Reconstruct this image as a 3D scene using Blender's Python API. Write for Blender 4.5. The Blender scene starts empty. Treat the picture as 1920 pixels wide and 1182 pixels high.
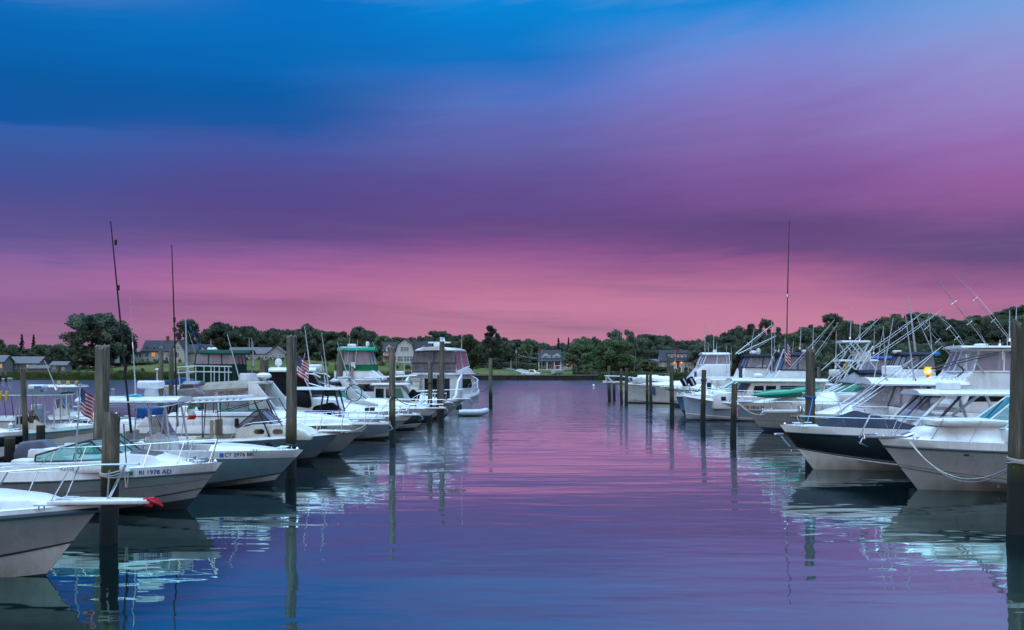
import bpy, bmesh, math, random
from mathutils import Vector, Matrix
R = math.radians
random.seed(7)
S = bpy.context.scene
COL = S.collection
CAM_H, FPX, HOR = 3.2, 1850.0, 690.0      # camera height (m), focal length and horizon row of the photograph

def lin(c):
    c = c / 255.0
    return c / 12.92 if c <= 0.04045 else ((c + 0.055) / 1.055) ** 2.4
def rgb(r, g, b): return (lin(r), lin(g), lin(b), 1.0)
def wl_depth(v): return CAM_H * FPX / (v - HOR)              # depth of a water line seen at row v
def X_at(u, Y): return (u - 960.0) * Y / FPX
def Z_at(v, Y): return CAM_H - (v - HOR) * Y / FPX

# ------------------------------------------------------------------ objects
def tag(o, label=None, cat=None, group=None, kind=None):
    if label: o['label'] = label
    if cat: o['category'] = cat
    if group: o['group'] = group
    if kind: o['kind'] = kind
    return o
def thing(name, label, cat, loc=(0, 0, 0), rz=0.0, group=None):
    o = bpy.data.objects.new(name, None); COL.objects.link(o)
    o.empty_display_size = 0.3
    o.location = loc; o.rotation_euler = (0, 0, rz)
    return tag(o, label, cat, group)
def copy_tree(o, parent=None):
    c = o.copy(); COL.objects.link(c); c.parent = parent
    for ch in list(o.children): copy_tree(ch, c)
    return c

class MB:
    """collects shapes, links them as one mesh object"""
    def __init__(self): self.v = []; self.f = []; self.m = []; self.mi = 0
    def add(self, vs, fs):
        n = len(self.v); self.v += [tuple(p) for p in vs]
        for f in fs: self.f.append(tuple(i + n for i in f)); self.m.append(self.mi)
        return self
    def quad(self, a, b, c, d): return self.add([a, b, c, d], [(0, 1, 2, 3)])
    def box(self, x0, x1, y0, y1, z0, z1, bev=0.0, M=None, seg=2):
        bm = bmesh.new()
        bmesh.ops.create_cube(bm, size=1.0)
        for w in bm.verts:
            w.co = Vector((x0 + (w.co.x + .5) * (x1 - x0), y0 + (w.co.y + .5) * (y1 - y0), z0 + (w.co.z + .5) * (z1 - z0)))
        if bev > 0:
            bmesh.ops.bevel(bm, geom=list(bm.edges), offset=bev, segments=seg, profile=0.5, affect='EDGES')
        if M is not None: bm.transform(M)
        return self.from_bm(bm)
    def from_bm(self, bm):
        bm.verts.index_update()
        self.add([w.co[:] for w in bm.verts], [[w.index for w in f.verts] for f in bm.faces]); bm.free()
        return self
    def prism(self, pts, y0, y1, taper=0.0, bev=0.0, z0=None):
        """polygon in x-z extruded along y; taper narrows with height"""
        bm = bmesh.new(); zb = min(p[1] for p in pts) if z0 is None else z0
        yc = (y0 + y1) / 2; h = (y1 - y0) / 2
        a = [bm.verts.new((x, yc - h * (1 - taper * (z - zb)), z)) for x, z in pts]
        b = [bm.verts.new((x, yc + h * (1 - taper * (z - zb)), z)) for x, z in pts]
        n = len(pts)
        bm.faces.new(a); bm.faces.new(b[::-1])
        for i in range(n): bm.faces.new((a[i], b[i], b[(i + 1) % n], a[(i + 1) % n]))
        bmesh.ops.recalc_face_normals(bm, faces=bm.faces)
        if bev > 0: bmesh.ops.bevel(bm, geom=list(bm.edges), offset=bev, segments=2, profile=0.5, affect='EDGES')
        return self.from_bm(bm)
    def slab(self, pts, z0, z1, bev=0.0):
        """polygon in x-y extruded along z"""
        bm = bmesh.new(); n = len(pts)
        a = [bm.verts.new((x, y, z0)) for x, y in pts]; b = [bm.verts.new((x, y, z1)) for x, y in pts]
        bm.faces.new(a[::-1]); bm.faces.new(b)
        for i in range(n): bm.faces.new((a[i], a[(i + 1) % n], b[(i + 1) % n], b[i]))
        bmesh.ops.recalc_face_normals(bm, faces=bm.faces)
        if bev > 0: bmesh.ops.bevel(bm, geom=list(bm.edges), offset=bev, segments=2, profile=0.5, affect='EDGES')
        return self.from_bm(bm)
    def tube(self, pts, r, n=6, r2=None, cap=True):
        pts = [Vector(p) for p in pts]; k = len(pts); r2 = r if r2 is None else r2
        rings = []; up = None
        for i, p in enumerate(pts):
            t = (pts[min(i + 1, k - 1)] - pts[max(i - 1, 0)])
            if t.length < 1e-7: t = Vector((0, 0, 1))
            t.normalize()
            if up is None:
                up = Vector((0, 0, 1)) if abs(t.z) < 0.9 else Vector((1, 0, 0))
            s = t.cross(up)
            if s.length < 1e-4: s = t.cross(Vector((0, 1, 0)))
            s.normalize(); w = s.cross(t).normalized(); up = w
            rr = r + (r2 - r) * i / max(1, k - 1)
            rings.append([p + (s * math.cos(2 * math.pi * j / n) + w * math.sin(2 * math.pi * j / n)) * rr for j in range(n)])
        vs = [q for g in rings for q in g]; fs = []
        for i in range(k - 1):
            for j in range(n):
                fs.append((i * n + j, i * n + (j + 1) % n, (i + 1) * n + (j + 1) % n, (i + 1) * n + j))
        if cap: fs += [tuple(range(n))[::-1], tuple((k - 1) * n + j for j in range(n))]
        return self.add(vs, fs)
    def lathe(self, prof, c=(0, 0, 0), n=16, sx=1.0, sy=1.0):
        vs = []; fs = []; k = len(prof)
        for r, z in prof:
            for j in range(n):
                a = 2 * math.pi * j / n
                vs.append((c[0] + r * sx * math.cos(a), c[1] + r * sy * math.sin(a), c[2] + z))
        for i in range(k - 1):
            for j in range(n): fs.append((i * n + j, i * n + (j + 1) % n, (i + 1) * n + (j + 1) % n, (i + 1) * n + j))
        fs += [tuple(range(n))[::-1], tuple((k - 1) * n + j for j in range(n))]
        return self.add(vs, fs)
    def grid(self, rows, flip=False):
        k = len(rows[0]); vs = [p for r in rows for p in r]; fs = []
        for i in range(len(rows) - 1):
            for j in range(k - 1):
                q = (i * k + j, i * k + j + 1, (i + 1) * k + j + 1, (i + 1) * k + j)
                fs.append(q[::-1] if flip else q)
        return self.add(vs, fs)
    def ball(self, c, r, n=10, sx=1, sy=1, sz=1):
        bm = bmesh.new(); bmesh.ops.create_icosphere(bm, subdivisions=2, radius=r)
        for w in bm.verts: w.co = Vector((c[0] + w.co.x * sx, c[1] + w.co.y * sy, c[2] + w.co.z * sz))
        return self.from_bm(bm)
    def obj(self, name, mats, parent=None, smooth=True, ang=38, label=None):
        me = bpy.data.meshes.new(name)
        me.from_pydata(self.v, [], self.f)
        if not isinstance(mats, (list, tuple)): mats = [mats]
        for m in mats: me.materials.append(m)
        me.polygons.foreach_set('material_index', [min(i, len(mats) - 1) for i in self.m])
        if smooth:
            me.polygons.foreach_set('use_smooth', [True] * len(me.polygons))
            me.update()
            me.set_sharp_from_angle(angle=R(ang))
        me.update()
        o = bpy.data.objects.new(name, me); COL.objects.link(o)
        if parent is not None: o.parent = parent
        if label: o['label'] = label
        return o

def lerp(a, b, t): return a + (b - a) * t
def interp(tab, x):
    if x <= tab[0][0]: return tab[0][1]
    for (a, b), (c, d) in zip(tab, tab[1:]):
        if x <= c: return b + (d - b) * (x - a) / (c - a) if c > a else d
    return tab[-1][1]
def sstep(a, b, x):
    t = min(1, max(0, (x - a) / (b - a))); return t * t * (3 - 2 * t)

# ------------------------------------------------------------------ materials
class N:
    def __init__(self, name):
        self.m = bpy.data.materials.new(name); self.m.use_nodes = True
        self.t = self.m.node_tree; self.t.nodes.clear()
        self.out = self.t.nodes.new('ShaderNodeOutputMaterial')
    def n(self, typ, **kw):
        o = self.t.nodes.new('ShaderNode' + typ)
        for k, v in kw.items():
            if k in o.inputs: o.inputs[k].default_value = v
            else: setattr(o, k, v)
        return o
    def l(self, a, b): self.t.links.new(a, b)
def noise_fac(g, scale, detail=4, coord='Object', stretch=None, rough=.55):
    tc = g.n('TexCoord'); src = tc.outputs[coord]
    if stretch:
        mp = g.n('Mapping'); mp.inputs['Scale'].default_value = stretch
        g.l(src, mp.inputs['Vector']); src = mp.outputs['Vector']
    no = g.n('TexNoise'); no.inputs['Scale'].default_value = scale; no.inputs['Detail'].default_value = detail
    no.inputs['Roughness'].default_value = rough
    g.l(src, no.inputs['Vector'])
    return no.outputs['Fac']
def ramp(g, fac, stops, interp='LINEAR'):
    r = g.n('ValToRGB'); e = r.color_ramp.elements; r.color_ramp.interpolation = interp
    while len(e) < len(stops): e.new(0.5)
    for k, (p, c) in enumerate(stops): e[k].position = p; e[k].color = c if len(c) == 4 else (*c, 1)
    g.l(fac, r.inputs['Fac']); return r.outputs['Color']
def C4(c): return c if len(c) == 4 else (*c, 1.0)
_mc = {}
def paint(name, col, rough=0.35, var=0.12, scale=2.0, metal=0.0, spec=0.5, bump=0.0, stretch=None, coat=0.0, bscale=40):
    if name in _mc: return _mc[name]
    g = N(name); p = g.n('BsdfPrincipled')
    f = noise_fac(g, scale, 5, stretch=stretch)
    lo = tuple(c * (1 - var) for c in col[:3]); hi = tuple(min(1, c * (1 + var * .6)) for c in col[:3])
    g.l(ramp(g, f, [(0.3, lo), (0.7, hi)]), p.inputs['Base Color'])
    rr = g.n('MapRange'); rr.inputs['To Min'].default_value = max(0.02, rough - .08); rr.inputs['To Max'].default_value = rough + .1
    g.l(f, rr.inputs['Value']); g.l(rr.outputs[0], p.inputs['Roughness'])
    p.inputs['Metallic'].default_value = metal
    p.inputs['Specular IOR Level'].default_value = spec
    p.inputs['Coat Weight'].default_value = coat
    if bump > 0:
        b = g.n('Bump'); b.inputs['Strength'].default_value = bump; b.inputs['Distance'].default_value = 0.02
        g.l(noise_fac(g, bscale, 4), b.inputs['Height']); g.l(b.outputs[0], p.inputs['Normal'])
    g.l(p.outputs[0], g.out.inputs['Surface']); _mc[name] = g.m
    return g.m
def gelcoat(name, col, rough=.22):
    """weathered fibreglass: faint vertical run-off streaks and chalking"""
    if name in _mc: return _mc[name]
    g = N(name); p = g.n('BsdfPrincipled')
    f = noise_fac(g, 1.3, 6, stretch=(2.2, 2.2, .35)); f2 = noise_fac(g, 9.0, 3, stretch=(3, 3, .25))
    mx = g.n('Math', operation='MULTIPLY_ADD'); mx.inputs[1].default_value = .65; g.l(f, mx.inputs[0])
    m2 = g.n('Math', operation='MULTIPLY'); m2.inputs[1].default_value = .35; g.l(f2, m2.inputs[0]); g.l(m2.outputs[0], mx.inputs[2])
    lo = tuple(c * k for c, k in zip(col, (.80, .79, .76))); hi = tuple(min(1, c * 1.04) for c in col)
    base = ramp(g, mx.outputs[0], [(.30, lo), (.55, hi)])
    # brown scum line just above the water, and a few rusty weeps below fittings
    ge = g.n('NewGeometry'); sz = g.n('SeparateXYZ'); g.l(ge.outputs['Position'], sz.inputs[0])
    zz = g.n('MapRange'); zz.inputs['From Min'].default_value = .06; zz.inputs['From Max'].default_value = .42; zz.inputs['To Min'].default_value = .85; zz.inputs['To Max'].default_value = 0; g.l(sz.outputs['Z'], zz.inputs['Value'])
    sm = g.n('Math', operation='MULTIPLY'); g.l(zz.outputs[0], sm.inputs[0]); g.l(noise_fac(g, 2.2, 6, stretch=(1, 1, .5)), sm.inputs[1])
    sc = g.n('MixRGB'); g.l(sm.outputs[0], sc.inputs[0]); g.l(base, sc.inputs[1]); sc.inputs[2].default_value = (.17, .14, .075, 1)
    ru = g.n('MixRGB'); g.l(ramp(g, noise_fac(g, 1.6, 5, stretch=(3.5, 3.5, .18)), [(.60, (0, 0, 0)), (.78, (.42, .42, .42))]), ru.inputs[0]); g.l(sc.outputs[0], ru.inputs[1]); ru.inputs[2].default_value = (.30, .21, .12, 1)
    g.l(ru.outputs[0], p.inputs['Base Color'])
    rr = g.n('MapRange'); rr.inputs['To Min'].default_value = rough + .12; rr.inputs['To Max'].default_value = rough - .05
    g.l(mx.outputs[0], rr.inputs['Value']); g.l(rr.outputs[0], p.inputs['Roughness'])
    g.l(p.outputs[0], g.out.inputs['Surface']); _mc[name] = g.m
    return g.m
def film(name, tint, body, amount, rough=.08):
    """see-through pane: tinted transparency + thin body colour + reflection"""
    if name in _mc: return _mc[name]
    g = N(name)
    tr = g.n('BsdfTransparent'); tr.inputs['Color'].default_value = C4(tint)
    df = g.n('BsdfDiffuse')
    f = noise_fac(g, 3.0, 4, stretch=(1, 1, .5))
    g.l(ramp(g, f, [(.3, tuple(c * .7 for c in body[:3])), (.7, body[:3])]), df.inputs['Color'])
    m1 = g.n('MixShader'); m1.inputs[0].default_value = amount
    g.l(tr.outputs[0], m1.inputs[1]); g.l(df.outputs[0], m1.inputs[2])
    gl = g.n('BsdfGlossy'); gl.inputs['Roughness'].default_value = rough
    fr = g.n('Fresnel'); fr.inputs['IOR'].default_value = 1.3
    b = g.n('Bump'); b.inputs['Strength'].default_value = .05; b.inputs['Distance'].default_value = .05
    g.l(noise_fac(g, 5.0, 2), b.inputs['Height']); g.l(b.outputs[0], gl.inputs['Normal'])
    fm = g.n('Math', operation='MULTIPLY'); fm.inputs[1].default_value = .45; g.l(fr.outputs[0], fm.inputs[0])
    m2 = g.n('MixShader'); g.l(fm.outputs[0], m2.inputs[0]); g.l(m1.outputs[0], m2.inputs[1]); g.l(gl.outputs[0], m2.inputs[2])
    g.l(m2.outputs[0], g.out.inputs['Surface']); _mc[name] = g.m
    return g.m
def glow(name, col, strength):
    g = N(name); e = g.n('Emission'); e.inputs['Strength'].default_value = strength
    f = noise_fac(g, 1.2, 2)
    g.l(ramp(g, f, [(.3, tuple(c * .55 for c in col)), (.7, col)]), e.inputs['Color'])
    g.l(e.outputs[0], g.out.inputs['Surface']); return g.m

def piling_mat(nm, kk):
    """weathered timber: grain, tidal band with algae, wet black foot (by height above the water)"""
    g = N(nm); p = g.n('BsdfPrincipled'); tc = g.n('TexCoord')
    geo = g.n('NewGeometry'); sp = g.n('SeparateXYZ'); g.l(geo.outputs['Position'], sp.inputs[0])
    oi = g.n('ObjectInfo')
    grain = noise_fac(g, 2.6, 8, stretch=(4, 4, .22), rough=.75)
    blot = noise_fac(g, 2.2, 5, stretch=(1.4, 1.4, .8))
    base = ramp(g, grain, [(q, tuple(min(.6, c * kk) for c in cc)) for q, cc in ((.34, (.018, .014, .011)), (.45, (.085, .070, .056)), (.56, (.175, .150, .122)), (.68, (.33, .30, .26)))])
    tone = g.n('MixRGB', blend_type='MULTIPLY'); tone.inputs[0].default_value = 1
    rt = ramp(g, oi.outputs['Random'], [(0, (.75, .72, .66)), (.5, (.95, .93, .88)), (1, (1.1, 1.08, 1.0))])
    g.l(base, tone.inputs[1]); g.l(rt, tone.inputs[2])
    alg = g.n('MixRGB'); alg.inputs[2].default_value = (.10 * kk, .105 * kk, .065 * kk, 1)
    af = ramp(g, blot, [(.42, (0, 0, 0)), (.62, (.45, .45, .45))]); g.l(af, alg.inputs[0]); g.l(tone.outputs[0], alg.inputs[1])
    def zband(z0, z1, wob=.35):
        a = g.n('Math', operation='MULTIPLY_ADD'); a.inputs[1].default_value = wob; g.l(blot, a.inputs[0]); g.l(sp.outputs['Z'], a.inputs[2])
        m = g.n('MapRange'); m.inputs['From Min'].default_value = z0; m.inputs['From Max'].default_value = z1
        m.inputs['To Min'].default_value = 1; m.inputs['To Max'].default_value = 0; g.l(a.outputs[0], m.inputs['Value']); return m.outputs[0]
    a2 = g.n('MixRGB'); a2.inputs[2].default_value = (.040, .040, .012, 1)
    g.l(zband(1.4, 1.85), a2.inputs[0]); g.l(alg.outputs[0], a2.inputs[1])
    a3 = g.n('MixRGB'); a3.inputs[2].default_value = (.008, .008, .007, 1)
    g.l(zband(1.2, 1.45), a3.inputs[0]); g.l(a2.outputs[0], a3.inputs[1])
    g.l(a3.outputs[0], p.inputs['Base Color']); p.inputs['Roughness'].default_value = .8
    b = g.n('Bump'); b.inputs['Strength'].default_value = .9; b.inputs['Distance'].default_value = .03
    g.l(grain, b.inputs['Height']); g.l(b.outputs[0], p.inputs['Normal'])
    g.l(p.outputs[0], g.out.inputs['Surface']); return g.m
def leaf_mat(name, dark, light, warm):
    g = N(name); tc = g.n('TexCoord'); oi = g.n('ObjectInfo')
    d = g.n('BsdfDiffuse'); t = g.n('BsdfTranslucent')
    f = noise_fac(g, .55, 4); f2 = noise_fac(g, .16, 3)
    c = ramp(g, f, [(.35, dark), (.68, light)])
    mx = g.n('MixRGB'); g.l(ramp(g, f2, [(.45, (0, 0, 0)), (.65, (.7, .7, .7))]), mx.inputs[0]); g.l(c, mx.inputs[1]); mx.inputs[2].default_value = C4(warm)
    hv = g.n('HueSaturation'); rm = g.n('MapRange'); rm.inputs['To Min'].default_value = .65; rm.inputs['To Max'].default_value = 1.35
    g.l(oi.outputs['Random'], rm.inputs['Value']); g.l(rm.outputs[0], hv.inputs['Value']); g.l(mx.outputs[0], hv.inputs['Color'])
    g.l(hv.outputs[0], d.inputs['Color']); g.l(hv.outputs[0], t.inputs['Color'])
    m = g.n('MixShader'); m.inputs[0].default_value = .3; g.l(d.outputs[0], m.inputs[1]); g.l(t.outputs[0], m.inputs[2])
    g.l(m.outputs[0], g.out.inputs['Surface']); return g.m
def shingle(name, col, sc=9):
    g = N(name); p = g.n('BsdfPrincipled'); tc = g.n('TexCoord')
    w = g.n('TexWave', bands_direction='Z'); w.inputs['Scale'].default_value = sc; w.inputs['Distortion'].default_value = .6
    g.l(tc.outputs['Object'], w.inputs['Vector']); f = noise_fac(g, 3, 5)
    mx = g.n('MixRGB', blend_type='MULTIPLY'); mx.inputs[0].default_value = .35
    g.l(ramp(g, f, [(.3, tuple(c * .7 for c in col)), (.7, tuple(c * 1.1 for c in col))]), mx.inputs[1]); g.l(w.outputs['Color'], mx.inputs[2])
    g.l(mx.outputs[0], p.inputs['Base Color']); p.inputs['Roughness'].default_value = .85
    g.l(p.outputs[0], g.out.inputs['Surface']); return g.m

WHITE = gelcoat('gelcoat_white', (.78, .79, .80))
WHITE_SHADED = gelcoat('gelcoat_white_shaded', (.50, .51, .52))  # white hull greyed, the shade of its side put into the colour
CREAM = gelcoat('gelcoat_cream', (.72, .70, .62))
OFFW = gelcoat('gelcoat_warm_white', (.66, .66, .65))
BLUEGREY = gelcoat('gelcoat_blue_grey', (.12, .15, .205))
SEAFOAM = gelcoat('gelcoat_pale_seafoam', (.20, .295, .345))
PALEBLUE = gelcoat('gelcoat_pale_blue', (.30, .365, .49))
MIDBLUE = gelcoat('gelcoat_mid_blue', (.07, .17, .33))
NAVY = paint('gelcoat_navy', (.007, .0075, .012), .28, .25, 2.0, spec=.22)
GREYHULL = gelcoat('gelcoat_grey', (.40, .415, .43))  # grey hulls, and white hulls with their sides' shade in the colour
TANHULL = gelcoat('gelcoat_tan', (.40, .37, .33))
BOTTOM = paint('bottom_paint_black', (.012, .012, .014), .55, .4)
BOTBLUE = paint('bottom_paint_blue', (.02, .04, .10), .55, .4)
NONSKID = paint('deck_nonskid', (.62, .63, .63), .6, .12, 6, bump=.15, bscale=120)
RUB = paint('rub_rail_black', (.02, .02, .024), .45, .3, 6)
RUBGREY = paint('rub_rail_grey', (.18, .19, .20), .4, .25, 6)
STEEL = paint('stainless_tube', (.72, .73, .76), .22, .15, 12, metal=1.0)
ALU = paint('anodised_tube', (.70, .72, .75), .35, .12, 8, metal=.55)
WHITEP = paint('white_paint', (.78, .79, .80), .4, .1, 5)
BLACKP = paint('black_plastic', (.02, .02, .022), .4, .3, 6)
CARBON = paint('black_pole', (.015, .015, .017), .35, .3, 4)
GREYP = paint('grey_plastic', (.30, .31, .33), .5, .2, 5)
UPH = paint('vinyl_seat_white', (.68, .68, .66), .5, .12, 6)
UPHBEIGE = paint('vinyl_seat_beige', (.52, .45, .34), .55, .15, 6)
def canvas(n, c): return paint('canvas_' + n, c, .85, .28, 3.0, spec=.15, bump=.35, bscale=5)
CV_TAN = canvas('tan', (.30, .26, .22)); CV_GREY = canvas('grey', (.24, .24, .27)); CV_NAVY = canvas('navy', (.014, .02, .042))
CV_SLATE = canvas('slate', (.030, .036, .056)); CV_BLACK = canvas('black', (.012, .012, .014)); CV_GREEN = canvas('dark_green', (.01, .055, .04))
CV_TEAL = canvas('bright_green', (.012, .23, .13)); CV_GREEN2 = canvas('kelly_green', (.012, .17, .07)); CV_BLUE = canvas('blue', (.02, .09, .30)); CV_LTBLUE = canvas('mid_blue', (.05, .25, .55))
GLASS = film('windshield_glass', (.58, .88, .82), (.14, .44, .40), .36, .05)
GLASSG = film('windshield_glass_green', (.45, .80, .68), (.10, .36, .28), .35, .02)
VINYL = film('clear_vinyl', (.86, .84, .88), (.52, .46, .50), .42, .10)
VINYLP = film('clear_vinyl_pink', (.88, .80, .84), (.60, .47, .53), .5, .12)
SMOKE = film('smoked_panel', (.45, .43, .45), (.20, .19, .21), .45, .08)
DARKGL = paint('dark_window', (.012, .014, .018), .06, .3, 2)
PANE = paint('house_window', (.05, .06, .08), .05, .4, 2)
WOOD = piling_mat('piling_wood_grey', 1.3); WOOD2 = piling_mat('piling_wood_dark', .85)
PLANK = paint('dock_plank', (.17, .135, .115), .85, .45, 2.2, stretch=(1, 8, 1), bump=.4, bscale=12)
ROPE = paint('mooring_rope', (.48, .47, .44), .9, .3, 30, bump=.5, bscale=60)
ROPED = paint('mooring_rope_dark', (.05, .05, .055), .9, .3, 30)
ROPEB = paint('mooring_rope_blue', (.02, .16, .45), .8, .3, 30)
ORANGE = paint('orange_red', (.62, .05, .03), .6, .25, 8)
RED = paint('red_cloth', (.50, .012, .03), .8, .3, 10, bump=.5, bscale=18)
YELLOW = paint('yellow_plastic', (.55, .32, .02), .5, .2, 8)
TEAL_ST = paint('teal_stripe', (.03, .30, .29), .35, .15, 8)
TXT_BLK = paint('lettering_black', (.02, .02, .025), .5, .2, 10)
TXT_BLU = paint('lettering_blue', (.05, .08, .30), .5, .2, 10)
TXT_GRY = paint('lettering_grey', (.16, .17, .20), .5, .2, 10)
DECAL_B = paint('decal_blue', (.02, .18, .55), .5, .2, 10)
DECAL_G = paint('decal_green', (.02, .25, .12), .5, .2, 10)
TEAK = paint('varnished_teak', (.20, .09, .03), .35, .3, 5, stretch=(1, 6, 6))
# ------------------------------------------------------------------ camera, sky, sun
cam = bpy.data.cameras.new('camera'); co = bpy.data.objects.new('camera', cam); COL.objects.link(co)
co.location = (0, 0, CAM_H); co.rotation_euler = (R(90), 0, 0)
cam.sensor_width = 36; cam.lens = FPX / 1920 * 36; cam.shift_y = (HOR - 591) / 1920; cam.clip_end = 6000; cam.clip_start = .1
S.camera = co
S.view_settings.view_transform = 'Standard'; S.view_settings.look = 'None'; S.view_settings.exposure = 0; S.view_settings.gamma = 1
S.render.resolution_x = 1024; S.render.resolution_y = 630
S.cycles.max_bounces = 8; S.cycles.transparent_max_bounces = 16; S.cycles.use_denoising = True
S.cycles.caustics_reflective = False; S.cycles.caustics_refractive = False
S.cycles.sample_clamp_indirect = 4

SUN_EL, SUN_AZ = R(14), R(200)
W = bpy.data.worlds.new('World'); S.world = W; W.use_nodes = True
wt = W.node_tree; wt.nodes.clear()
class WN(N):
    def __init__(self): self.t = wt; self.out = wt.nodes.new('ShaderNodeOutputWorld')
g = WN()
tc = g.n('TexCoord'); nv = g.n('VectorMath', operation='NORMALIZE'); g.l(tc.outputs['Generated'], nv.inputs[0])
sp = g.n('SeparateXYZ'); g.l(nv.outputs[0], sp.inputs[0])
def M(op, a, b=None, c=None):
    m = g.n('Math', operation=op)
    for i, q in enumerate((a, b, c)):
        if q is None: continue
        if isinstance(q, (int, float)): m.inputs[i].default_value = q
        else: g.l(q, m.inputs[i])
    return m.outputs[0]
az = M('ARCTAN2', sp.outputs['X'], sp.outputs['Y'])
hz = M('SQRT', M('ADD', M('MULTIPLY', sp.outputs['X'], sp.outputs['X']), M('MULTIPLY', sp.outputs['Y'], sp.outputs['Y'])))
el = M('DIVIDE', sp.outputs['Z'], M('MAXIMUM', hz, .001))
# soft streaked cloud: noise over (azimuth, elevation) stretched along the horizon
cv = g.n('CombineXYZ'); g.l(M('MULTIPLY', az, 1.0), cv.inputs[0]); g.l(M('MULTIPLY', M('SUBTRACT', el, M('MULTIPLY', az, M('MULTIPLY', M('SUBTRACT', el, .10), .75))), 9.0), cv.inputs[1])
nz = g.n('TexNoise'); nz.inputs['Scale'].default_value = 3.2; nz.inputs['Detail'].default_value = 5; nz.inputs['Roughness'].default_value = .55
g.l(cv.outputs[0], nz.inputs['Vector'])
nz2 = g.n('TexNoise'); nz2.inputs['Scale'].default_value = 10; nz2.inputs['Detail'].default_value = 9; nz2.inputs['Roughness'].default_value = .68; g.l(cv.outputs[0], nz2.inputs['Vector'])
wob = M('ADD', M('MULTIPLY', M('SUBTRACT', nz.outputs['Fac'], .5), .036), M('MULTIPLY', M('SUBTRACT', nz2.outputs['Fac'], .5), .026))
elw = M('ADD', el, wob)
ELMAX = 1.2
pos = g.n('MapRange'); pos.inputs['From Min'].default_value = 0; pos.inputs['From Max'].default_value = ELMAX; g.l(elw, pos.inputs['Value'])
HIGH = [(.395, (120, 150, 200)), (.45, (150, 172, 208)), (.80, (150, 180, 222)), (1.2, (172, 212, 250))]
COLS = [
 (0, [(690, (168, 106, 150)), (610, (158, 96, 150)), (580, (137, 86, 146)), (550, (150, 90, 155)), (520, (152, 90, 160)), (490, (140, 88, 162)), (465, (106, 80, 150)), (430, (90, 75, 145)), (370, (74, 76, 145)), (300, (62, 84, 155)), (240, (48, 94, 170)), (215, (14, 86, 162)), (150, (5, 88, 160)), (60, (2, 100, 178)), (0, (8, 108, 188))]),
 (480, [(690, (186, 110, 150)), (605, (170, 95, 147)), (575, (150, 82, 142)), (545, (178, 94, 152)), (510, (168, 90, 155)), (475, (130, 80, 150)), (440, (92, 68, 136)), (390, (85, 68, 136)), (330, (80, 75, 146)), (265, (64, 85, 160)), (235, (25, 86, 162)), (180, (5, 90, 165)), (100, (1, 104, 184)), (0, (2, 112, 197))]),
 (960, [(690, (200, 122, 152)), (610, (180, 100, 144)), (580, (196, 104, 150)), (560, (191, 101, 149)), (530, (176, 94, 147)), (490, (158, 84, 148)), (455, (124, 72, 139)), (425, (96, 67, 132)), (370, (95, 74, 142)), (300, (97, 90, 158)), (240, (95, 101, 175)), (190, (85, 113, 190)), (150, (58, 113, 196)), (110, (16, 113, 195)), (60, (2, 122, 203)), (0, (0, 134, 216))]),
 (1440, [(690, (202, 120, 152)), (620, (194, 107, 150)), (590, (194, 103, 149)), (540, (180, 94, 148)), (500, (150, 80, 140)), (470, (106, 65, 130)), (430, (92, 64, 124)), (370, (120, 80, 146)), (300, (126, 92, 160)), (230, (130, 107, 176)), (170, (130, 120, 194)), (110, (122, 134, 208)), (60, (98, 140, 216)), (20, (60, 138, 219)), (0, (22, 134, 216))]),
 (1920, [(690, (178, 102, 147)), (600, (172, 95, 146)), (560, (172, 90, 147)), (520, (140, 78, 140)), (480, (94, 66, 126)), (430, (98, 68, 130)), (380, (138, 84, 150)), (330, (146, 94, 160)), (260, (148, 110, 178)), (200, (148, 126, 194)), (130, (146, 142, 204)), (60, (136, 152, 214)), (0, (118, 160, 221))]),
]
cols = []
for u, st in COLS:
    a = math.atan((u - 960) / FPX)
    stops = [(((HOR - v) / FPX * math.cos(a)) / ELMAX, rgb(*c)) for v, c in st] + [(e / ELMAX, rgb(*c)) for e, c in HIGH]
    cols.append((a, ramp(g, pos.outputs[0], stops, 'B_SPLINE' if False else 'LINEAR')))
azw = M('ADD', az, M('MULTIPLY', M('SUBTRACT', nz.outputs['Fac'], .5), .12))
cur = cols[0][1]
for (a0, _), (a1, c1) in zip(cols, cols[1:]):
    mr = g.n('MapRange', interpolation_type='SMOOTHSTEP'); mr.inputs['From Min'].default_value = a0; mr.inputs['From Max'].default_value = a1
    g.l(azw, mr.inputs['Value'])
    mx = g.n('MixRGB'); g.l(mr.outputs[0], mx.inputs[0]); g.l(cur, mx.inputs[1]); g.l(c1, mx.inputs[2]); cur = mx.outputs[0]
sv = g.n('CombineXYZ'); g.l(M('MULTIPLY', az, 2.2), sv.inputs[0]); g.l(M('MULTIPLY', M('ADD', el, M('MULTIPLY', az, .03)), 34.0), sv.inputs[1])
ns = g.n('TexNoise'); ns.inputs['Scale'].default_value = 1.0; ns.inputs['Detail'].default_value = 7; ns.inputs['Roughness'].default_value = .6; g.l(sv.outputs[0], ns.inputs['Vector'])
low = g.n('MapRange'); low.inputs['From Min'].default_value = .17; low.inputs['From Max'].default_value = .06; low.inputs['To Min'].default_value = .0; low.inputs['To Max'].default_value = .62; g.l(el, low.inputs['Value'])
sf = g.n('MapRange', interpolation_type='SMOOTHSTEP'); sf.inputs['From Min'].default_value = .48; sf.inputs['From Max'].default_value = .68; g.l(ns.outputs['Fac'], sf.inputs['Value'])
ms = g.n('MixRGB'); g.l(M('MULTIPLY', sf.outputs[0], low.outputs[0]), ms.inputs[0]); g.l(cur, ms.inputs[1]); ms.inputs[2].default_value = rgb(134, 92, 140)      # thin mauve cloud bars over the glow
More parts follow.
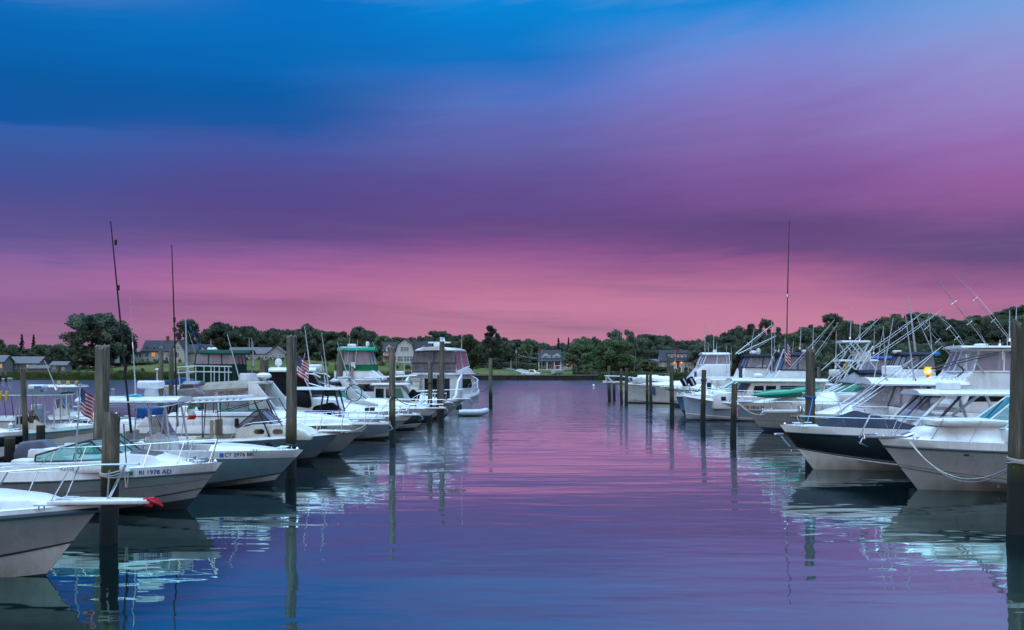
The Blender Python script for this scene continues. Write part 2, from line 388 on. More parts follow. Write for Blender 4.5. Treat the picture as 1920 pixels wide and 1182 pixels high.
hs = g.n('HueSaturation'); hs.inputs['Saturation'].default_value = .86; g.l(M('MULTIPLY', low.outputs[0], 1.8), hs.inputs['Fac']); g.l(ms.outputs[0], hs.inputs['Color']); cur = hs.outputs[0]
# the sky behind and beside the view: paler after-glow
rear = ramp(g, pos.outputs[0], [(0, rgb(96, 98, 116)), (.2, rgb(112, 122, 148)), (.5, rgb(150, 170, 205)), (1, rgb(172, 212, 250))])
mr = g.n('MapRange', interpolation_type='SMOOTHSTEP'); mr.inputs['From Min'].default_value = R(38); mr.inputs['From Max'].default_value = R(100)
g.l(M('ABSOLUTE', az), mr.inputs['Value'])
mx = g.n('MixRGB'); g.l(mr.outputs[0], mx.inputs[0]); g.l(cur, mx.inputs[1]); g.l(rear, mx.inputs[2])
sky = g.n('TexSky', sky_type='NISHITA'); sky.sun_disc = False; sky.sun_elevation = SUN_EL; sky.sun_rotation = SUN_AZ

gain = g.n('MapRange', interpolation_type='SMOOTHSTEP'); gain.inputs['From Min'].default_value = .75; gain.inputs['From Max'].default_value = 3.2; gain.inputs['To Min'].default_value = 1.0; gain.inputs['To Max'].default_value = 7.6
g.l(el, gain.inputs['Value'])
b1 = g.n('Background'); g.l(gain.outputs[0], b1.inputs['Strength']); g.l(mx.outputs[0], b1.inputs['Color'])
b2 = g.n('Background'); b2.inputs['Strength'].default_value = .0012; g.l(sky.outputs[0], b2.inputs['Color'])
ad = g.n('AddShader'); g.l(b1.outputs[0], ad.inputs[0]); g.l(b2.outputs[0], ad.inputs[1])
g.l(ad.outputs[0], g.out.inputs['Surface'])
sl = bpy.data.lights.new('sun', 'SUN'); so = bpy.data.objects.new('sun', sl); COL.objects.link(so)
sl.energy = .55; sl.angle = R(35); sl.color = (1.0, .95, .93)
so.rotation_euler = (R(90) - SUN_EL, 0, R(-20)); so.location = (-6, -20, 30)

# ------------------------------------------------------------------ water
def water_mat():
    g = N('water')
    geo = g.n('NewGeometry')
    def nz(scale, st, det, rough=.5):
        mp = g.n('Mapping'); mp.inputs['Scale'].default_value = st; g.l(geo.outputs['Position'], mp.inputs['Vector'])
        n_ = g.n('TexNoise'); n_.inputs['Scale'].default_value = scale; n_.inputs['Detail'].default_value = det; n_.inputs['Roughness'].default_value = rough
        g.l(mp.outputs[0], n_.inputs['Vector']); return n_.outputs['Fac']
    sp = g.n('SeparateXYZ'); g.l(geo.outputs['Position'], sp.inputs[0])
    far = g.n('MapRange', interpolation_type='SMOOTHSTEP'); far.inputs['From Min'].default_value = 30; far.inputs['From Max'].default_value = 95
    far.inputs['To Min'].default_value = .05; far.inputs['To Max'].default_value = .95
    g.l(sp.outputs['Y'], far.inputs['Value'])
    patch = nz(.045, (.6, 1, 1), 2)
    def bump(h, dist, prev=None, gate=None):
        b = g.n('Bump'); b.inputs['Strength'].default_value = 1; b.inputs['Distance'].default_value = dist
        if gate is not None:
            m = g.n('Math', operation='MULTIPLY'); g.l(h, m.inputs[0]); g.l(gate, m.inputs[1]); h = m.outputs[0]
        g.l(h, b.inputs['Height'])
        if prev is not None: g.l(prev, b.inputs['Normal'])
        return b.outputs[0]
    n1 = bump(nz(.62, (.42, 1, 1), 3), .026)
    gate = g.n('Math', operation='MULTIPLY'); g.l(far.outputs[0], gate.inputs[0])
    pr = g.n('MapRange'); pr.inputs['From Min'].default_value = .35; pr.inputs['From Max'].default_value = .65; pr.inputs['To Min'].default_value = .35; pr.inputs['To Max'].default_value = 1.2
    g.l(patch, pr.inputs['Value']); g.l(pr.outputs[0], gate.inputs[1])
    n2 = bump(nz(1.15, (.30, 1, 1), 2), .16, n1, gate.outputs[0])
    n3 = bump(nz(.16, (.55, 1, 1), 1), .055, n2)
    fr = g.n('Fresnel'); fr.inputs['IOR'].default_value = 1.6; g.l(n3, fr.inputs['Normal'])
    mr = g.n('MapRange'); mr.inputs['From Min'].default_value = .12; mr.inputs['From Max'].default_value = .62
    g.l(fr.outputs[0], mr.inputs['Value'])
    # mirror colour darkened where the hulls reflect: left of the left pile row and right of the right one
    def mth(op, a, b=None):
        q = g.n('Math', operation=op)
        for i_, z_ in enumerate((a, b)):
            if z_ is None: continue
            if isinstance(z_, (int, float)): q.inputs[i_].default_value = z_
            else: g.l(z_, q.inputs[i_])
        return q.outputs[0]
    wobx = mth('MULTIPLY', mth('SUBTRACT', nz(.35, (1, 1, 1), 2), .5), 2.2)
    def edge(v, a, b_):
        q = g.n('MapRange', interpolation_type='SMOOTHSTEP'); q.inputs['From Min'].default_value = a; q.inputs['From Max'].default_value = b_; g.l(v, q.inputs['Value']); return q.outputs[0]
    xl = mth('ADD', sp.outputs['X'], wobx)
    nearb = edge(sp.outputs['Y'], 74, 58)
    refl_dim = mth('MULTIPLY', mth('MAXIMUM', edge(xl, -3.9, -5.6), edge(xl, 7.6, 9.0)), nearb)
    openw = mth('SUBTRACT', 1.0, refl_dim)
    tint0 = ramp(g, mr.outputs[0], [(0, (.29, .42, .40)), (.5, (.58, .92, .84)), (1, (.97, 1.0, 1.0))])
    tm = g.n('MixRGB', blend_type='MULTIPLY'); g.l(mth('MULTIPLY', refl_dim, .9), tm.inputs[0]); g.l(tint0, tm.inputs[1]); tm.inputs[2].default_value = (.50, .52, .55, 1); tint = tm.outputs[0]
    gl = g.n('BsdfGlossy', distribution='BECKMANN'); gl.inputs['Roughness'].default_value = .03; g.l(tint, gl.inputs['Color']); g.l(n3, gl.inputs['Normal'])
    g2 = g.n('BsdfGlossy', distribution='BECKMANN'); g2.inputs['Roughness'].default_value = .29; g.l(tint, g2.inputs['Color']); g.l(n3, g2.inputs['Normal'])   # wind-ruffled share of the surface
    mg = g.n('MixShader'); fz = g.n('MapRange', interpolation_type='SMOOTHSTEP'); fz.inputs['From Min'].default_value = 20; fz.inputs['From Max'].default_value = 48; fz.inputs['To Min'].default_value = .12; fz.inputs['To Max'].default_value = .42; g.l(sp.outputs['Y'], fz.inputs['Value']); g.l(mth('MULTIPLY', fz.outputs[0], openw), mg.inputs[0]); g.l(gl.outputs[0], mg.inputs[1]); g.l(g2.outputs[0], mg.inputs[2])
    g4 = g.n('BsdfGlossy'); g4.inputs['Roughness'].default_value = .30; g.l(tint, g4.inputs['Color']); g.l(n3, g4.inputs['Normal'])
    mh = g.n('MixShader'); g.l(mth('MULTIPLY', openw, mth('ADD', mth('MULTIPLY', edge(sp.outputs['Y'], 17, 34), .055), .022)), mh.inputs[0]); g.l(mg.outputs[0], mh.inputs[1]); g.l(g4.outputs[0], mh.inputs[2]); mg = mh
    df = g.n('BsdfDiffuse'); df.inputs['Color'].default_value = (.001, .003, .0035, 1)
    mx = g.n('AddShader'); g.l(df.outputs[0], mx.inputs[0]); g.l(mg.outputs[0], mx.inputs[1])
    g.l(mx.outputs[0], g.out.inputs['Surface']); return g.m
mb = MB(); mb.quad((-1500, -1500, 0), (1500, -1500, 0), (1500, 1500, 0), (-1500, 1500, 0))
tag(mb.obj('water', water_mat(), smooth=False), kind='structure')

# ------------------------------------------------------------------ terrain across the cove
def shore(x): return interp([(-400, 262), (-120, 262), (-40, 258), (-12, 256), (22, 255), (50, 252), (75, 235), (110, 205), (200, 180), (500, 170)], x)
ZT = [(-400, 2), (-150, 2.2), (-132, 2.6), (-112, 4.4), (-90, 5), (-40, 4.6), (-22, 3.4), (-8, 2.6), (15, 2.4), (45, 2.8), (66, 3.2), (92, 7), (130, 11), (200, 13), (500, 14)]
def ground(x, y):
    t = (y - shore(x)) / 75.0
    if t < 0: return max(-1.5, t * 40)
    z = .35 + .55 * sstep(0, .04, t) + interp(ZT, x) * sstep(0.03, 1.0, t)
    z += .25 * math.sin(x * .11 + 1) * math.sin(y * .13) * sstep(.05, .3, t)
    return z
rows = []
ys = [160, 175, 190, 200, 210, 220, 228, 234, 240, 244] + [246 + i * 1.0 for i in range(0, 26)] + [274 + 4 * i for i in range(20)] + [360, 380, 420, 500, 700, 1000, 1500]
xs = [-1400, -900, -600, -400, -300] + [-250 + 5 * i for i in range(101)] + [300, 400, 600, 900, 1400]
for y in ys: rows.append([(x, y, ground(x, y) if y < 400 else ground(x, 399) * 1.0) for x in xs])
mb = MB(); mb.grid(rows)
gm = N('lawn_ground'); p = gm.n('BsdfPrincipled'); geo = gm.n('NewGeometry')
def nzp(scale, det):
    n_ = gm.n('TexNoise'); n_.inputs['Scale'].default_value = scale; n_.inputs['Detail'].default_value = det; gm.l(geo.outputs['Position'], n_.inputs['Vector']); return n_.outputs['Fac']
c1 = ramp(gm, nzp(.11, 8), [(.3, (.040, .064, .020)), (.45, (.074, .105, .026)), (.56, (.115, .125, .042)), (.7, (.15, .135, .06))])
c2 = ramp(gm, nzp(1.6, 4), [(.3, (.55, .55, .55)), (.7, (1.2, 1.15, 1.1))])
mx = gm.n('MixRGB', blend_type='MULTIPLY'); mx.inputs[0].default_value = 1; gm.l(c1, mx.inputs[1]); gm.l(c2, mx.inputs[2])
spz = gm.n('SeparateXYZ'); gm.l(geo.outputs['Position'], spz.inputs[0])
mz = gm.n('MapRange'); mz.inputs['From Min'].default_value = .35; mz.inputs['From Max'].default_value = .75; mz.inputs['To Min'].default_value = 1; mz.inputs['To Max'].default_value = 0; gm.l(spz.outputs['Z'], mz.inputs['Value'])
m3 = gm.n('MixRGB'); gm.l(mz.outputs[0], m3.inputs[0]); gm.l(mx.outputs[0], m3.inputs[1]); m3.inputs[2].default_value = (.02, .018, .015, 1)
gm.l(m3.outputs[0], p.inputs['Base Color']); p.inputs['Roughness'].default_value = .95; p.inputs['Specular IOR Level'].default_value = .1
gm.l(p.outputs[0], gm.out.inputs['Surface'])
tag(mb.obj('ground', gm.m, ang=180), kind='structure')
# ------------------------------------------------------------------ vegetation
LEAF = [leaf_mat('leaf_dark', (.042, .062, .055), (.175, .215, .145), (.21, .185, .125)),
        leaf_mat('leaf_mid', (.050, .082, .060), (.21, .26, .145), (.24, .21, .125)),
        leaf_mat('leaf_light', (.058, .10, .055), (.215, .30, .14), (.235, .22, .12)),
        leaf_mat('leaf_conifer', (.022, .038, .036), (.07, .10, .08), (.06, .08, .06))]
BARK = paint('bark', (.035, .028, .022), .9, .4, 4, stretch=(3, 3, .5), bump=.6, bscale=14)
def leaf_cloud(mb, rnd, c, r, n, size, flat=.7):
    for _ in range(n):
        a = rnd.uniform(0, 2 * math.pi); zz = rnd.uniform(-1, 1); q = r * rnd.random() ** .4
        h = math.sqrt(1 - zz * zz)
        p = Vector((c[0] + q * h * math.cos(a), c[1] + q * h * math.sin(a), c[2] + q * zz * flat))
        d = Vector((rnd.gauss(0, 1), rnd.gauss(0, 1), rnd.gauss(0, .6))).normalized()
        e = d.orthogonal().normalized(); e.rotate(Matrix.Rotation(rnd.uniform(0, 6.28), 3, d)); f = d.cross(e)
        s = size * rnd.uniform(.6, 1.4); t = s * rnd.uniform(.5, .9)
        mb.add([p - e * s, p + f * t, p + e * s, p - f * t], [(0, 1, 2, 3)])
def crown_lobes(rnd, kind, h, w):
    """list of (centre, radius) clumps in a tree of height h, crown width w"""
    L = []
    if kind == 'round':
        k = 62
        for i in range(k):
            a = rnd.uniform(0, 6.28); t = rnd.random() ** .45
            zc = rnd.uniform(-1, 1); rr = math.sqrt(max(0, 1 - abs(zc) ** 2.6))
            L.append(((math.cos(a) * w / 2 * .84 * rr * t, math.sin(a) * w / 2 * .84 * rr * t, h * .55 + zc * h * .39), w * rnd.uniform(.09, .15)))
    elif kind == 'flat':                      # spreading layered crown with gaps
        for i in range(50):
            a = rnd.uniform(0, 6.28); t = rnd.random() ** .5
            lay = rnd.choice([.24, .38, .50, .62, .74, .84, .92]); ww = {.24: .62, .38: .8, .50: .9, .62: 1, .74: .95, .84: .72, .92: .42}[lay]
            L.append(((math.cos(a) * w / 2 * ww * t, math.sin(a) * w / 2 * ww * t, h * (lay + rnd.uniform(-.03, .03))), w * rnd.uniform(.07, .13)))
    elif kind == 'tall':                      # open upright crown
        for i in range(40):
            zt = rnd.uniform(.2, .97); ww = math.sin(min(1, (1.02 - zt) * 1.9) * 1.4) * rnd.uniform(.3, 1)
            a = rnd.uniform(0, 6.28)
            L.append(((math.cos(a) * w / 2 * ww, math.sin(a) * w / 2 * ww, h * zt), w * rnd.uniform(.08, .14)))
    elif kind == 'bush':
        for i in range(30):
            a = rnd.uniform(0, 6.28); t = rnd.random() ** .5; zc = rnd.uniform(.08, .9); rr = math.sqrt(1 - zc ** 2.5)
            L.append(((math.cos(a) * w / 2 * .9 * rr * t, math.sin(a) * w / 2 * .9 * rr * t, h * zc), w * rnd.uniform(.09, .16)))
    return L
PROTO = {}
def proto(kind, i, leaf):
    key = (kind, i, leaf)
    if key in PROTO: return PROTO[key]
    rnd = random.Random(hash((kind, i)) % 1000 if False else {'round': 11, 'flat': 23, 'tall': 37, 'bush': 41, 'fir': 53}[kind] * 7 + i)
    mb = MB(); tb = MB()
    h, w = 10.0, {'round': 9.5, 'flat': 10.5, 'tall': 6.5, 'bush': 11.0, 'fir': 5.0}[kind]
    if kind == 'fir':
        z = h * .12
        while z < h * .985:
            rr = (1 - z / h) ** .8 * w / 2; nb = 5 + int(5 * (1 - z / h))
            for j in range(nb):
                a = rnd.uniform(0, 6.28); q = rr * rnd.uniform(.55, 1.08)
                for s in range(5):
                    f = (s + .6) / 5
                    leaf_cloud(mb, rnd, (math.cos(a) * q * f, math.sin(a) * q * f, z - .12 * q * f + rnd.uniform(-.1, .1)), .30, 6, .17, .5)
            z += h * .045
        tb.tube([(0, 0, -.3), (0, 0, h * .97)], .16, 6, .02)
    else:
        L = crown_lobes(rnd, kind, h, w)
        for c, r in L: leaf_cloud(mb, rnd, c, r, int(110 * (r / 1.0) ** 1.4) + 18, .23, .75)
        if kind != 'bush':
            tb.tube([(0, 0, -.4), (.05, .05, h * .2), (.1, -.05, h * .42), (0, 0, h * .7)], h * .028, 7, h * .008)
            for c, r in rnd.sample(L, 12):
                z0 = h * rnd.uniform(.2, .45)
                tb.tube([(.05, 0, z0), (c[0] * .45, c[1] * .45, lerp(z0, c[2], .55)), c], h * .011, 5, h * .003)
        else:
            for k in range(4):
                a = k * 1.6; tb.tube([(.2 * math.cos(a), .2 * math.sin(a), -.2), (1.6 * math.cos(a), 1.6 * math.sin(a), h * .5)], .12, 5, .04)
    PROTO[key] = (mb, tb, {}); return PROTO[key]
def tree(kind, i, leaf, u, vtop, vbase, Y, wpx, label, group=None, cat='tree', name=None):
    """tree whose crown spans wpx columns and whose foot and top stand at rows vbase / vtop"""
    mb, tb, cache = proto(kind, i, leaf)
    if 'c' not in cache:
        a = mb.obj('crown', LEAF[leaf], smooth=False); b = tb.obj('trunk' if kind != 'bush' else 'stem', BARK)
        cache['c'] = (a, b); a.parent = None
        first = True
    else: first = False
    zb = ground(X_at(u, Y), Y) if vbase is None else Z_at(vbase, Y)
    X = X_at(u, Y); zg = ground(X, Y)
    H = (vbase is None and (Z_at(vtop, Y) - zg) or (Z_at(vtop, Y) - zg))
    H = max(H, 1.2)
    t = thing(name or {'fir': 'fir_tree', 'bush': 'bush'}.get(kind, 'leafy_tree'), label, cat if kind != 'bush' else 'bush', (X, Y, zg), random.uniform(0, 6.28), group)
    a, b = cache['c']
    if not first: a = a.copy(); b = b.copy(); COL.objects.link(a); COL.objects.link(b)
    sw = (wpx * Y / FPX) / {'round': 9.5, 'flat': 10.5, 'tall': 6.5, 'bush': 11.0, 'fir': 5.0}[kind]
    sh = H / 10.0
    a.parent = t; b.parent = t
    a.scale = b.scale = (sw, sw, sh)
    return t

# distinctive trees: kind, variant, leaf, u, vtop, Y, width px, label
T = [
 ('round', 0, 0, 184, 583, 318, 126, 'huge broad dark tree standing alone on the lawn at the left'),
 ('round', 4, 0, 236, 612, 322, 40, 'low dark tree on the right shoulder of the huge lawn tree'),
 ('fir', 0, 3, 41, 627, 330, 22, 'left of two pointed conifers behind the low ranch house'),
 ('fir', 1, 3, 63, 628, 330, 20, 'right of two pointed conifers behind the low ranch house'),
 ('flat', 1, 0, 352, 600, 345, 62, 'open spreading tree right beside the white mast behind the dormered house'),
 ('round', 1, 0, 415, 605, 345, 78, 'wide dark tree behind the flybridge with the dark green top'),
 ('flat', 2, 0, 578, 609, 340, 50, 'flat topped dark tree with spreading arms behind the thin antennas'),
 ('round', 5, 0, 674, 614, 335, 48, 'tall dark tree rising behind the bright green flybridge top'),
 ('flat', 3, 0, 820, 621, 335, 70, 'flat crowned tree behind the grey gambrel house'),
 ('tall', 0, 0, 922, 613, 262, 50, 'tall open tree by the water with sky showing through its branches'),
 ('round', 2, 1, 880, 628, 272, 48, 'rounded tree on the lawn right of the white motor yacht'),
 ('fir', 2, 3, 1047, 634, 320, 20, 'small pointed conifer behind the porch house'),
 ('fir', 3, 3, 1066, 633, 322, 18, 'second small pointed conifer behind the porch house, nearer the round tree'),
 ('flat', 4, 0, 1163, 618, 300, 62, 'domed tree with a dark top above the paler willow-like tree'),
 ('round', 3, 2, 1150, 638, 272, 82, 'broad pale green tree over the marsh right of the porch house'),
 ('round', 6, 1, 1092, 630, 300, 54, 'rounded tree behind the lit side windows of the porch house'),
 ('tall', 2, 1, 1075, 650, 275, 40, 'leaning green tree overhanging the porch house'),
 ('flat', 0, 0, 1440, 600, 300, 50, 'ragged pine crown standing above the dark green pole'),
 ('flat', 5, 0, 1408, 607, 302, 30, 'small ragged pine crown beside the larger pine'),
 ('flat', 6, 0, 1558, 590, 285, 62, 'tall rounded dark tree topping the wooded hill behind the tuna tower'),
]
for k, i, lf, u, vt, Y, w, lab in T:
    tree(k, i, lf, u, vt, None, Y, w, lab)
rnd = random.Random(5)
# the tree line, row by row: u range, top row tables, depth, count, width, kinds, label
SEG = [
 (-60, 120, [(-60, 640), (0, 640), (10, 636), (25, 655), (90, 648), (120, 652)], 322, 12, 34, ('round', 'round', 'flat'), (0, 0, 1), 'dark leafy tree in the low belt behind the ranch house at far left'),
 (90, 150, [(90, 646), (100, 643), (128, 655), (150, 640)], 345, 5, 34, ('round',), (0, 1), 'grey green tree just left of the huge lawn tree'),
 (232, 330, [(232, 650), (260, 650), (330, 650)], 350, 6, 30, ('round',), (1, 0), 'pale tree crown showing behind the dormered white house'),
 (375, 545, [(375, 625), (400, 612), (430, 610), (455, 616), (480, 614), (505, 618), (545, 617)], 360, 12, 44, ('round', 'round', 'flat'), (0, 0, 1), 'leafy tree in the dense row behind the long grey house'),
 (535, 725, [(535, 618), (580, 618), (600, 620), (630, 625), (660, 620), (700, 624), (725, 632)], 350, 15, 40, ('round', 'round', 'flat'), (0, 1, 0), 'leafy tree in the dense row behind the bright green flybridge'),
 (700, 870, [(700, 636), (760, 636), (790, 626), (830, 626), (870, 634)], 362, 10, 40, ('round', 'flat'), (0, 0, 1), 'leafy tree in the row behind the gambrel house'),
 (870, 1075, [(870, 632), (900, 634), (950, 630), (980, 642), (1000, 636), (1020, 645), (1075, 650)], 330, 15, 36, ('round', 'round', 'tall'), (0, 0, 1), 'leafy tree in the row behind the porch house and parked pickup'),
 (1060, 1235, [(1060, 645), (1100, 634), (1150, 640), (1190, 634), (1235, 630)], 330, 13, 44, ('round', 'round', 'flat'), (0, 1, 0), 'leafy tree in the row behind the marsh'),
 (1200, 1420, [(1200, 630), (1230, 628), (1260, 630), (1300, 640), (1340, 630), (1380, 618), (1420, 612)], 318, 18, 44, ('round', 'round', 'flat'), (0, 1, 0), 'leafy tree in the wood behind the lantern-lit house'),
 (1190, 1250, [(1190, 668), (1250, 672)], 290, 4, 40, ('round',), (1, 2), 'lower pale tree left of the lantern-lit house'),
 (1400, 1620, [(1400, 622), (1460, 625), (1520, 612), (1560, 600), (1600, 605), (1620, 602)], 292, 16, 46, ('round', 'round', 'tall', 'flat'), (0, 1, 0), 'tree in the dense wooded hill behind the outrigger poles'),
 (1580, 1790, [(1580, 606), (1630, 606), (1680, 592), (1720, 588), (1790, 602)], 268, 17, 50, ('round', 'round', 'tall', 'flat'), (0, 1, 0), 'tree in the dense wooded hill behind the dock lamp'),
 (1770, 1990, [(1770, 602), (1800, 603), (1850, 588), (1920, 576), (1990, 572)], 262, 17, 52, ('round', 'round', 'tall', 'flat'), (0, 1, 0), 'tree in the dense wooded hill behind the white sportfishing boat at right'),
 (1390, 1960, [(1390, 655), (1500, 645), (1700, 640), (1960, 630)], 232, 30, 56, ('round', 'bush', 'flat'), (0, 1, 0), 'low tree along the foot of the wooded hill at right'),

 (-60, 330, [(-60, 672), (60, 668), (130, 665), (330, 668)], 335, 16, 40, ('bush', 'round'), (1, 0, 2), 'low thicket tree in the hedge line behind the ranch house'),
 (330, 560, [(330, 650), (560, 648)], 372, 11, 48, ('round', 'bush'), (0, 1), 'low tree filling the gap under the row behind the long grey house'),
 (540, 900, [(540, 655), (900, 655)], 345, 18, 48, ('round', 'bush'), (0, 1), 'low tree filling the gap under the row behind the gambrel house'),
 (870, 1250, [(870, 660), (960, 662), (1080, 660), (1250, 655)], 322, 18, 46, ('round', 'bush'), (0, 1, 1), 'low tree filling the gap under the row behind the porch house'),
 (1300, 1960, [(1300, 645), (1960, 625)], 285, 22, 60, ('round', 'bush'), (0, 1), 'low tree filling the wooded hill at right'),
]
for u0, u1, tab, Y, n, w, kinds, leaves, lab in SEG:
    n = int(n * 1.75)
    for k in range(n):
        u = lerp(u0, u1, (k + .5) / n) + rnd.uniform(-6, 6)
        y = Y + rnd.uniform(-9, 14)
        if k % 3 == 2: y -= 14
        vt = interp(tab, u) + rnd.uniform(-4, 11) + (10 if k % 3 == 2 else 0)
        kd = rnd.choice(kinds); lf = rnd.choice(leaves)
        tree(kd, rnd.randrange(7), lf, u, vt, None, y, w * rnd.uniform(.7, 1.5), lab, group=lab)
# bushes along the shore and around the houses
BU = [
 (70, 205, 300, 8, 9, 686, 'low bush on the slope left of the huge lawn tree'),
 (205, 275, 285, 6, 12, 692, 'low bush on the lawn slope below the dormered house'),
 (85, 330, 263, 22, 12, 703, 'shoreline bush along the left bank'),
 (260, 340, 326, 7, 7, 671, 'clipped foundation bush before the dormered house'),
 (460, 540, 322, 9, 6, 675, 'clipped bush before the long grey house'),
 (560, 900, 300, 16, 14, 688, 'bush on the bank behind the left row of boats'),
 (960, 1010, 300, 6, 10, 684, 'bush beside the gravel drive'),
 (1085, 1260, 261, 26, 18, 698, 'marsh bush at the water edge right of the trailered boat'),
 (1085, 1200, 270, 9, 26, 684, 'taller marsh bush under the broad pale tree'),
 (1228, 1320, 275, 9, 9, 688, 'clipped bush before the lantern-lit house'),
 (1250, 1400, 256, 14, 16, 697, 'bush on the bank below the lantern-lit house'),
 (1400, 1900, 216, 26, 30, 680, 'bush at the foot of the wooded hill'),
]
for u0, u1, Y, n, w, vt, lab in BU:
    for k in range(n):
        u = lerp(u0, u1, (k + .5) / n) + rnd.uniform(-3, 3)
        tree('bush', rnd.randrange(5), rnd.choice((0, 1, 2)), u, vt + rnd.uniform(-2.5, 3), None, max(Y + rnd.uniform(-4, 5), shore(X_at(u, Y)) + 1.5), w * rnd.uniform(.8, 1.4), lab, group=lab)
# reeds and long grass: nobody could count them
gb = MB()
for k in range(22000):
    x = rnd.uniform(-150, 120); sh = shore(x)
    seawall = 22 > x > -12
    y = sh + (rnd.random() ** 1.9) * 26 - .3 + 1.2 * math.sin(x * .31) * math.sin(x * .083 + 2)
    if seawall and y < sh + 6: continue
    z = ground(x, y); tt = 1 - (y - sh) / 30
    h = rnd.uniform(.45, 1.1) * (1.25 if (x < -60 or 18 < x < 60) else .8) * (.35 + .65 * tt)
    if -10 < x < 20: h *= .3
    a = rnd.uniform(-.6, .6); w = rnd.uniform(.12, .3); lx = rnd.uniform(-.25, .25)
    gb.add([(x - w * math.cos(a), y - w * math.sin(a), z - .1), (x + w * math.cos(a), y + w * math.sin(a), z - .1), (x + lx, y, z + h)], [(0, 1, 2)])
GR = leaf_mat('reed_leaf', (.03, .05, .015), (.085, .125, .03), (.12, .12, .05))
tag(gb.obj('shore_grass', GR, smooth=False), 'long green reeds and grass along the far bank', 'grass', kind='stuff')

# ------------------------------------------------------------------ seawall, drive
SW = paint('seawall_wood', (.03, .026, .024), .85, .5, .8, stretch=(6, 1, .6), bump=.5)
CONC = paint('pale_gravel', (.33, .31, .31), .9, .25, .9)
mb = MB()
pts = [(-12, 255.6), (-2, 253.6), (9, 252.6), (19, 252.2), (22, 254.5)]
for (x0, y0), (x1, y1) in zip(pts, pts[1:]):
    mb.add([(x0, y0, -.6), (x1, y1, -.6), (x1, y1, 1.25), (x0, y0, 1.25), (x0, y0 + 5, -.6), (x1, y1 + 5, -.6), (x1, y1 + 5, 1.25), (x0, y0 + 5, 1.25)],
           [(0, 1, 2, 3), (3, 2, 6, 7)])
t = thing('seawall', 'dark timber seawall along the lawn in the middle of the far shore', 'seawall', (0, 0, 0))
mb.obj('wall_face', SW, t, smooth=False)
c = MB()
for (x0, y0), (x1, y1) in zip(pts, pts[1:]):
    c.add([(x0, y0 - .15, 1.254), (x1, y1 - .15, 1.254), (x1, y1 + .5, 1.254), (x0, y0 + .5, 1.254), (x0, y0 - .15, 1.40), (x1, y1 - .15, 1.40), (x1, y1 + .5, 1.40), (x0, y0 + .5, 1.40)],
          [(0, 1, 5, 4), (4, 5, 6, 7), (0, 4, 7, 3), (1, 2, 6, 5)])
c.obj('cap', CONC, t, smooth=False)
for k in range(14):
    x = -11 + k * 2.45; y = interp(pts, x) - .16
    c = MB(); c.tube([(x, y, -.6), (x, y, 1.22)], .13, 7); c.obj('post', SW, t)
# gravel drive as a strip following the ground
rows = []
for k in range(25):
    s = k / 24; u = lerp(940, 1000, s) + 18 * math.sin(s * 2.2) - 10 * (1 - s); Y = lerp(318, 268, s)
    x = X_at(u, Y); rows.append([(x - 2.0, Y, ground(x - 2, Y) + .05), (x, Y, ground(x, Y) + .08), (x + 2.0, Y, ground(x + 2, Y) + .05)])
mb = MB(); mb.grid(rows, True); tag(mb.obj('drive', CONC), kind='structure')

# ------------------------------------------------------------------ houses
SH_GREY = shingle('shingle_grey', (.42, .41, .42)); SH_WHITE = shingle('clapboard_white', (.88, .88, .90), 14); SH_CREAM = shingle('clapboard_cream', (.74, .71, .66), 14)
SH_DIM = shingle('shingle_dim', (.27, .26, .26)); SH_BLUE = shingle('clapboard_blue_grey', (.55, .58, .62), 14); ROOF_D = shingle('roof_dark', (.04, .045, .06)); ROOF_G = shingle('roof_grey', (.17, .165, .18))
TRIM = paint('house_trim', (.72, .72, .72), .5, .1, 3); BRICK = paint('brick', (.22, .09, .06), .85, .35, 9, bump=.4); STONE = paint('stone', (.25, .23, .20), .9, .4, 3, bump=.6)
LIT = glow('lit_window', (1.0, .38, .05), 1.0); REDD = paint('red_door', (.35, .02, .03), .5, .2, 4)
def window(par, x, y, z, w, h, lit=False, side='y'):
    f = MB(); t = .12
    if side == 'y':
        f.box(x - w / 2 - t, x + w / 2 + t, y - .07, y - .002, z - t, z + h + t)
        fo = f.obj('window', TRIM, par, smooth=False)
        q = MB(); q.quad((x - w / 2, y - .075, z), (x + w / 2, y - .075, z), (x + w / 2, y - .075, z + h), (x - w / 2, y - .075, z + h))
        q.obj('pane', LIT if lit else PANE, fo, smooth=False)
        s = MB(); s.box(x - .05, x + .05, y - .11, y - .077, z, z + h); s.box(x - w / 2, x + w / 2, y - .105, y - .077, z + h * .48, z + h * .54); s.obj('glazing_bar', TRIM, fo, smooth=False)
    else:
        sx = 1 if side == 'x+' else -1
        a, b = sorted((x, x + sx * .07)); f.box(a + .002, b, y - w / 2 - t, y + w / 2 + t, z - t, z + h + t)
        fo = f.obj('window', TRIM, par, smooth=False)
        q = MB(); e = x + sx * .075; q.quad((e, y - w / 2, z), (e, y + w / 2, z), (e, y + w / 2, z + h), (e, y - w / 2, z + h)); q.obj('pane', LIT if lit else PANE, fo, smooth=False)
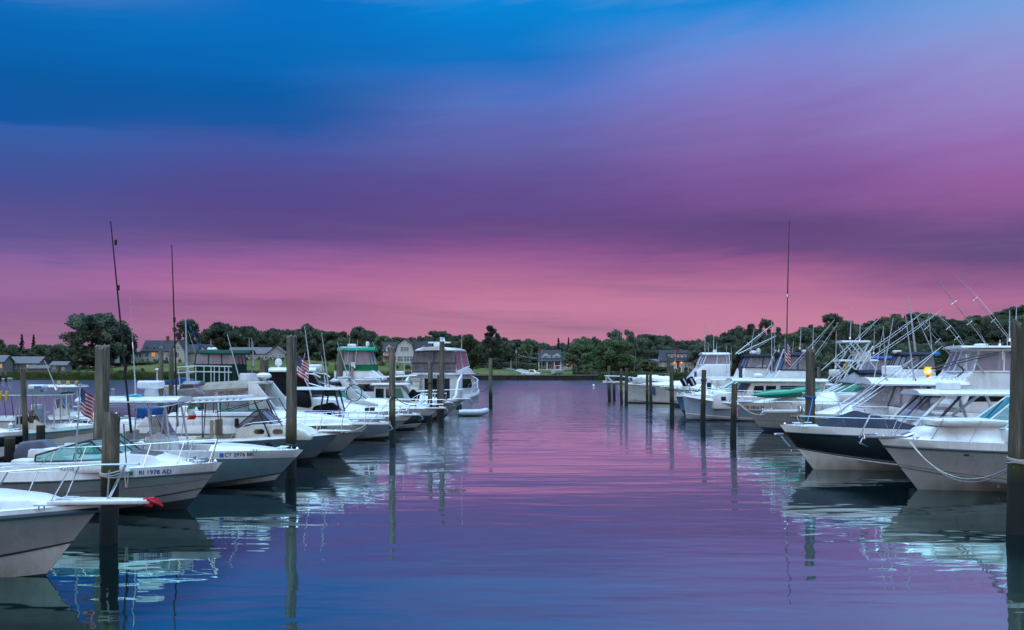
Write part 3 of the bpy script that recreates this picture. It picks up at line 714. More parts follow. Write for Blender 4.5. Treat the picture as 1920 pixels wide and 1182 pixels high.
def gable_block(par, x0, x1, y0, y1, z0, hw, hr, wall, roof, ridge='x', ov=.35, names=('wall', 'roof')):
    """walls with gables and an overhanging roof sheet of real thickness"""
    m = MB()
    if ridge == 'x':
        yc = (y0 + y1) / 2
        m.box(x0, x1, y0, y1, z0 - 1.5, z0 + hw)
        for x in (x0 + .003, x1 - .003): m.add([(x, y0, z0 + hw), (x, y1, z0 + hw), (x, yc, z0 + hw + hr - .05)], [(0, 1, 2)])
        m.obj(names[0], wall, par, smooth=False)
        r = MB(); s = hr / (yc - y0); a = ov
        P = [(y0 - a, z0 + hw - s * a), (yc, z0 + hw + hr), (y1 + a, z0 + hw - s * a), (y1 + a, z0 + hw - s * a + .22), (yc, z0 + hw + hr + .25), (y0 - a, z0 + hw - s * a + .22)]
        vs = [(x, y, z) for x in (x0 - a, x1 + a) for y, z in P]
        r.add(vs, [(0, 1, 7, 6), (1, 2, 8, 7), (2, 3, 9, 8), (3, 4, 10, 9), (4, 5, 11, 10), (5, 0, 6, 11), (0, 5, 4, 1), (1, 4, 3, 2), (6, 7, 10, 11), (7, 8, 9, 10)])
        return r.obj(names[1], roof, par, smooth=False)
    xc = (x0 + x1) / 2
    m.box(x0, x1, y0, y1, z0 - 1.5, z0 + hw)
    for y in (y0 + .003, y1 - .003): m.add([(x0, y, z0 + hw), (x1, y, z0 + hw), (xc, y, z0 + hw + hr - .05)], [(0, 1, 2)])
    m.obj(names[0], wall, par, smooth=False)
    r = MB(); s = hr / (xc - x0); a = ov
    P = [(x0 - a, z0 + hw - s * a), (xc, z0 + hw + hr), (x1 + a, z0 + hw - s * a), (x1 + a, z0 + hw - s * a + .22), (xc, z0 + hw + hr + .25), (x0 - a, z0 + hw - s * a + .22)]
    vs = [(x, y, z) for y in (y0 - a, y1 + a) for x, z in P]
    r.add(vs, [(0, 1, 7, 6), (1, 2, 8, 7), (2, 3, 9, 8), (3, 4, 10, 9), (4, 5, 11, 10), (5, 0, 6, 11), (0, 5, 4, 1), (1, 4, 3, 2), (6, 7, 10, 11), (7, 8, 9, 10)])
    return r.obj(names[1], roof, par, smooth=False)
def dormer(par, x, y, z, w, h, d, wall, roof):
    m = MB(); m.box(x - w / 2, x + w / 2, y, y + d, z, z + h); xo = [(x - w / 2, z + h), (x + w / 2, z + h), (x, z + h + w * .42)]
    m.add([(a, y + .003, b) for a, b in xo], [(0, 1, 2)])
    do = m.obj('dormer', wall, par, smooth=False)
    r = MB(); a = .15
    for s in (-1, 1):
        r.add([(x + s * (w / 2 + a), y - a, z + h - .12), (x, y - a, z + h + w * .42 + .05), (x, y + d, z + h + w * .42 + .05), (x + s * (w / 2 + a), y + d, z + h - .12)], [(0, 1, 2, 3)])
    r.obj('dormer_roof', roof, do, smooth=False)
    q = MB(); q.box(x - w * .24, x + w * .24, y - .05, y - .002, z + .25, z + h - .05); q.obj('pane', PANE, do, smooth=False)
def house(name, label, u, Y, vbase, rz=0):
    return thing(name, label, 'house', (X_at(u, Y), Y, Z_at(vbase, Y)), R(rz))
def chimney(par, roof_o, x, y, z, h, w=.8):
    m = MB(); m.box(x - w / 2, x + w / 2, y - w / 2, y + w / 2, z - 1.0, z + h); m.box(x - w / 2 - .08, x + w / 2 + .08, y - w / 2 - .08, y + w / 2 + .08, z + h, z + h + .14)
    m.obj('chimney', BRICK, roof_o, smooth=False)
# dormered white cape at left
Y = 330; k = Y / FPX
h = house('cape_house', 'white cape house with three dormers and one lit window on the left hill', 300, Y, 673.5)
r = gable_block(h, -6.0, 4.2, 0, 8, 0, 2.7, 3.4, SH_CREAM, ROOF_D); chimney(h, r, 1.2, 4, 6.1, 1.5)
gable_block(h, -10.2, -6.0, 1.2, 6.5, 0, 2.3, .35, SH_WHITE, ROOF_G, names=('wing_wall', 'wing_roof'))
gable_block(h, 4.2, 8.6, -1.2, 7, 0, 2.7, 3.6, SH_CREAM, ROOF_D, 'y', names=('gable_wall', 'gable_roof'))
gable_block(h, 8.6, 15.5, 1.5, 8, 0, 2.2, 2.6, SH_GREY, ROOF_D, names=('rear_wall', 'rear_roof'))
gable_block(h, 12.6, 15.8, -.5, 1.5, 0, 2.5, 1.8, SH_CREAM, ROOF_D, 'y', names=('entry_wall', 'entry_roof'))
for x in (-4.6, -2.3, 0.1): dormer(h, x, .75, 3.1, 1.3, 1.0, 2.4, SH_CREAM, ROOF_D)
for x, lit in ((-4.3, False), (-2.2, True), (.4, False), (2.4, False)): window(h, x, 0, .9, 1.1, 1.2, lit)
for x in (-9.4, -8.2, -7.1): window(h, x, 1.2, .7, .8, 1.2)
window(h, 6.4, -1.2, .8, 1.0, 1.3); window(h, 6.4, -1.2, 3.2, .9, 1.1); window(h, 14.2, -.5, .8, .8, 1.1)
# long grey ranch
Y = 332
h = house('ranch_house', 'long low grey house with pale gable end on the left hill', 485, Y, 677.5)
r = gable_block(h, -10.5, 3.2, 1, 8, 0, 2.5, 2.0, SH_BLUE, ROOF_G); chimney(h, r, -3.4, 5, 4.3, .9)
gable_block(h, 3.2, 9.2, -1.5, 8.5, 0, 2.6, 2.1, SH_BLUE, ROOF_G, 'y', names=('gable_wall', 'gable_roof'))
for x in (-8.8, -6.5, -3.0, -1.2): window(h, x, 1, .8, .9, 1.1)
for x in (.4, 1.3, 2.2): window(h, x, 1, .7, .6, 1.2)
window(h, 5.2, -1.5, .9, .7, 1.2); window(h, 7.6, -1.5, .9, .7, 1.2)
# far-left ranch and shed
Y = 292
h = house('bungalow', 'low cream bungalow with grey hip roof at the far left shore', 34, Y, 695.5)
r = gable_block(h, -5.5, 6.0, 0, 7, .2, 2.0, 1.8, SH_DIM, ROOF_G); gable_block(h, -4.6, -2.0, -.8, 1.0, .2, 2.0, 1.0, SH_DIM, ROOF_G, 'y', names=('entry_wall', 'entry_roof'))
for x, l in ((-3.3, False), (-.9, False), (3.0, True), (4.7, False)): window(h, x, -.8 if x == -3.3 else 0, .8, .8, .9, l)
h = house('cottage_wing', 'cream house end with an orange lit window cut by the left edge', -8, Y - 6, 694.5)
r = gable_block(h, -6, 2.2, 0, 6, .2, 2.2, 1.8, SH_DIM, ROOF_G); window(h, 1.4, 0, .7, .7, 1.0, True)
Y = 284
h = house('boat_shed', 'small weathered grey shed with open porch on the left bank', 108, Y, 697.5)
r = gable_block(h, -2.0, 2.5, 0, 3.6, 0, 1.9, .9, SH_DIM, ROOF_G); window(h, -1.0, 0, .9, .6, .5); window(h, 1.6, 0, .6, .5, .6)
m = MB(); m.box(.1, .9, -.05, -.002, 0, 1.7); m.obj('door', BLACKP, h, smooth=False)
gable_block(h, -9.0, -2.0, .6, 3.0, -.1, 1.1, .7, SH_DIM, ROOF_G, names=('lean_to_wall', 'lean_to_roof'))
h = house('outbuilding', 'white outbuilding roof peeping beside the tall thick piling', 206, 326, 673)
gable_block(h, -1.6, 1.6, 0, 4, 0, .9, 1.8, SH_WHITE, ROOF_G)
# gambrel house
Y = 318
h = house('gambrel_house', 'large grey shingled gambrel house with many windows on the rise', 757, Y, 684)
m = MB(); gx = [(-2.6, 0), (-2.6, 4.2), (-2.1, 6.4), (0.3, 8.2), (2.7, 6.4), (3.4, 3.6), (3.4, 0)]
m.prism([(a, b - (1.5 if b == 0 else 0)) for a, b in gx], 0, 9); m.obj('wall', SH_WHITE, h, smooth=False)
r = MB()
for (a, b), (c, d) in zip(gx[1:5], gx[2:6]):
    ox, oz = -(d - b), (c - a); L_ = math.hypot(ox, oz); ox, oz = ox / L_ * .2, oz / L_ * .2
    r.add([(a, -.4, b), (c, -.4, d), (c, 9.4, d), (a, 9.4, b), (a + ox, -.4, b + oz), (c + ox, -.4, d + oz), (c + ox, 9.4, d + oz), (a + ox, 9.4, b + oz)], [(4, 5, 6, 7), (0, 1, 5, 4), (0, 3, 7, 4), (1, 2, 6, 5)])
r.obj('gambrel_roof', ROOF_D, h, smooth=False)
gable_block(h, 3.4, 8.5, 2, 9, 0, 3.2, 4.2, SH_GREY, ROOF_D, names=('right_wing_wall', 'right_wing_roof'))
gable_block(h, -7.0, -2.6, 2.4, 9, 0, 4.4, 2.8, SH_WHITE, ROOF_D, names=('left_wing_wall', 'left_wing_roof'))
dormer(h, -4.9, 1.6, 4.3, 2.2, 1.4, 3, SH_WHITE, ROOF_D); dormer(h, 6.2, 1.7, 3.6, 2.6, 1.6, 3, SH_WHITE, ROOF_D)
for x in (-.6, .3, 1.2): window(h, x, 0, 4.4, .65, 1.3)
for x in (-1.6, -.7, .5, 1.4, 2.4): window(h, x, 0, 1.1, .68, 1.6)
for x in (4.6, 6.2): window(h, x, 2, 1.1, .9, 1.3)
window(h, -4.0, 2.4, 1.2, .9, 1.4)
m = MB(); m.box(-7.2, -2.6, -.6, 2.4, 2.6, 2.85)
for x in (-7.0, -4.9, -2.9): m.box(x - .12, x + .12, -.5, -.26, -.3, 2.6)
m.box(-7.2, -2.6, -.6, 2.4, -.3, .1); m.obj('porch', TEAK, h, smooth=False)
m = MB(); m.box(-3.0, 4.0, -1.2, -.004, -1.6, .2); m.obj('stone_base', STONE, h, smooth=False)
# porch house in the middle
Y = 300
h = house('porch_house', 'two storey house with white columned porch and orange lit side windows', 1031, Y, 692.5)
r = gable_block(h, -3.2, 3.3, 1.2, 7.5, 0, 3.2, 2.5, SH_GREY, ROOF_D); chimney(h, r, -3.0, 4, 5.7, .8)
for x in (-1.2, 2.2): dormer(h, x, 1.3, 2.9, 2.2, 1.3, 3, SH_WHITE, ROOF_D)
for x in (-1.75, -.65, .25, .8, 1.65, 2.75): window(h, x, 1.25 if abs(x) > .9 else 1.2, 3.1, .5, .9)
m = MB(); m.add([(-3.6, -1.4, 2.25), (3.5, -1.4, 2.25), (3.5, 1.25, 2.95), (-3.6, 1.25, 2.95), (-3.6, -1.4, 2.45), (3.5, -1.4, 2.45), (3.5, 1.25, 3.12), (-3.6, 1.25, 3.12)], [(0, 1, 2, 3), (4, 5, 6, 7), (0, 1, 5, 4), (0, 4, 7, 3), (1, 2, 6, 5)]); m.obj('porch_roof', ROOF_D, h, smooth=False)
for x in (-3.4, -.9, 1.3, 3.3): m = MB(); m.box(x - .13, x + .13, -1.3, -1.04, 0, 2.25); m.obj('porch_column', TRIM, h, smooth=False)
m = MB(); m.box(-3.6, 3.5, -1.4, 1.2, -1.4, .02); m.obj('porch_deck', TRIM, h, smooth=False)
m = MB(); m.box(1.6, 3.0, 1.12, 1.196, .3, 1.6); m.obj('bench', REDD, h, smooth=False)
window(h, -2.2, 1.2, .8, 1.0, 1.3); window(h, -.1, 1.2, .1, .9, 2.0)
gable_block(h, 3.3, 8.4, 2.4, 7, -.2, 2.2, 1.4, SH_WHITE, ROOF_D, 'x', names=('side_wall', 'side_roof'))
window(h, 5.2, 2.4, 1.0, 1.0, .85, True); window(h, 7.0, 2.4, 1.1, 1.2, .7, True)
# lantern house at right
Y = 282
h = house('dormer_house', 'grey cape house with long dormer, red door and two glowing lanterns', 1270, Y, 692)
r = gable_block(h, -4.6, 4.9, 0, 7, 0, 2.3, 2.9, SH_CREAM, ROOF_D); chimney(h, r, .3, 3.6, 5.0, .9, 1.0)
m = MB(); m.box(-2.6, 3.0, .9, 3.4, 2.7, 4.3); m.obj('dormer', SH_WHITE, h, smooth=False)
m = MB(); m.box(-2.8, 3.2, .6, 3.5, 4.303, 4.5); m.obj('dormer_roof', ROOF_D, h, smooth=False)
for x in (-1.9, -.9, .9, 2.1): window(h, x, .9, 3.0, .6, .9)
window(h, 4.0, .5, 2.95, .8, 1.1)
gable_block(h, -7.6, -4.6, .8, 5, 0, 2.0, .6, SH_WHITE, ROOF_G, names=('sunroom_wall', 'sunroom_roof'))
for x in (-7.1, -6.3, -5.5): window(h, x, .8, .6, .5, 1.2)
gable_block(h, 4.9, 8.2, 1.5, 6, 0, 2.2, 2.6, SH_GREY, ROOF_D, names=('wing_wall', 'wing_roof'))
for x in (-3.4, -2.0, 2.4, 3.2, 4.0): window(h, x, 0, .8, .5, 1.2)
m = MB(); m.box(-.2, .6, -.08, -.003, 0, 2.0); m.obj('door', REDD, h, smooth=False)
m = MB(); m.box(-.45, -.2, -.12, -.003, 0, 2.2); m.box(.6, .85, -.12, -.003, 0, 2.2); m.box(-.5, .9, -.16, -.003, 2.2, 2.4); m.obj('door_surround', TRIM, h, smooth=False)
m = MB(); m.box(-.8, 1.2, -1.1, -.003, -1.2, .05); m.obj('step', TRIM, h, smooth=False)
LAMP = glow('lantern_glow', (1.0, .34, .04), 2.6)
for x in (-.85, 1.15):
    m = MB(); m.box(x - .06, x + .06, -.2, -.003, 1.95, 2.05); lo = m.obj('lantern', BLACKP, h, smooth=False)
    m = MB(); m.ball((x, -.28, 1.8), .22, sz=1.2); m.obj('lamp_glass', LAMP, lo)

# ------------------------------------------------------------------ things on the far shore
def wheel(par, x, y, z, r, w):
    m = MB(); m.lathe([(r * .6, -w / 2), (r, -w / 2 + .02), (r, w / 2 - .02), (r * .6, w / 2)], n=18)
    Mx = Matrix.Translation((x, y, z)) @ Matrix.Rotation(R(90), 4, 'X'); m.v = [tuple(Mx @ Vector(p)) for p in m.v]
    o = m.obj('wheel', BLACKP, par)
    m = MB(); m.lathe([(r * .58, -w / 2 - .01), (r * .58, w / 2 + .01)], n=14); m.v = [tuple(Mx @ Vector(p)) for p in m.v]; m.obj('rim', ALU, o)
Y = 262; u = 996
pk = thing('pickup_truck', 'white pickup truck parked on the far lawn above the seawall', 'truck', (X_at(u, Y), Y, ground(X_at(u, Y), Y)), R(-14))
m = MB(); m.prism([(-2.5, .42), (-2.5, 1.05), (-.55, 1.05), (-.35, 1.78), (.75, 1.80), (1.35, 1.12), (2.45, 1.0), (2.5, .42)], -.92, .92, .06, .06); m.obj('body', WHITE, pk)
m = MB(); m.prism([(-.28, 1.14), (-.16, 1.66), (.68, 1.68), (1.12, 1.16)], -.915, .915, .06); m.obj('window', DARKGL, pk, smooth=False)
m = MB(); m.box(-2.4, -.65, -.78, .78, 1.02, 1.055); m.obj('bed', GREYP, pk, smooth=False)
for x in (-1.6, 1.6):
    for y in (-.86, .86): wheel(pk, x, y, .38, .38, .24)
for y in (-.7, .7): m = MB(); m.box(2.45, 2.53, y - .14, y + .14, .78, .95, .02); m.obj('headlight', PANE, pk)
m = MB(); m.box(2.44, 2.62, -.9, .9, .42, .6, .03); m.obj('bumper', STEEL, pk)
# utility poles, yard poles
PO = paint('pole_wood', (.16, .145, .135), .9, .3, 2, stretch=(4, 4, .4))
for u, v0, v1, Y, r, lab in ((968, 653, 690, 305, .16, 'tall utility pole with a grey box left of the porch house'), (972.5, 662, 689, 308, .12, 'thinner utility pole just right of the boxed one'),
                             (1016, 655, 703, 266, .10, 'slim pale yard pole in front of the porch house'), (958, 676, 690, 290, .22, 'short pale post beside the gravel drive'),
                             (1189, 656, 697, 262, .11, 'leaning pale pole among the marsh bushes')):
    x = X_at(u, Y); zg = ground(x, Y)
    t = thing('utility_pole', lab, 'pole', (x, Y, zg))
    m = MB(); m.tube([(0, 0, -.3), ((.45 if u == 1189 else 0), 0, Z_at(v0, Y) - zg)], r, 8, r * .75); m.obj('shaft', PO if u not in (1016, 958) else GREYP, t)
    if u == 968: m = MB(); m.box(-.3, .3, -.4, -.12, 4.7, 5.6, .05); m.obj('transformer_box', GREYP, t)
for k, (u, Y) in enumerate(((951, 258), (968, 258), (977, 258), (1023, 258))):
    x = X_at(u, Y); t = MB(); t.box(-.12, .12, -.12, .12, -.3, .95, .02)
    o = t.obj('post', GREYP); o.location = (x, Y, ground(x, Y)); tag(o, 'short grey bollard post on the lawn edge above the seawall', 'post', 'short posts along the seawall lawn')
# wire between the poles and the porch house
pts = []
for k in range(13):
    s = k / 12; pts.append((lerp(X_at(972, 305), X_at(1010, 300), s), lerp(305, 300, s), lerp(7.3, 6.2, s) - 1.1 * 4 * s * (1 - s) * .4))
m = MB(); m.tube(pts, .04, 4); tag(m.obj('power_line', GREYP), 'sagging wire from the boxed utility pole to the porch house', 'wire')
fl = thing('flagpole', 'white flagpole with a small hanging flag before the lantern-lit house', 'flagpole', (X_at(1266, 266), 266, ground(X_at(1266, 266), 266)))
m = MB(); m.tube([(0, 0, 0), (0, 0, 7)], .06, 6, .04); m.obj('pole', WHITEP, fl)
m = MB(); m.grid([[(.06 + .35 * j / 4, .12 * math.sin(j * 1.7 + i), 6.8 - i * .35 - j * .1) for j in range(5)] for i in range(7)]); m.obj('flag', RED, fl)
# ------------------------------------------------------------------ boat kit
FONT = bpy.data.curves.new('font_probe', 'FONT').font
def text_mesh(s, h, bold=0.0):
    cu = bpy.data.curves.new('lettering', 'FONT'); cu.body = s; cu.size = h * 1.38; cu.align_x = 'CENTER'; cu.align_y = 'CENTER'; cu.resolution_u = 2; cu.offset = bold
    o = bpy.data.objects.new('lettering', cu); COL.objects.link(o)
    me = bpy.data.meshes.new_from_object(o.evaluated_get(bpy.context.evaluated_depsgraph_get()))
    vs = [v.co[:] for v in me.vertices]; fs = [tuple(p.vertices) for p in me.polygons]
    bpy.data.objects.remove(o); bpy.data.curves.remove(cu); bpy.data.meshes.remove(me)
    return vs, fs

BOATS = []
ANT = paint('antenna_fibreglass', (.50, .51, .54), .45, .15, 6)
class Boat:
    def __init__(s, label, u, v, side, L, B, fb, fs, ovh, yaw=0.0, name='motor_boat', cat='boat', group=None, shp=1.7, pw=2.3, flare=.9, cbow=.42, cap=.16, chb=.88, dz=0.0, d=None, stem=1.0):
        s.d = d or wl_depth(v); s.side = side; s.cs = -side
        s.head = R(yaw) if side > 0 else math.pi + R(yaw)
        s.L, s.B, s.fb, s.fs, s.ovh, s.shp, s.pw, s.flare, s.cbow, s.cap, s.chb, s.stem = L, B, fb, fs, ovh, shp, pw, flare, cbow * fb, cap, chb, stem
        s.root = thing(name, label, cat, (X_at(u, s.d), s.d, 0), s.head, group)
        s.pl = .74; BOATS.append(s); s.rt = max(.011, s.d * .00032)          # tube radius that still reads
    # image row/column of the photograph -> boat coordinates (x forward, y port, z up)
    def x(s, u, y=0.0):
        c, sn = math.cos(s.head), math.sin(s.head); k = (u - 960) / FPX; X0, Y0 = s.root.location.x, s.root.location.y
        return (k * (Y0 + y * c) - X0 + y * sn) / (c - k * sn)
    def z(s, v, x=0.0, y=0.0):
        return Z_at(v, s.root.location.y + x * math.sin(s.head) + y * math.cos(s.head))
    def P(s, u, v, y=0.0):
        x = s.x(u, y); return (x, y, s.z(v, x, y))
    # hull surface
    def zs(s, t): return s.fs + (s.fb - s.fs) * max(0, t) ** s.shp
    def hb(s, t): return max(.012, s.B / 2 * (1 - max(0, (t - .42) / .58) ** s.pw) * (.92 + .08 * min(1, t / .35)))
    def hc(s, t): return max(.010, s.B / 2 * s.chb * (1 - max(0, (t - .30) / .70) ** 1.9) * (.94 + .06 * min(1, t / .35)))
    def zc(s, t): return -.04 + (s.cbow + .04) * max(0, t) ** 2.6
    def xs(s, z): return s.ovh * (max(0, z) / s.fb) ** s.stem + (min(0, z) * .9)
    def row(s, t, k):
        """point of station t on row k: 0 keel, 1 paint line, 2 chine, 3..n topside, last two rub line and sheer"""
        zb = (lambda q: q)
        def at(yf, zf): return yf(t), zf(t), zf(1.0)
        kz = -.35
        if k == 0: y, z, z1 = .012, kz, kz
        elif k == 1: y, z, z1 = lerp(.012, s.hc(t), s.pl), lerp(kz, s.zc(t), s.pl), lerp(kz, s.zc(1), s.pl)
        elif k == 2: y, z, z1 = s.hc(t), s.zc(t), s.zc(1)
        elif k == 'sheer': y, z, z1 = max(.012, s.hb(t) - .05), s.zs(t), s.zs(1)
        else:
            f = k - 10.0           # topside fraction 0..1 given as 10..11
            zr, zr1 = s.zs(t) - s.cap, s.zs(1) - s.cap
            y = lerp(s.hc(t), s.hb(t), max(0.0, f) ** (1 + s.flare * t)); z = lerp(s.zc(t), zr, f); z1 = lerp(s.zc(1), zr1, f)
        return (-s.L + t * (s.L + s.xs(z1)), y, z)
    def surf(s, x, z):
        """half breadth of the hull side at boat x and height z"""
        t = .5
        for _ in range(12):
            zr = s.zs(t) - s.cap
            f = min(1, max(0, (z - s.zc(t)) / max(.05, zr - s.zc(t))))
            z1 = lerp(s.zc(1), s.zs(1) - s.cap, f) if z <= zr else lerp(s.zs(1) - s.cap, s.zs(1), min(1, (z - zr) / s.cap))
            t = min(1, max(0, (x + s.L) / (s.L + s.xs(z1))))
        if z > zr: return lerp(s.hb(t), s.hb(t) - .05, min(1, (z - zr) / s.cap))
        return lerp(s.hc(t), s.hb(t), max(0.0, f) ** (1 + s.flare * t))
    def st(s, x): return min(1, max(0, (x + s.L) / (s.L + s.ovh)))
    def deck_y(s, x): return max(.012, s.hb(s.st(x)) - .05)
    def deck_z(s, x): return s.zs(s.st(x))
    def stations(s, n=26): return [1 - (1 - i / n) ** 1.35 for i in range(n + 1)]
    def hull(s, top=None, low=None, bottom=None, cap=None, rub=RUB, rubr=.035, stripe=None):
        top, low, bottom, cap = top or WHITE, low or WHITE, bottom or BOTTOM, cap or WHITE
        ks = [0, 1, 2, 10.18, 10.4, 10.62, 10.82, 11.0, 'sheer']; mi = [0, 1, 2, 2, 2, 2, 2, 3]
        m = MB()
        for sg in (-1, 1):
            for a in range(len(ks) - 1):
                m.mi = mi[a]; rows = []
                for t in s.stations():
                    rows.append([(p[0], p[1] * sg, p[2]) for p in (s.row(t, ks[a]), s.row(t, ks[a + 1]))])
                m.grid(rows, flip=(sg < 0))
        m.mi = 2
        for a in range(len(ks) - 1):
            p, q = s.row(0, ks[a]), s.row(0, ks[a + 1]); m.add([(p[0], -p[1], p[2]), (p[0], p[1], p[2]), (q[0], q[1], q[2]), (q[0], -q[1], q[2])], [(0, 1, 2, 3)])
        # weld seams
        bm = bmesh.new(); me = bpy.data.meshes.new('t'); me.from_pydata(m.v, [], m.f); bm.from_mesh(me)
        for f, i in zip(bm.faces, m.m): f.material_index = i
        bmesh.ops.remove_doubles(bm, verts=bm.verts, dist=.0008); bmesh.ops.dissolve_degenerate(bm, edges=bm.edges, dist=.0005)
        bmesh.ops.recalc_face_normals(bm, faces=bm.faces)
        m2 = MB(); bm.verts.index_update(); m2.v = [w.co[:] for w in bm.verts]; m2.f = [tuple(w.index for w in f.verts) for f in bm.faces]; m2.m = [f.material_index for f in bm.faces]; bm.free(); bpy.data.meshes.remove(me)
        s.h = m2.obj('hull', [bottom, low, top, cap], s.root, ang=30)
        if rub:
            m = MB(); path = []
            for t in s.stations(22): p = s.row(t, 11.0); path.append((p[0], -p[1] - rubr * .3, p[2]))
            path += [(p[0], -p[1], p[2]) for p in path[::-1]]
            m.tube(path, rubr, 6); m.obj('rub_rail', rub, s.root)
        return s
    def stripe(s, f0, f1, mat, name='stripe', t0=0.0, t1=1.0):
        m = MB(); n = 26
        for sg in (-1, 1):
            rows = []
            for i in range(n + 1):
                t = lerp(t0, t1, 1 - (1 - i / n) ** 1.35)
                r = []
                for f in (f0, (f0 + f1) / 2, f1):
                    p = s.row(t, 10 + f); r.append((p[0] + .004 * t, sg * (p[1] + .007), p[2]))
                rows.append(r)
            m.grid(rows, flip=(sg < 0))
        m.obj(name, mat, s.h); return s
    def letter(s, txt, xc, zc, h, mat, name='lettering', bold=0.0, squash=1.0):
        vs, fs = text_mesh(txt, h, bold); m = MB(); out = []
        for a, b, _ in vs:
            x = xc + s.side * a * squash; z = zc + b; out.append((x, s.cs * (s.surf(x, z) + .008), z))
        m.add(out, fs); m.obj(name, mat, s.h, smooth=False)
        w = max(a for a, b, c in vs) - min(a for a, b, c in vs); return w * squash
    def decal(s, x0, x1, z0, z1, mat, name='decal'):
        m = MB(); m.grid([[(x, s.cs * (s.surf(x, z) + .008), z) for z in (z0, (z0 + z1) / 2, z1)] for x in (x0, (x0 + x1) / 2, x1)]); m.obj(name, mat, s.h, smooth=False)
    def foredeck(s, xd, trunk=None, tw=.62, camber=.06, mat=None, edge=.14, name='foredeck', n=30):
        trunk = trunk or [(-99, 0)]; s.trunk = trunk; s.tw = tw; s.camber = camber; s.edge = edge
        m = MB(); rows = []; x1 = s.ovh - .01
        for i in range(n + 1):
            x = lerp(xd, x1, 1 - (1 - i / n) ** 1.15); rows.append([(x, s.deck_y(x) * j / 12, s.top_z(x, s.deck_y(x) * j / 12)) for j in range(-12, 13)])
        m.grid(rows, True)
        x = xd; y = s.deck_y(x)
        b = [(x, y * j / 12, s.top_z(x, y * j / 12)) for j in range(-12, 13)]
        bl = []
        for k in range(6):
            z = lerp(s.deck_z(x) - .05, .12, k / 5); yw = max(.02, min(y, s.surf(x, z)) - .05); bl.append([(x, -yw, z), (x, 0, z), (x, yw, z)])
        m.grid(bl); m.add(b + [bl[0][2], bl[0][1], bl[0][0]], [tuple(range(28))])
        s.fd = m.obj(name, mat or WHITE, s.root, ang=50); s.xd = xd; return s
    def top_z(s, x, y):
        t = abs(y) / max(.02, s.deck_y(x))
        return s.deck_z(x) + .004 + s.camber * (1 - t * t) * min(1, s.deck_y(x) * 2) + interp(s.trunk, x) * (1 - sstep(s.tw - s.edge, s.tw + s.edge * .4, t))
    def cockpit(s, floor=.25, wd=.20, mat=None, x0=None, inner=None):
        xd = s.xd; m = MB(); n = 12; x0 = -s.L + .02 if x0 is None else x0
        X = [lerp(x0, xd, i / n) for i in range(n + 1)]
        for sg in (-1, 1):
            rows = []
            for x in X:
                y, z = s.deck_y(x), s.deck_z(x)
                rows.append([(x, sg * y, z + .003), (x, sg * (y - wd * .5), z + .025), (x, sg * (y - wd), z + .01), (x, sg * (y - wd - .02), z - .08)] + [(x, sg * min(y - wd - .03, s.surf(x, zz) - .05), zz) for zz in (lerp(z - .1, floor, .5), floor)])
            m.grid(rows, flip=(sg > 0))
        m.mi = 1
        m.grid([[(x, -q, floor), (x, q, floor)] for x in X for q in [min(s.deck_y(x) - wd - .03, s.surf(x, floor) - .05)]], True)
        m.mi = 0
        z = s.deck_z(x0); y = s.deck_y(x0)
        m.box(x0, x0 + .22, -y + .03, y - .03, floor - .05, z - .02, .03)
        m.obj('cockpit', [mat or OFFW, inner or NONSKID], s.root, ang=40); return s
    def rail(s, x0, h, n=5, inset=.10, rise=.6, name='bow_rail', mid=None, x1=None, lean=.10, r=None, hbow=None, mat=None, xlast=None):
        r = r or s.rt; x1 = s.ovh - .12 if x1 is None else x1; m = MB(); K = 16
        def yy(x): return max(.03, s.deck_y(min(x, s.ovh - .02)) - inset * min(1, s.deck_y(min(x, s.ovh)) * 3))
        def pt(x, sg, hh=1.0):
            f = min(1, (x - x0) / max(.01, rise)) ** .6 if rise > 0 else 1
            hz_ = h if hbow is None else lerp(h, hbow, (x - x0) / (x1 - x0))
            return (x, sg * yy(x), s.deck_z(min(x, s.ovh)) + hz_ * f * hh)
        xsn = [lerp(x0, x1, 1 - (1 - i / K) ** 1.2) for i in range(K + 1)]
        path = [pt(x, -1) for x in xsn] + [pt(x, 1) for x in xsn[::-1]]
        m.tube(path, r, 6); 
        if mid: m.tube([pt(x, -1, mid) for x in xsn] + [pt(x, 1, mid) for x in xsn[::-1]], r * .75, 5)
        o = m.obj(name, mat or STEEL, s.root)
        for sg in (-1, 1):
            for i in range(n):
                x = lerp(x0 + rise * .8, x1 if xlast is None else xlast, (i + .0) / max(1, n - 1)) if n > 1 else x1
                p = pt(x, sg); xb = x - lean
                st = MB(); st.tube([(xb, sg * yy(xb), s.deck_z(xb)), p], r * .9, 5); st.obj('stanchion', mat or STEEL, o)
        return o
    def pulpit(s, length, w=.22, mat=None, anchor=True, th=.07, zoff=.0):
        m = MB(); z = s.fb + zoff; x0 = s.ovh - .75
        m.slab([(x0, -w * 1.3), (s.ovh - .1, -w), (s.ovh + length - .12, -w * .62), (s.ovh + length, -w * .35), (s.ovh + length, w * .35), (s.ovh + length - .12, w * .62), (s.ovh - .1, w), (x0, w * 1.3)], z, z + th, .018)
        o = m.obj('bow_pulpit', mat or WHITE, s.root)
        if anchor:
            a = MB(); xa = s.ovh + length
            a.box(xa - .3, xa + .05, -.045, .045, z + th, z + th + .05, .012); a.lathe([(.05, -.05), (.06, 0), (.05, .05)], (xa, 0, z + .02), 10)
            a.tube([(xa - .35, 0, z + th + .06), (xa + .06, 0, z - .02), (xa + .12, 0, z - .16)], .025, 6)
            a.add([(xa + .16, -.14, z - .10), (xa + .16, .14, z - .10), (xa - .12, .05, z - .24), (xa - .12, -.05, z - .24), (xa + .10, 0, z - .18)], [(0, 1, 4), (1, 2, 4), (2, 3, 4), (3, 0, 4)])
            a.obj('anchor', STEEL, s.root)
        return o
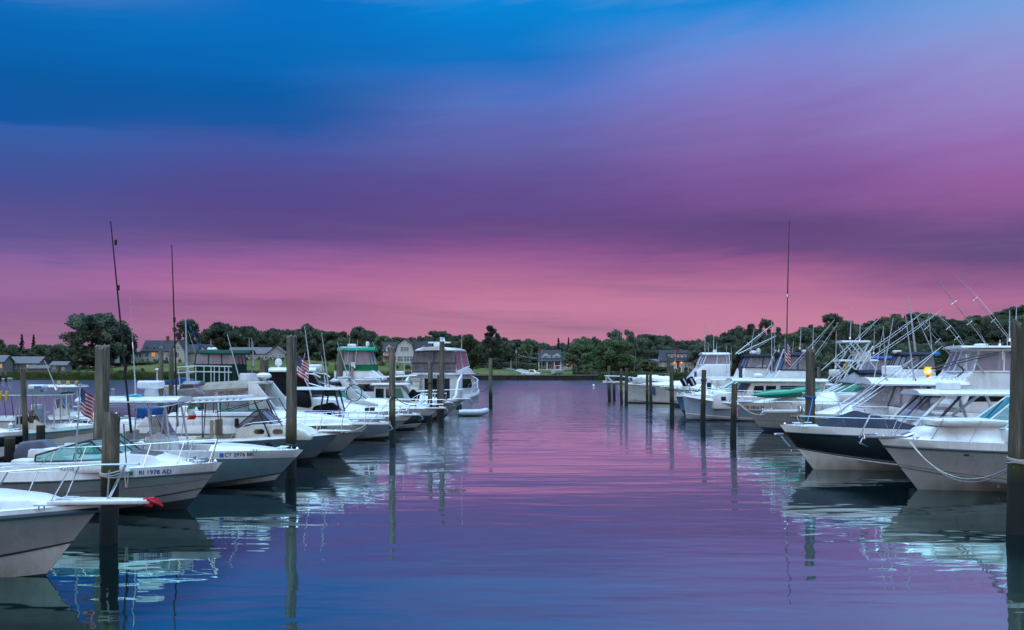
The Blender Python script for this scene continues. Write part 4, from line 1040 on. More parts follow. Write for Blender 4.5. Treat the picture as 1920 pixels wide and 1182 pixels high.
    def cleat(s, x, y, parent=None):
        z = s.top_z(x, y); m = MB(); m.tube([(x - .12, y, z + .06), (x + .12, y, z + .06)], .014, 6)
        for k in (-.04, .04): m.tube([(x + k, y, z - .01), (x + k, y, z + .06)], .014, 6)
        m.obj('cleat', STEEL, s.root)
    def hatch(s, x, y, l, w, mat=None):
        m = MB(); z = s.top_z(x, y); zf = s.top_z(x + l / 2, y); zb = s.top_z(x - l / 2, y)
        m.add([(x - l / 2, y - w / 2, zb + .01), (x + l / 2, y - w / 2, zf + .01), (x + l / 2, y + w / 2, zf + .01), (x - l / 2, y + w / 2, zb + .01),
               (x - l / 2 + .03, y - w / 2 + .03, zb + .05), (x + l / 2 - .03, y - w / 2 + .03, zf + .05), (x + l / 2 - .03, y + w / 2 - .03, zf + .05), (x - l / 2 + .03, y + w / 2 - .03, zb + .05)],
              [(4, 5, 6, 7), (0, 1, 5, 4), (1, 2, 6, 5), (2, 3, 7, 6), (3, 0, 4, 7)])
        m.obj('deck_hatch', mat or DARKGL, s.root, smooth=False)
    def glaze(s, base, top, frame, glass, r=None, name='windshield', pane='pane', bars=True, sill=True, labels=None, closed=False):
        """panes between matching base and top points, tubes as frames"""
        r = r or s.rt * 1.2; m = MB(); n = len(base)
        if sill: m.tube(base + ([base[0]] if closed else []), r, 5)
        m.tube(top + ([top[0]] if closed else []), r, 5)
        if bars:
            for a, b in zip(base, top): m.tube([a, b], r, 5)
        o = m.obj(name, frame, s.root)
        rng = list(range(n - 1)) + ([n - 1] if closed else [])
        for i in rng:
            j = (i + 1) % n
            q = MB(); a, b, c, d = [Vector(p) for p in (base[i], base[j], top[j], top[i])]
            rows = []
            for k in range(4):
                f = k / 3; rows.append([tuple(a.lerp(b, f)), tuple(a.lerp(b, f).lerp(d.lerp(c, f), .5) + Vector((0, 0, 0))), tuple(d.lerp(c, f))])
            q.grid(rows); q.obj(pane, glass[i] if isinstance(glass, (list, tuple)) else glass, o, ang=80)
        return o
    def shield(s, xa, xf, z0, z1, wa, wf, setb, frame=BLACKP, glass=GLASS, inward=.10, r=None, mid=1, name='windshield', drop=None):
        """wrap-round windshield: side panels from xa, raked front at xf"""
        zb = (lambda x: s.top_z(x, 0) if False else z0)
        za = drop if drop is not None else z1
        base = [(xa, -wa, z0 - .02), (xf, -wf, z0)]; top = [(xa - .02, -wa + inward * .6, za), (xf - setb, -wf + inward, z1)]
        for k in range(mid):
            y = lerp(-wf, wf, (k + 1) / (mid + 1)); bow = .10 * (1 - (y / wf) ** 2)
            base.append((xf + bow, y, z0)); top.append((xf + bow - setb, y * (1 - inward / wf), z1))
        base += [(xf, wf, z0), (xa, wa, z0 - .02)]; top += [(xf - setb, wf - inward, z1), (xa - .02, wa - inward * .6, za)]
        return s.glaze(base, top, frame, glass, r, name)
    def canopy(s, x0, x1, w, z, th, mat, name='hardtop', rnd=.25, camber=.05, bow=0.0, nose=0.0, edge=None):
        """rounded roof slab; nose lifts or drops the front"""
        m = MB(); k = 20; rows = []
        xs_ = [lerp(x0, x1, i / k) for i in range(k + 1)]
        def hw(x):
            e = min(x - x0, x1 - x); f = min(1, max(0, e / rnd)); return w * (1 - (1 - f) ** 2.2 * .35)
        for lo in (0, 1):
            g_ = []
            for x in xs_:
                f = (x - x0) / (x1 - x0); zz = z + nose * (f - .5) + bow * (1 - (2 * f - 1) ** 2)
                r_ = []
                for j in range(-6, 7):
                    t = j / 6; r_.append((x, hw(x) * t, zz + (camber * (1 - t * t) + th * (1 - .55 * t ** 6) if lo == 0 else camber * .4 * (1 - t * t))))
                g_.append(r_)
            rows.append(g_)
        m.grid(rows[0], True); m.grid(rows[1])
        for g_, h_ in ((0, 1),):
            m.grid([[a[0], b[0]] for a, b in zip(rows[0], rows[1])]); m.grid([[a[-1], b[-1]] for a, b in zip(rows[0], rows[1])], True)
            m.grid([rows[0][0], rows[1][0]]); m.grid([rows[0][-1], rows[1][-1]], True)
        o = m.obj(name, mat, s.root, ang=55)
        if edge:
            e = MB(); e.tube([(x, -hw(x), r_[0][2]) for x, r_ in zip(xs_, rows[1])] + [(x, hw(x), r_[-1][2]) for x, r_ in zip(xs_[::-1], rows[1][::-1])] + [(xs_[0], -hw(xs_[0]), rows[1][0][0][2])], s.rt * 1.3, 6); e.obj('edge_tube', edge, o)
        return o
    def tubes(s, name, paths, mat=None, r=None, mirror=False, each=True, parent=None):
        """frame tubes; mirror repeats them on the other side"""
        r = r or s.rt * 1.3; out = None
        allp = list(paths) + ([[(a, -b, c) for a, b, c in p] for p in paths] if mirror else [])
        if each:
            for p in allp: m = MB(); m.tube(p, r, 6); out = m.obj(name, mat or ALU, parent or s.root)
        else:
            m = MB()
            for p in allp: m.tube(p, r, 6)
            out = m.obj(name, mat or ALU, parent or s.root)
        return out
    def cab(s, prof, w, mat, name='cabin', taper=.05, bev=.05):
        zb = min(p[1] for p in prof); s._c = (w, taper, zb)
        m = MB(); m.prism(prof, -w, w, taper, bev); o = m.obj(name, mat, s.root, ang=40); return o
    def cwin(s, poly, parent, mat=None, name='window', both=True, off=.008):
        w, tp, zb = s._c
        for sg in ((s.cs, -s.cs) if both else (s.cs,)):
            m = MB(); m.add([(x, sg * (w * (1 - tp * (z - zb)) + off), z) for x, z in poly], [tuple(range(len(poly)))]); m.obj(name, mat or DARKGL, parent, smooth=False)
    def fwin(s, a, b, y0, y1, parent, mat=None, off=.012, name='window'):
        """pane on a slanted front between profile points a (low) and b (high)"""
        dx, dz = b[0] - a[0], b[1] - a[1]; l = math.hypot(dx, dz); nx, nz_ = dz / l * off, -dx / l * off
        if nx < 0 and a[0] > b[0]: nx, nz_ = -nx, -nz_
        m = MB(); m.add([(a[0] + nx, y0, a[1] + nz_), (a[0] + nx, y1, a[1] + nz_), (b[0] + nx, y1 * .95, b[1] + nz_), (b[0] + nx, y0 * .95, b[1] + nz_)], [(0, 1, 2, 3)]); m.obj(name, mat or DARKGL, parent, smooth=False)
    def radome(s, x, y, z, r=.26, h=.24, mat=None, post=.1):
        m = MB(); m.lathe([(r * .3, 0), (r * .3, post), (r * .75, post + .01), (r, post + h * .3), (r * .98, post + h * .6), (r * .7, post + h * .93), (.02, post + h)], (x, y, z), 18); m.obj('radar_dome', mat or WHITEP, s.root)
    def radar_box(s, x, y, z, l=.62, h=.26, w=.5, post=.28, txt=None, ped=True, mat=None, tmat=None):
        m = MB(); m.box(x - l / 2, x + l / 2, y - w / 2, y + w / 2, z + post, z + post + h, .06, seg=3); o = m.obj('radar_dome', mat or WHITEP, s.root)
        if ped: m = MB(); m.prism([(x - .2, z), (x + .22, z), (x + .12, z + post + .02), (x - .1, z + post + .02)], y - .12, y + .12, 0, .02); m.obj('radar_pedestal', WHITEP, s.root)
        if txt:
            vs, fs = text_mesh(txt, h * .32); m = MB(); yy = y + s.cs * (w / 2 + .006)
            m.add([(x + s.side * (a + .06), yy, z + post + h * .45 + b) for a, b, c in vs], fs); m.obj('lettering', tmat or TXT_GRY, o, smooth=False)
        return o
    def open_array(s, x, y, z, l=1.0, ang=20):
        m = MB(); m.lathe([(.18, 0), (.2, .05), (.17, .2), (.1, .26)], (x, y, z), 14); o = m.obj('radar_pedestal', WHITEP, s.root)
        m = MB(); m.box(-l / 2, l / 2, -.07, .07, 0, .11, .03); Mx = Matrix.Translation((x, y, z + .27)) @ Matrix.Rotation(R(ang), 4, 'Z'); m.v = [tuple(Mx @ Vector(p)) for p in m.v]; m.obj('radar_bar', WHITEP, o)
    def antenna(s, p, q, r=None, mat=None, name='antenna'):
        r = r or s.rt * 1.1; m = MB(); p, q = Vector(p), Vector(q); m.tube([p, p.lerp(q, .45), q], r * .95, 6, r * .42); o = m.obj(name, mat or ANT, s.root)
        m = MB(); m.tube([p - (q - p).normalized() * .02, p + (q - p).normalized() * .14], r * 2.2, 7); m.obj('mount', STEEL, o); return o
    def outboard(s, x, y, z, k=1.0, mat=None, tilt=0, cover=None, txt=None, name='outboard_motor'):
        Mx = Matrix.Translation((x, y, z)) @ Matrix.Rotation(R(-tilt), 4, 'Y')
        m = MB(); m.prism([(-.42 * k, .0), (-.50 * k, .3 * k), (-.40 * k, .52 * k), (.05 * k, .56 * k), (.22 * k, .38 * k), (.2 * k, 0)], -.22 * k, .22 * k, .25, .06 * k); m.v = [tuple(Mx @ Vector(p)) for p in m.v]
        o = m.obj(name, cover or mat or WHITEP, s.root)
        m = MB(); m.prism([(-.28 * k, .0), (.08 * k, 0), (.0, -.75 * k), (-.12 * k, -1.05 * k), (-.2 * k, -.75 * k)], -.07 * k, .07 * k, 0, .02); m.box(.05, .3 * k, -.16 * k, .16 * k, -.4 * k, -.05, .03); m.v = [tuple(Mx @ Vector(p)) for p in m.v]; m.obj('leg', mat or GREYP, o)
        return o
    def console(s, x, w=.38, h=1.0, floor=.25, mat=None, glass=SMOKE, scr=True, seat=True, gh=.4):
        m = MB(); m.prism([(x - .35, floor), (x + .45, floor), (x + .40, floor + h * .8), (x + .1, floor + h), (x - .25, floor + h * .86)], -w, w, .06, .04); o = m.obj('console', mat or WHITE, s.root)
        if scr:
            z = floor + h; s.glaze([(x - .1, -w * .9, z - .08), (x + .3, -w * .8, z - .08), (x + .3, w * .8, z - .08), (x - .1, w * .9, z - .08)], [(x - .2, -w * .8, z + gh * .8), (x + .02, -w * .7, z + gh), (x + .02, w * .7, z + gh), (x - .2, w * .8, z + gh * .8)], ALU, glass, s.rt * .8, 'console_screen')
        m = MB(); R_ = .19
        m.tube([(x - .33 + .0 + .07 * math.cos(k), R_ * math.sin(k), floor + h * .86 + R_ * math.cos(k) * .8) for k in [i * math.pi / 7 for i in range(15)]], .016, 6); m.tube([(x - .33, 0, floor + h * .86), (x - .2, 0, floor + h * .8)], .02, 6); m.obj('steering_wheel', STEEL, s.root)
        if seat: s.leaning(x - 1.0, floor)
        return o
    def leaning(s, x, floor, mat=None, w=.45):
        m = MB(); m.box(x - .25, x + .25, -w, w, floor + .62, floor + .78, .05); m.box(x - .28, x - .18, -w, w, floor + .8, floor + 1.15, .04); m.box(x - .2, x + .2, -w * .9, w * .9, floor, floor + .6, .03); m.obj('helm_seat', mat or UPH, s.root)
    def seatchair(s, x, y, floor, mat=None, turn=0, h=.5):
        m = MB(); m.box(-.24, .24, -.24, .24, h - .06, h + .06, .04); m.box(-.30, -.2, -.24, .24, h + .04, h + .6, .04); m.tube([(0, 0, 0), (0, 0, h)], .04, 8)
        Mx = Matrix.Translation((x, y, floor)) @ Matrix.Rotation(R(turn), 4, 'Z'); m.v = [tuple(Mx @ Vector(p)) for p in m.v]; m.obj('helm_seat', mat or UPH, s.root)
    def fender(s, x, z, mat=None, k=1.0):
        y = s.cs * (s.surf(x, z) + .14 * k); m = MB(); m.lathe([(.02, -.32 * k), (.11 * k, -.26 * k), (.13 * k, 0), (.11 * k, .26 * k), (.02, .33 * k)], (x, y, z), 10); m.tube([(x, y, z + .3 * k), (x, s.cs * (s.deck_y(x) - .05), s.deck_z(x) + .1)], .012, 5); m.obj('fender', mat or WHITEP, s.root)
    def outrigger(s, p, q, r=None, mat=None, spread=True):
        r = r or s.rt * 1.3; m = MB(); p, q = Vector(p), Vector(q); m.tube([p, p.lerp(q, .5), q], r * 1.3, 6, r * .5); o = m.obj('outrigger', mat or ALU, s.root)
        if spread:
            d = (q - p).normalized(); e = d.cross(Vector((0, 1, 0)))
            if e.length < .1: e = Vector((1, 0, 0))
            e.normalize(); m = MB()
            for f in (.35, .65):
                c = p.lerp(q, f); m.tube([c - e * .16, c + e * .16], r * .6, 5)
            m.tube([p.lerp(q, .06) + e * .05, p.lerp(q, .35) + e * .16, p.lerp(q, .65) + e * .16, q], r * .3, 4); m.obj('spreader', STEEL, o)
        return o
    def bolster(s): pass
def catenary(a, b, sag, n=14):
    a, b = Vector(a), Vector(b)
    return [tuple(a.lerp(b, i / n) - Vector((0, 0, sag * 4 * (i / n) * (1 - i / n)))) for i in range(n + 1)]
def line(label, a, b, sag=.3, mat=None, r=.014, extra=None):
    """mooring line as a thing of its own"""
    c = (Vector(a) + Vector(b)) / 2; pts = catenary(a, b, sag)
    if extra: pts = pts + [tuple(p) for p in extra]
    m = MB(); m.tube([tuple(Vector(p) - c) for p in pts], r, 6); o = m.obj('mooring_line', mat or ROPE); o.location = c
    return tag(o, label, 'rope')
F_RED, F_WHITE, F_BLUE = paint('flag_red', (.42, .015, .03), .85, .2, 6), paint('flag_white', (.66, .64, .66), .85, .15, 6), paint('flag_blue', (.02, .035, .16), .85, .2, 6)
def us_flag(label, p, w, h, droop=.5, dirx=1, diry=0.0, pole=None, polemat=None, name='flag'):
    """striped flag with starred canton: hoist down from p, fly to dirx; droop folds it down"""
    t = thing(name, label, 'flag', p); m = MB(); nx, ny = 20, 26
    def pt(i, j, off=0):
        a = i / nx; b = j / ny; d = droop * a
        fold = .10 * w * math.sin(a * 9 + b * 2.0) * (.4 + a)
        x = a * w * (1 - .55 * droop) * dirx; y = fold + diry * a * w + off
        return (x, y, -b * h * (1 - .06 * a) - d * w * .85)
    for i in range(nx):
        for j in range(ny):
            st = j // 2
            m.mi = 2 if (i < 8 and st < 7) else (0 if st % 2 == 0 else 1)
            m.quad(pt(i, j), pt(i + 1, j), pt(i + 1, j + 1), pt(i, j + 1))
    cl = m.obj('flag_cloth', [F_RED, F_WHITE, F_BLUE], t)
    s = MB()
    for a in range(6):
        for b in range(5):
            for off in (-.006, .006):
                q = pt(a * 1.3 + .5, b * 2.7 + 1.0, off); e = w * .014; s.add([(q[0] - e, q[1], q[2]), (q[0], q[1], q[2] + e), (q[0] + e, q[1], q[2]), (q[0], q[1], q[2] - e)], [(0, 1, 2, 3)])
    s.obj('stars', F_WHITE, cl, smooth=False)
    if pole:
        m = MB(); q = Vector(pole) - Vector(p); m.tube([tuple(q), (0, 0, .08)], .018, 6); m.obj('staff', polemat or ALU, t)
    return t
def piling(u, vtop, d, wpx, label, du=0.0, group=None, band=None, rope=None, cut=.0, mat=None, foot=None, dia=None):
    """round timber pile standing in the water"""
    rr = (dia or wpx * d / FPX) / 2; H = Z_at(vtop, d); x0 = X_at(u, d); dx = -du * d / FPX
    rnd_ = random.Random(int(u * 10)); m = MB(); n = 26; rows = []
    K = 22; gr = [rnd_.choice((0, 0, 0, -.05, -.09, .03)) for _ in range(n)]; b1, b2 = rnd_.uniform(-.02, .02), rnd_.uniform(0, 6)
    for k in range(K + 1):
        f = k / K; z = -1.2 + (H + 1.2) * f; r_ = rr * (1.06 - .12 * f) * (1 + rnd_.uniform(-.02, .02)); ring = []
        for j in range(n):
            a = 2 * math.pi * j / n; q = r_ * (1 + .035 * math.sin(3 * a + u) + gr[j] * (.5 + .5 * math.sin(f * 5 + j)) + rnd_.uniform(-.022, .022))
            ring.append((dx * (1 - f) + b1 * math.sin(f * 4 + b2) * 1.6 + q * math.cos(a), q * math.sin(a), z + ((cut * math.cos(a + u) + rnd_.uniform(-.05, .03) + (-.10 if gr[j] < -.06 else 0)) if k == K else 0)))
        rows.append(ring)
    for ring in rows: ring.append(ring[0])
    m.grid(rows, True)
    top = rows[-1][:-1]; c = tuple(sum(p[i] for p in top) / n for i in range(3)); c = (c[0], c[1], c[2] + rr * .08)
    m.add(list(top) + [c], [(j, (j + 1) % n, n) for j in range(n)])
    t = thing('piling', label, 'piling', (x0, d, 0), 0, group)
    m.obj('timber', mat or (WOOD if u < 1100 else WOOD2), t, ang=50)
    def ring_(z, name, mt, r2, k=1):
        q = MB()
        for i in range(k):
            zz = z + i * r2 * 1.9
            q.tube([(dx * (1 - (zz + 1.2) / (H + 1.2)) + rr * 1.06 * math.cos(a), rr * 1.06 * math.sin(a), zz + .02 * math.sin(a * 2 + i)) for a in [2 * math.pi * j / 16 for j in range(17)]], r2, 6, cap=False)
        q.obj(name, mt, t)
    if band: ring_(Z_at(band, d), 'iron_band', RUB, .035)
    if rope: ring_(Z_at(rope[0], d), 'rope_wrap', rope[1], rope[2] if len(rope) > 2 else .02, rope[3] if len(rope) > 3 else 2)
    return t
# ------------------------------------------------------------------ pilings of the two rows
D = wl_depth
piling(209, 775, 18.0, 33, 'short thick greenish piling in front of the boat marked RI 1978 AD', du=9, rope=(893, ROPE, .018, 3), cut=.02)
piling(193, 648, 24.5, 27, 'tall grey split topped piling standing behind the short greenish one', du=13, cut=.03)
piling(41, 691, 33.0, 10, 'thin dark leaning piling at the bow of the centre console with the teal stripe', du=-14)
piling(42, 846, 29.0, 22, 'stumpy brown dock piling at the left edge under the grey outboard cover', du=0, cut=.02)
piling(302, 657, 57, 9, 'left of two slim grey pilings in front of the dormered house', du=0)
piling(321, 657, 58, 9, 'right of two slim grey pilings in front of the dormered house', du=0)
piling(496, 673, 40, 17, 'tapered grey piling beside the tan bimini top', du=8, cut=.02)
piling(546, 630, 28.6, 20, 'tall grey piling with a black iron band beyond the bow marked CT 2976 BK', du=1, band=834, cut=.02)
piling(640, 655, 55, 13, 'grey piling leaning right beside the bright green flybridge top', du=12)
piling(683, 669, 63, 8, 'slim dark piling in front of the bright green flybridge canvas', du=0)
piling(734, 652, 39.7, 12, 'grey piling with a rope loop before the gambrel house in the left row', du=-4, rope=(746, ROPED, .022, 2))
piling(806, 678, 54, 9, 'darker shorter piling before the steps of the white motor yacht', du=1, rope=(719, ROPED, .03, 2))
piling(829, 641, 52.5, 10, 'taller grey piling rising in front of the white motor yacht', du=2)
piling(822, 703, 57, 6, 'slim grey piling close behind the tall one at the white motor yacht', du=0)
piling(920, 672, 77, 7, 'lone slim piling standing in open water at the end of the left row', du=0)
# right hand row
for u, vt, d, w, lab in ((1142, 687, 92, 6.5, 'leftmost piling of the far cluster by the big white hull'), (1151, 698, 94, 5.5, 'second piling of the far cluster by the big white hull'),
                         (1165, 692, 84, 5.5, 'third piling of the far cluster by the big white hull'), (1175, 691, 82, 6.5, 'fourth piling of the far cluster, in front of the big white hull'),
                         (1214, 702, 74, 5.5, 'left one of the touching pair of pilings in front of the big white hull'), (1220, 699, 72.5, 6, 'right one of the touching pair of pilings in front of the big white hull'),
                         (1253, 668, 96, 6.5, 'slim grey piling with a broken tip behind the nearer dark one'), (1304, 697, 96, 5, 'short grey piling below the sloping white front of the far flybridge boat'),
                         (1389, 686, 86, 7, 'grey green piling before the navy canopied flybridge'), (1433, 672, 92, 7, 'grey piling between the two flybridge boats with blue canopies'),
                         (1535, 688, 60, 7, 'slim grey piling just behind the blue roped one')):
    piling(u, vt, d, w, lab, du=random.uniform(-1, 1))
piling(1259.5, 685, 66, 8.2, 'dark piling with a black rope loop left of the blue grey lobster boat', du=0, rope=(732, ROPED, .03, 2))
piling(1320, 694, 57.5, 9, 'mossy piling in front of the blue grey lobster boat bow', du=3, rope=(714, ROPED, .03, 2))
piling(1377, 720, 43.9, 11.5, 'mossy short piling before the bow of the boat carrying the green kayak', du=3, cut=.03)
piling(1519, 655, 33.6, 18, 'dark rough topped piling with a bright blue line hanging down it', du=-2, cut=.06, rope=(746, ROPEB, .02, 2))
piling(1914, 604, 19.0, 36, 'massive dark piling at the right edge with a pale rope round it', du=8, cut=.06, rope=(868, ROPE, .02, 3))
# ------------------------------------------------------------------ boats of the left row, nearest first
# corner boat with the red covered pulpit
b = Boat('white boat in the bottom left corner with a red cloth on its pulpit tip', 85, 1080, 1, 7.2, 2.5, 1.12, .92, .90, yaw=-1, cap=.10, cbow=.46); b.pl = .45
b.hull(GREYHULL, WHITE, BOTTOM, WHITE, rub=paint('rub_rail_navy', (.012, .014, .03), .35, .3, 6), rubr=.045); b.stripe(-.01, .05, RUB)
b.foredeck(-3.2, [(-3.2, .20), (-.9, .20), (-.1, .12), (.25, .03), (.5, 0)], .80, .05, edge=.10)
b.cockpit(.3); b.console(-4.3); o = b.pulpit(.78, .22, th=.065, zoff=.0, anchor=False)
m = MB(); m.slab([(b.ovh + .64, -.09), (b.ovh + .80, -.08), (b.ovh + .80, .08), (b.ovh + .64, .09)], 1.08, 1.21, .03)
rr_ = random.Random(3); m.v = [(x + rr_.uniform(-.02, .02), y + rr_.uniform(-.025, .025), z + rr_.uniform(-.02, .02)) for x, y, z in m.v]
for k in range(5): m.tube([(b.ovh + .72 + .02 * k, -.10 + .04 * k, 1.20), (b.ovh + .84 + .012 * k, -.09 + .04 * k, 1.14 - .02 * k)], .022, 5)
cl = m.obj('anchor_cover', RED); cl.location = b.root.location; cl.rotation_euler = b.root.rotation_euler; tag(cl, 'crumpled red cloth tied over the pulpit tip in the bottom left', 'cloth')
b.rail(-3.0, .56, 6, .10, .4, x1=b.ovh + .55, hbow=.60, lean=.30, r=.013, xlast=b.x(236))
for x in (-.55, .15): b.cleat(x, -.62 if x < 0 else -.42)
b.cleat(.55, -.1)
# boat marked RI 1978 AD
b = Boat('white walkaround boat lettered RI 1978 AD with teal wraparound windshield', 350, 955, 1, 6.7, 2.5, 1.06, .90, .81, yaw=-1, cap=.21, cbow=.45)
b.hull(GREYHULL, GREYHULL, BOTTOM, WHITE, rub=RUB, rubr=.022); b.stripe(-.01, .05, RUB); b.stripe(.55, .57, RUBGREY)
b.foredeck(-1.5, [(-1.5, .26), (-.75, .22), (-.2, .09), (.3, .0)], .78, .05, edge=.10); b.cockpit(.25)
zl = 1.00; b.letter('RI 1978 AD', b.x(274, -1.15), b.z(890.5, -.9, -1.15), .094, TXT_BLU, bold=.003)
x = b.x(233.5, -1.15); b.decal(x - .05, x + .05, b.z(895, x, -1.15), b.z(887, x, -1.15), DECAL_G)
# moulded coaming that carries the windshield
for sg in (-1, 1): m = MB(); m.prism([(-5.0, .88), (-3.1, 1.12), (-1.45, 1.19), (-1.0, 1.10), (-.9, .95), (-5.0, .80)], *sorted((sg * .86, sg * 1.10)), 0, .03); m.obj('coaming', WHITE, b.root)

vs, fs = text_mesh('R2160', .085); m = MB(); m.add([(b.x(126, -1.1) + a, -1.108, 1.02 + c) for a, c, _ in vs], fs); m.obj('lettering', TXT_GRY, b.root, smooth=False)
b.shield(-2.95, -1.32, 1.19, 1.62, 1.02, .92, .52, BLACKP, GLASS, .12, .021, 2, drop=1.30)
b.hatch(b.x(279), -.1, .58, .56, SMOKE); b.rail(-2.9, .50, 6, .10, .5, r=.012, hbow=.52, lean=.16)
for x in (.35, .1): b.cleat(x, -.2)
m = MB(); m.box(.28, .46, -.1, .12, 1.08, 1.18, .03); m.box(.1, .2, -.08, .08, 1.08, 1.2, .02); m.obj('windlass', GREYP, b.root)
m = MB(); m.box(-3.55, -3.12, -.95, -.45, .62, 1.20, .07); m.obj('helm_seat', UPH, b.root); m = MB(); m.box(-3.5, -3.2, .3, .85, .7, 1.34, .07); m.obj('helm_seat', UPH, b.root)
m = MB(); m.prism([(-2.9, .9), (-2.2, 1.2), (-1.7, 1.22), (-1.7, .6), (-2.9, .6)], -.8, .8, 0, .04); m.obj('dash', WHITE, b.root)
m = MB(); m.tube([(-2.7 + .05 * math.cos(k), .45 + .17 * math.sin(k), 1.18 + .16 * math.cos(k)) for k in [i * math.pi / 7 for i in range(15)]], .015, 6); m.obj('steering_wheel', BLACKP, b.root)
W_ = lambda b_, p: tuple(b_.root.matrix_basis @ Vector(p)) if False else tuple((Matrix.Translation(b_.root.location) @ Matrix.Rotation(b_.root.rotation_euler.z, 4, 'Z')) @ Vector(p))
p0 = W_(b, b.P(141, 868, -1.08)); p1 = W_(b, b.P(151, 722, -1.08))
us_flag('faded US flag on a white staff rising from the boat marked RI 1978 AD', (p1[0], p1[1], p1[2] - .05), .42, .56, .62, 1, .1, p0)
line('pale rope loop between the short thick piling and the RI 1978 AD hull', W_(b, (b.x(237, -1.1), -1.2, .98)), W_(b, (b.x(245, -1.1), -1.22, .95)), .34, ROPE, .014)
line('slack rope hanging down the front of the short thick greenish piling', (X_at(207, 17.8), 17.76, Z_at(882, 17.8)), (X_at(203, 17.8), 17.76, Z_at(935, 17.8)), .02, ROPE, .016)
line('rope from the short thick piling back to the boat marked RI 1978 AD rail', (X_at(232, 18.3), 18.3, Z_at(795, 18.3)), (X_at(237, 20.8), 20.8, Z_at(872, 20.8)), .02, ROPE, .012)
# CT 2976 BK
b = Boat('pale blue hulled centre console lettered CT 2976 BK with white T-top and tall black outriggers', 505, 911, 1, 6.0, 2.5, .97, 1.06, .92, cap=.19, cbow=.35)
b.hull(SEAFOAM, OFFW, BOTTOM, WHITE, rub=None); b.stripe(-.02, .06, RUB); b.stripe(.985, 1.0, WHITE)
b.foredeck(-1.4, [(-1.4, .10), (-.6, .07), (.2, .0)], .7, .03); b.cockpit(.35)
b.letter('CT 2976 BK', b.x(446, -.9), b.z(854, -.9, -.95), .10, TXT_BLK, bold=.002); x = b.x(413, -1.05); zz = b.z(854.5, x, -1.05); b.decal(x - .05, x + .05, zz - .055, zz + .055, DECAL_B)
b.console(b.x(300), .42, 1.15, .35, WHITE, SMOKE, gh=.42, seat=False); b.leaning(b.x(262), .35, UPH, .5)
m = MB(); xx = b.x(330); m.box(xx - .05, xx + .55, -.36, .36, .35, .80, .05); m.obj('console_seat', UPH, b.root)
tt = b.canopy(b.x(160), b.x(348), 1.02, 2.30, .09, WHITE, 't_top', .5, .04, edge=ALU)
for a, c in ((272, 290), (304, 324)): b.tubes('t_top_leg', [[(b.x(a, -.8), -.62, 2.3), (b.x(c, -.8), -.78, .5)]], ALU, .028, True)
for a, c in ((250, 242), (303, 290)): b.tubes('t_top_leg', [[(b.x(a, -.8), -.55, 2.28), (b.x(c, -.8), -.6, .6)]], ALU, .018, True)
b.tubes('rod_rack', [[(b.x(165), -.9, 2.18), (b.x(330), -.95, 2.18), (b.x(347), -.5, 2.26)]], ALU, .02, True)
b.radar_box(b.x(283), 0, 2.37, .60, .21, .5, .27); b.antenna((b.x(255), 0, 2.36), b.P(249.5, 652), .026); b.antenna(b.P(249.5, 652), b.P(243, 556), .007)
m = MB(); m.box(b.x(247), b.x(273), -.5, .1, 2.42, 2.48, .02); m.obj('folded_cover', paint('cover_aqua', (.05, .42, .52), .7, .2, 5), b.root)
b.outrigger(b.P(246, 812, -1.0), b.P(207.5, 415, -1.0), .026, CARBON, False); b.outrigger(b.P(333, 800, .9), b.P(322, 459, .9), .024, CARBON, False)
for u, v, y in ((222, 540, -1.0), (236, 690, -1.0), (217, 455, -1.0), (327, 600, .9), (330, 665, .9)):
    p = b.P(u, v, y); m = MB(); m.lathe([(.036, -.07), (.036, .07)], p, 8); m.obj('ferrule', CARBON, b.root)
b.outboard(-6.1, 0, .42, 1.5, cover=canvas('dusk_grey', (.12, .13, .17))); b.cleat(-.2, -.7); b.cleat(.4, 0)
# blue grey hull with cream cuddy
b = Boat('dark blue grey hulled boat with a cream cuddy, oval ports and soft beige top', 582, 868, 1, 5.9, 2.3, 1.05, .78, 1.02, cap=.07, cbow=.40)
b.hull(BLUEGREY, BLUEGREY, BOTTOM, WHITE, rub=WHITEP, rubr=.028)
b.foredeck(-1.9, None, .7, .05, CREAM); b.cockpit(.2, mat=CREAM); b.pulpit(.34, .2, WHITEP, False, .05)
c = b.cab([(b.x(452), .80), (b.x(456), 1.22), (b.x(486), 1.33), (b.x(545), 1.34), (b.x(578), 1.14), (b.x(592), .98), (b.x(592), .80)], .80, CREAM, 'cuddy', .12, .06)
for u0, u1 in ((476, 495), (511, 530)):
    x0, x1 = b.x(u0, -.8), b.x(u1, -.8); z0, z1 = 1.02, 1.18; e = .05
    b.cwin([(x0 + e, z0), (x1 - e, z0), (x1, z0 + e), (x1, z1 - e), (x1 - e, z1), (x0 + e, z1), (x0, z1 - e), (x0, z0 + e)], c, name='porthole', off=.014)
x0, x1 = b.x(487), b.x(521)
b.glaze([(b.x(455), -.74, 1.26), (x1, -.66, 1.32), (x1 + .08, 0, 1.32), (x1, .66, 1.32), (b.x(455), .74, 1.26)], [(x0 - .05, -.62, 1.72), (x0 + .12, -.55, 1.80), (x0 + .16, 0, 1.80), (x0 + .12, .55, 1.80), (x0 - .05, .62, 1.72)], BLACKP, [SMOKE, VINYLP, VINYLP, SMOKE], .018)
m = MB(); m.box(b.x(452), b.x(485), -.72, .72, 1.2, 1.27, .02); m.obj('dash', TEAK, b.root)
b.canopy(b.x(357), b.x(508), .95, 2.08, .05, OFFW, 'soft_top', .3, .04, nose=.12, edge=CARBON)
m = MB()
for k in range(9): x = lerp(b.x(362), b.x(462), k / 8); m.lathe([(.01, -.86), (.055, -.82), (.06, 0), (.055, .82), (.01, .86)], (0, 0, 0), 8); n_ = len(m.v) - 40; m.v[n_:] = [(x + p[0], p[2], 2.15 + k * .01 + p[1]) for p in m.v[n_:]]
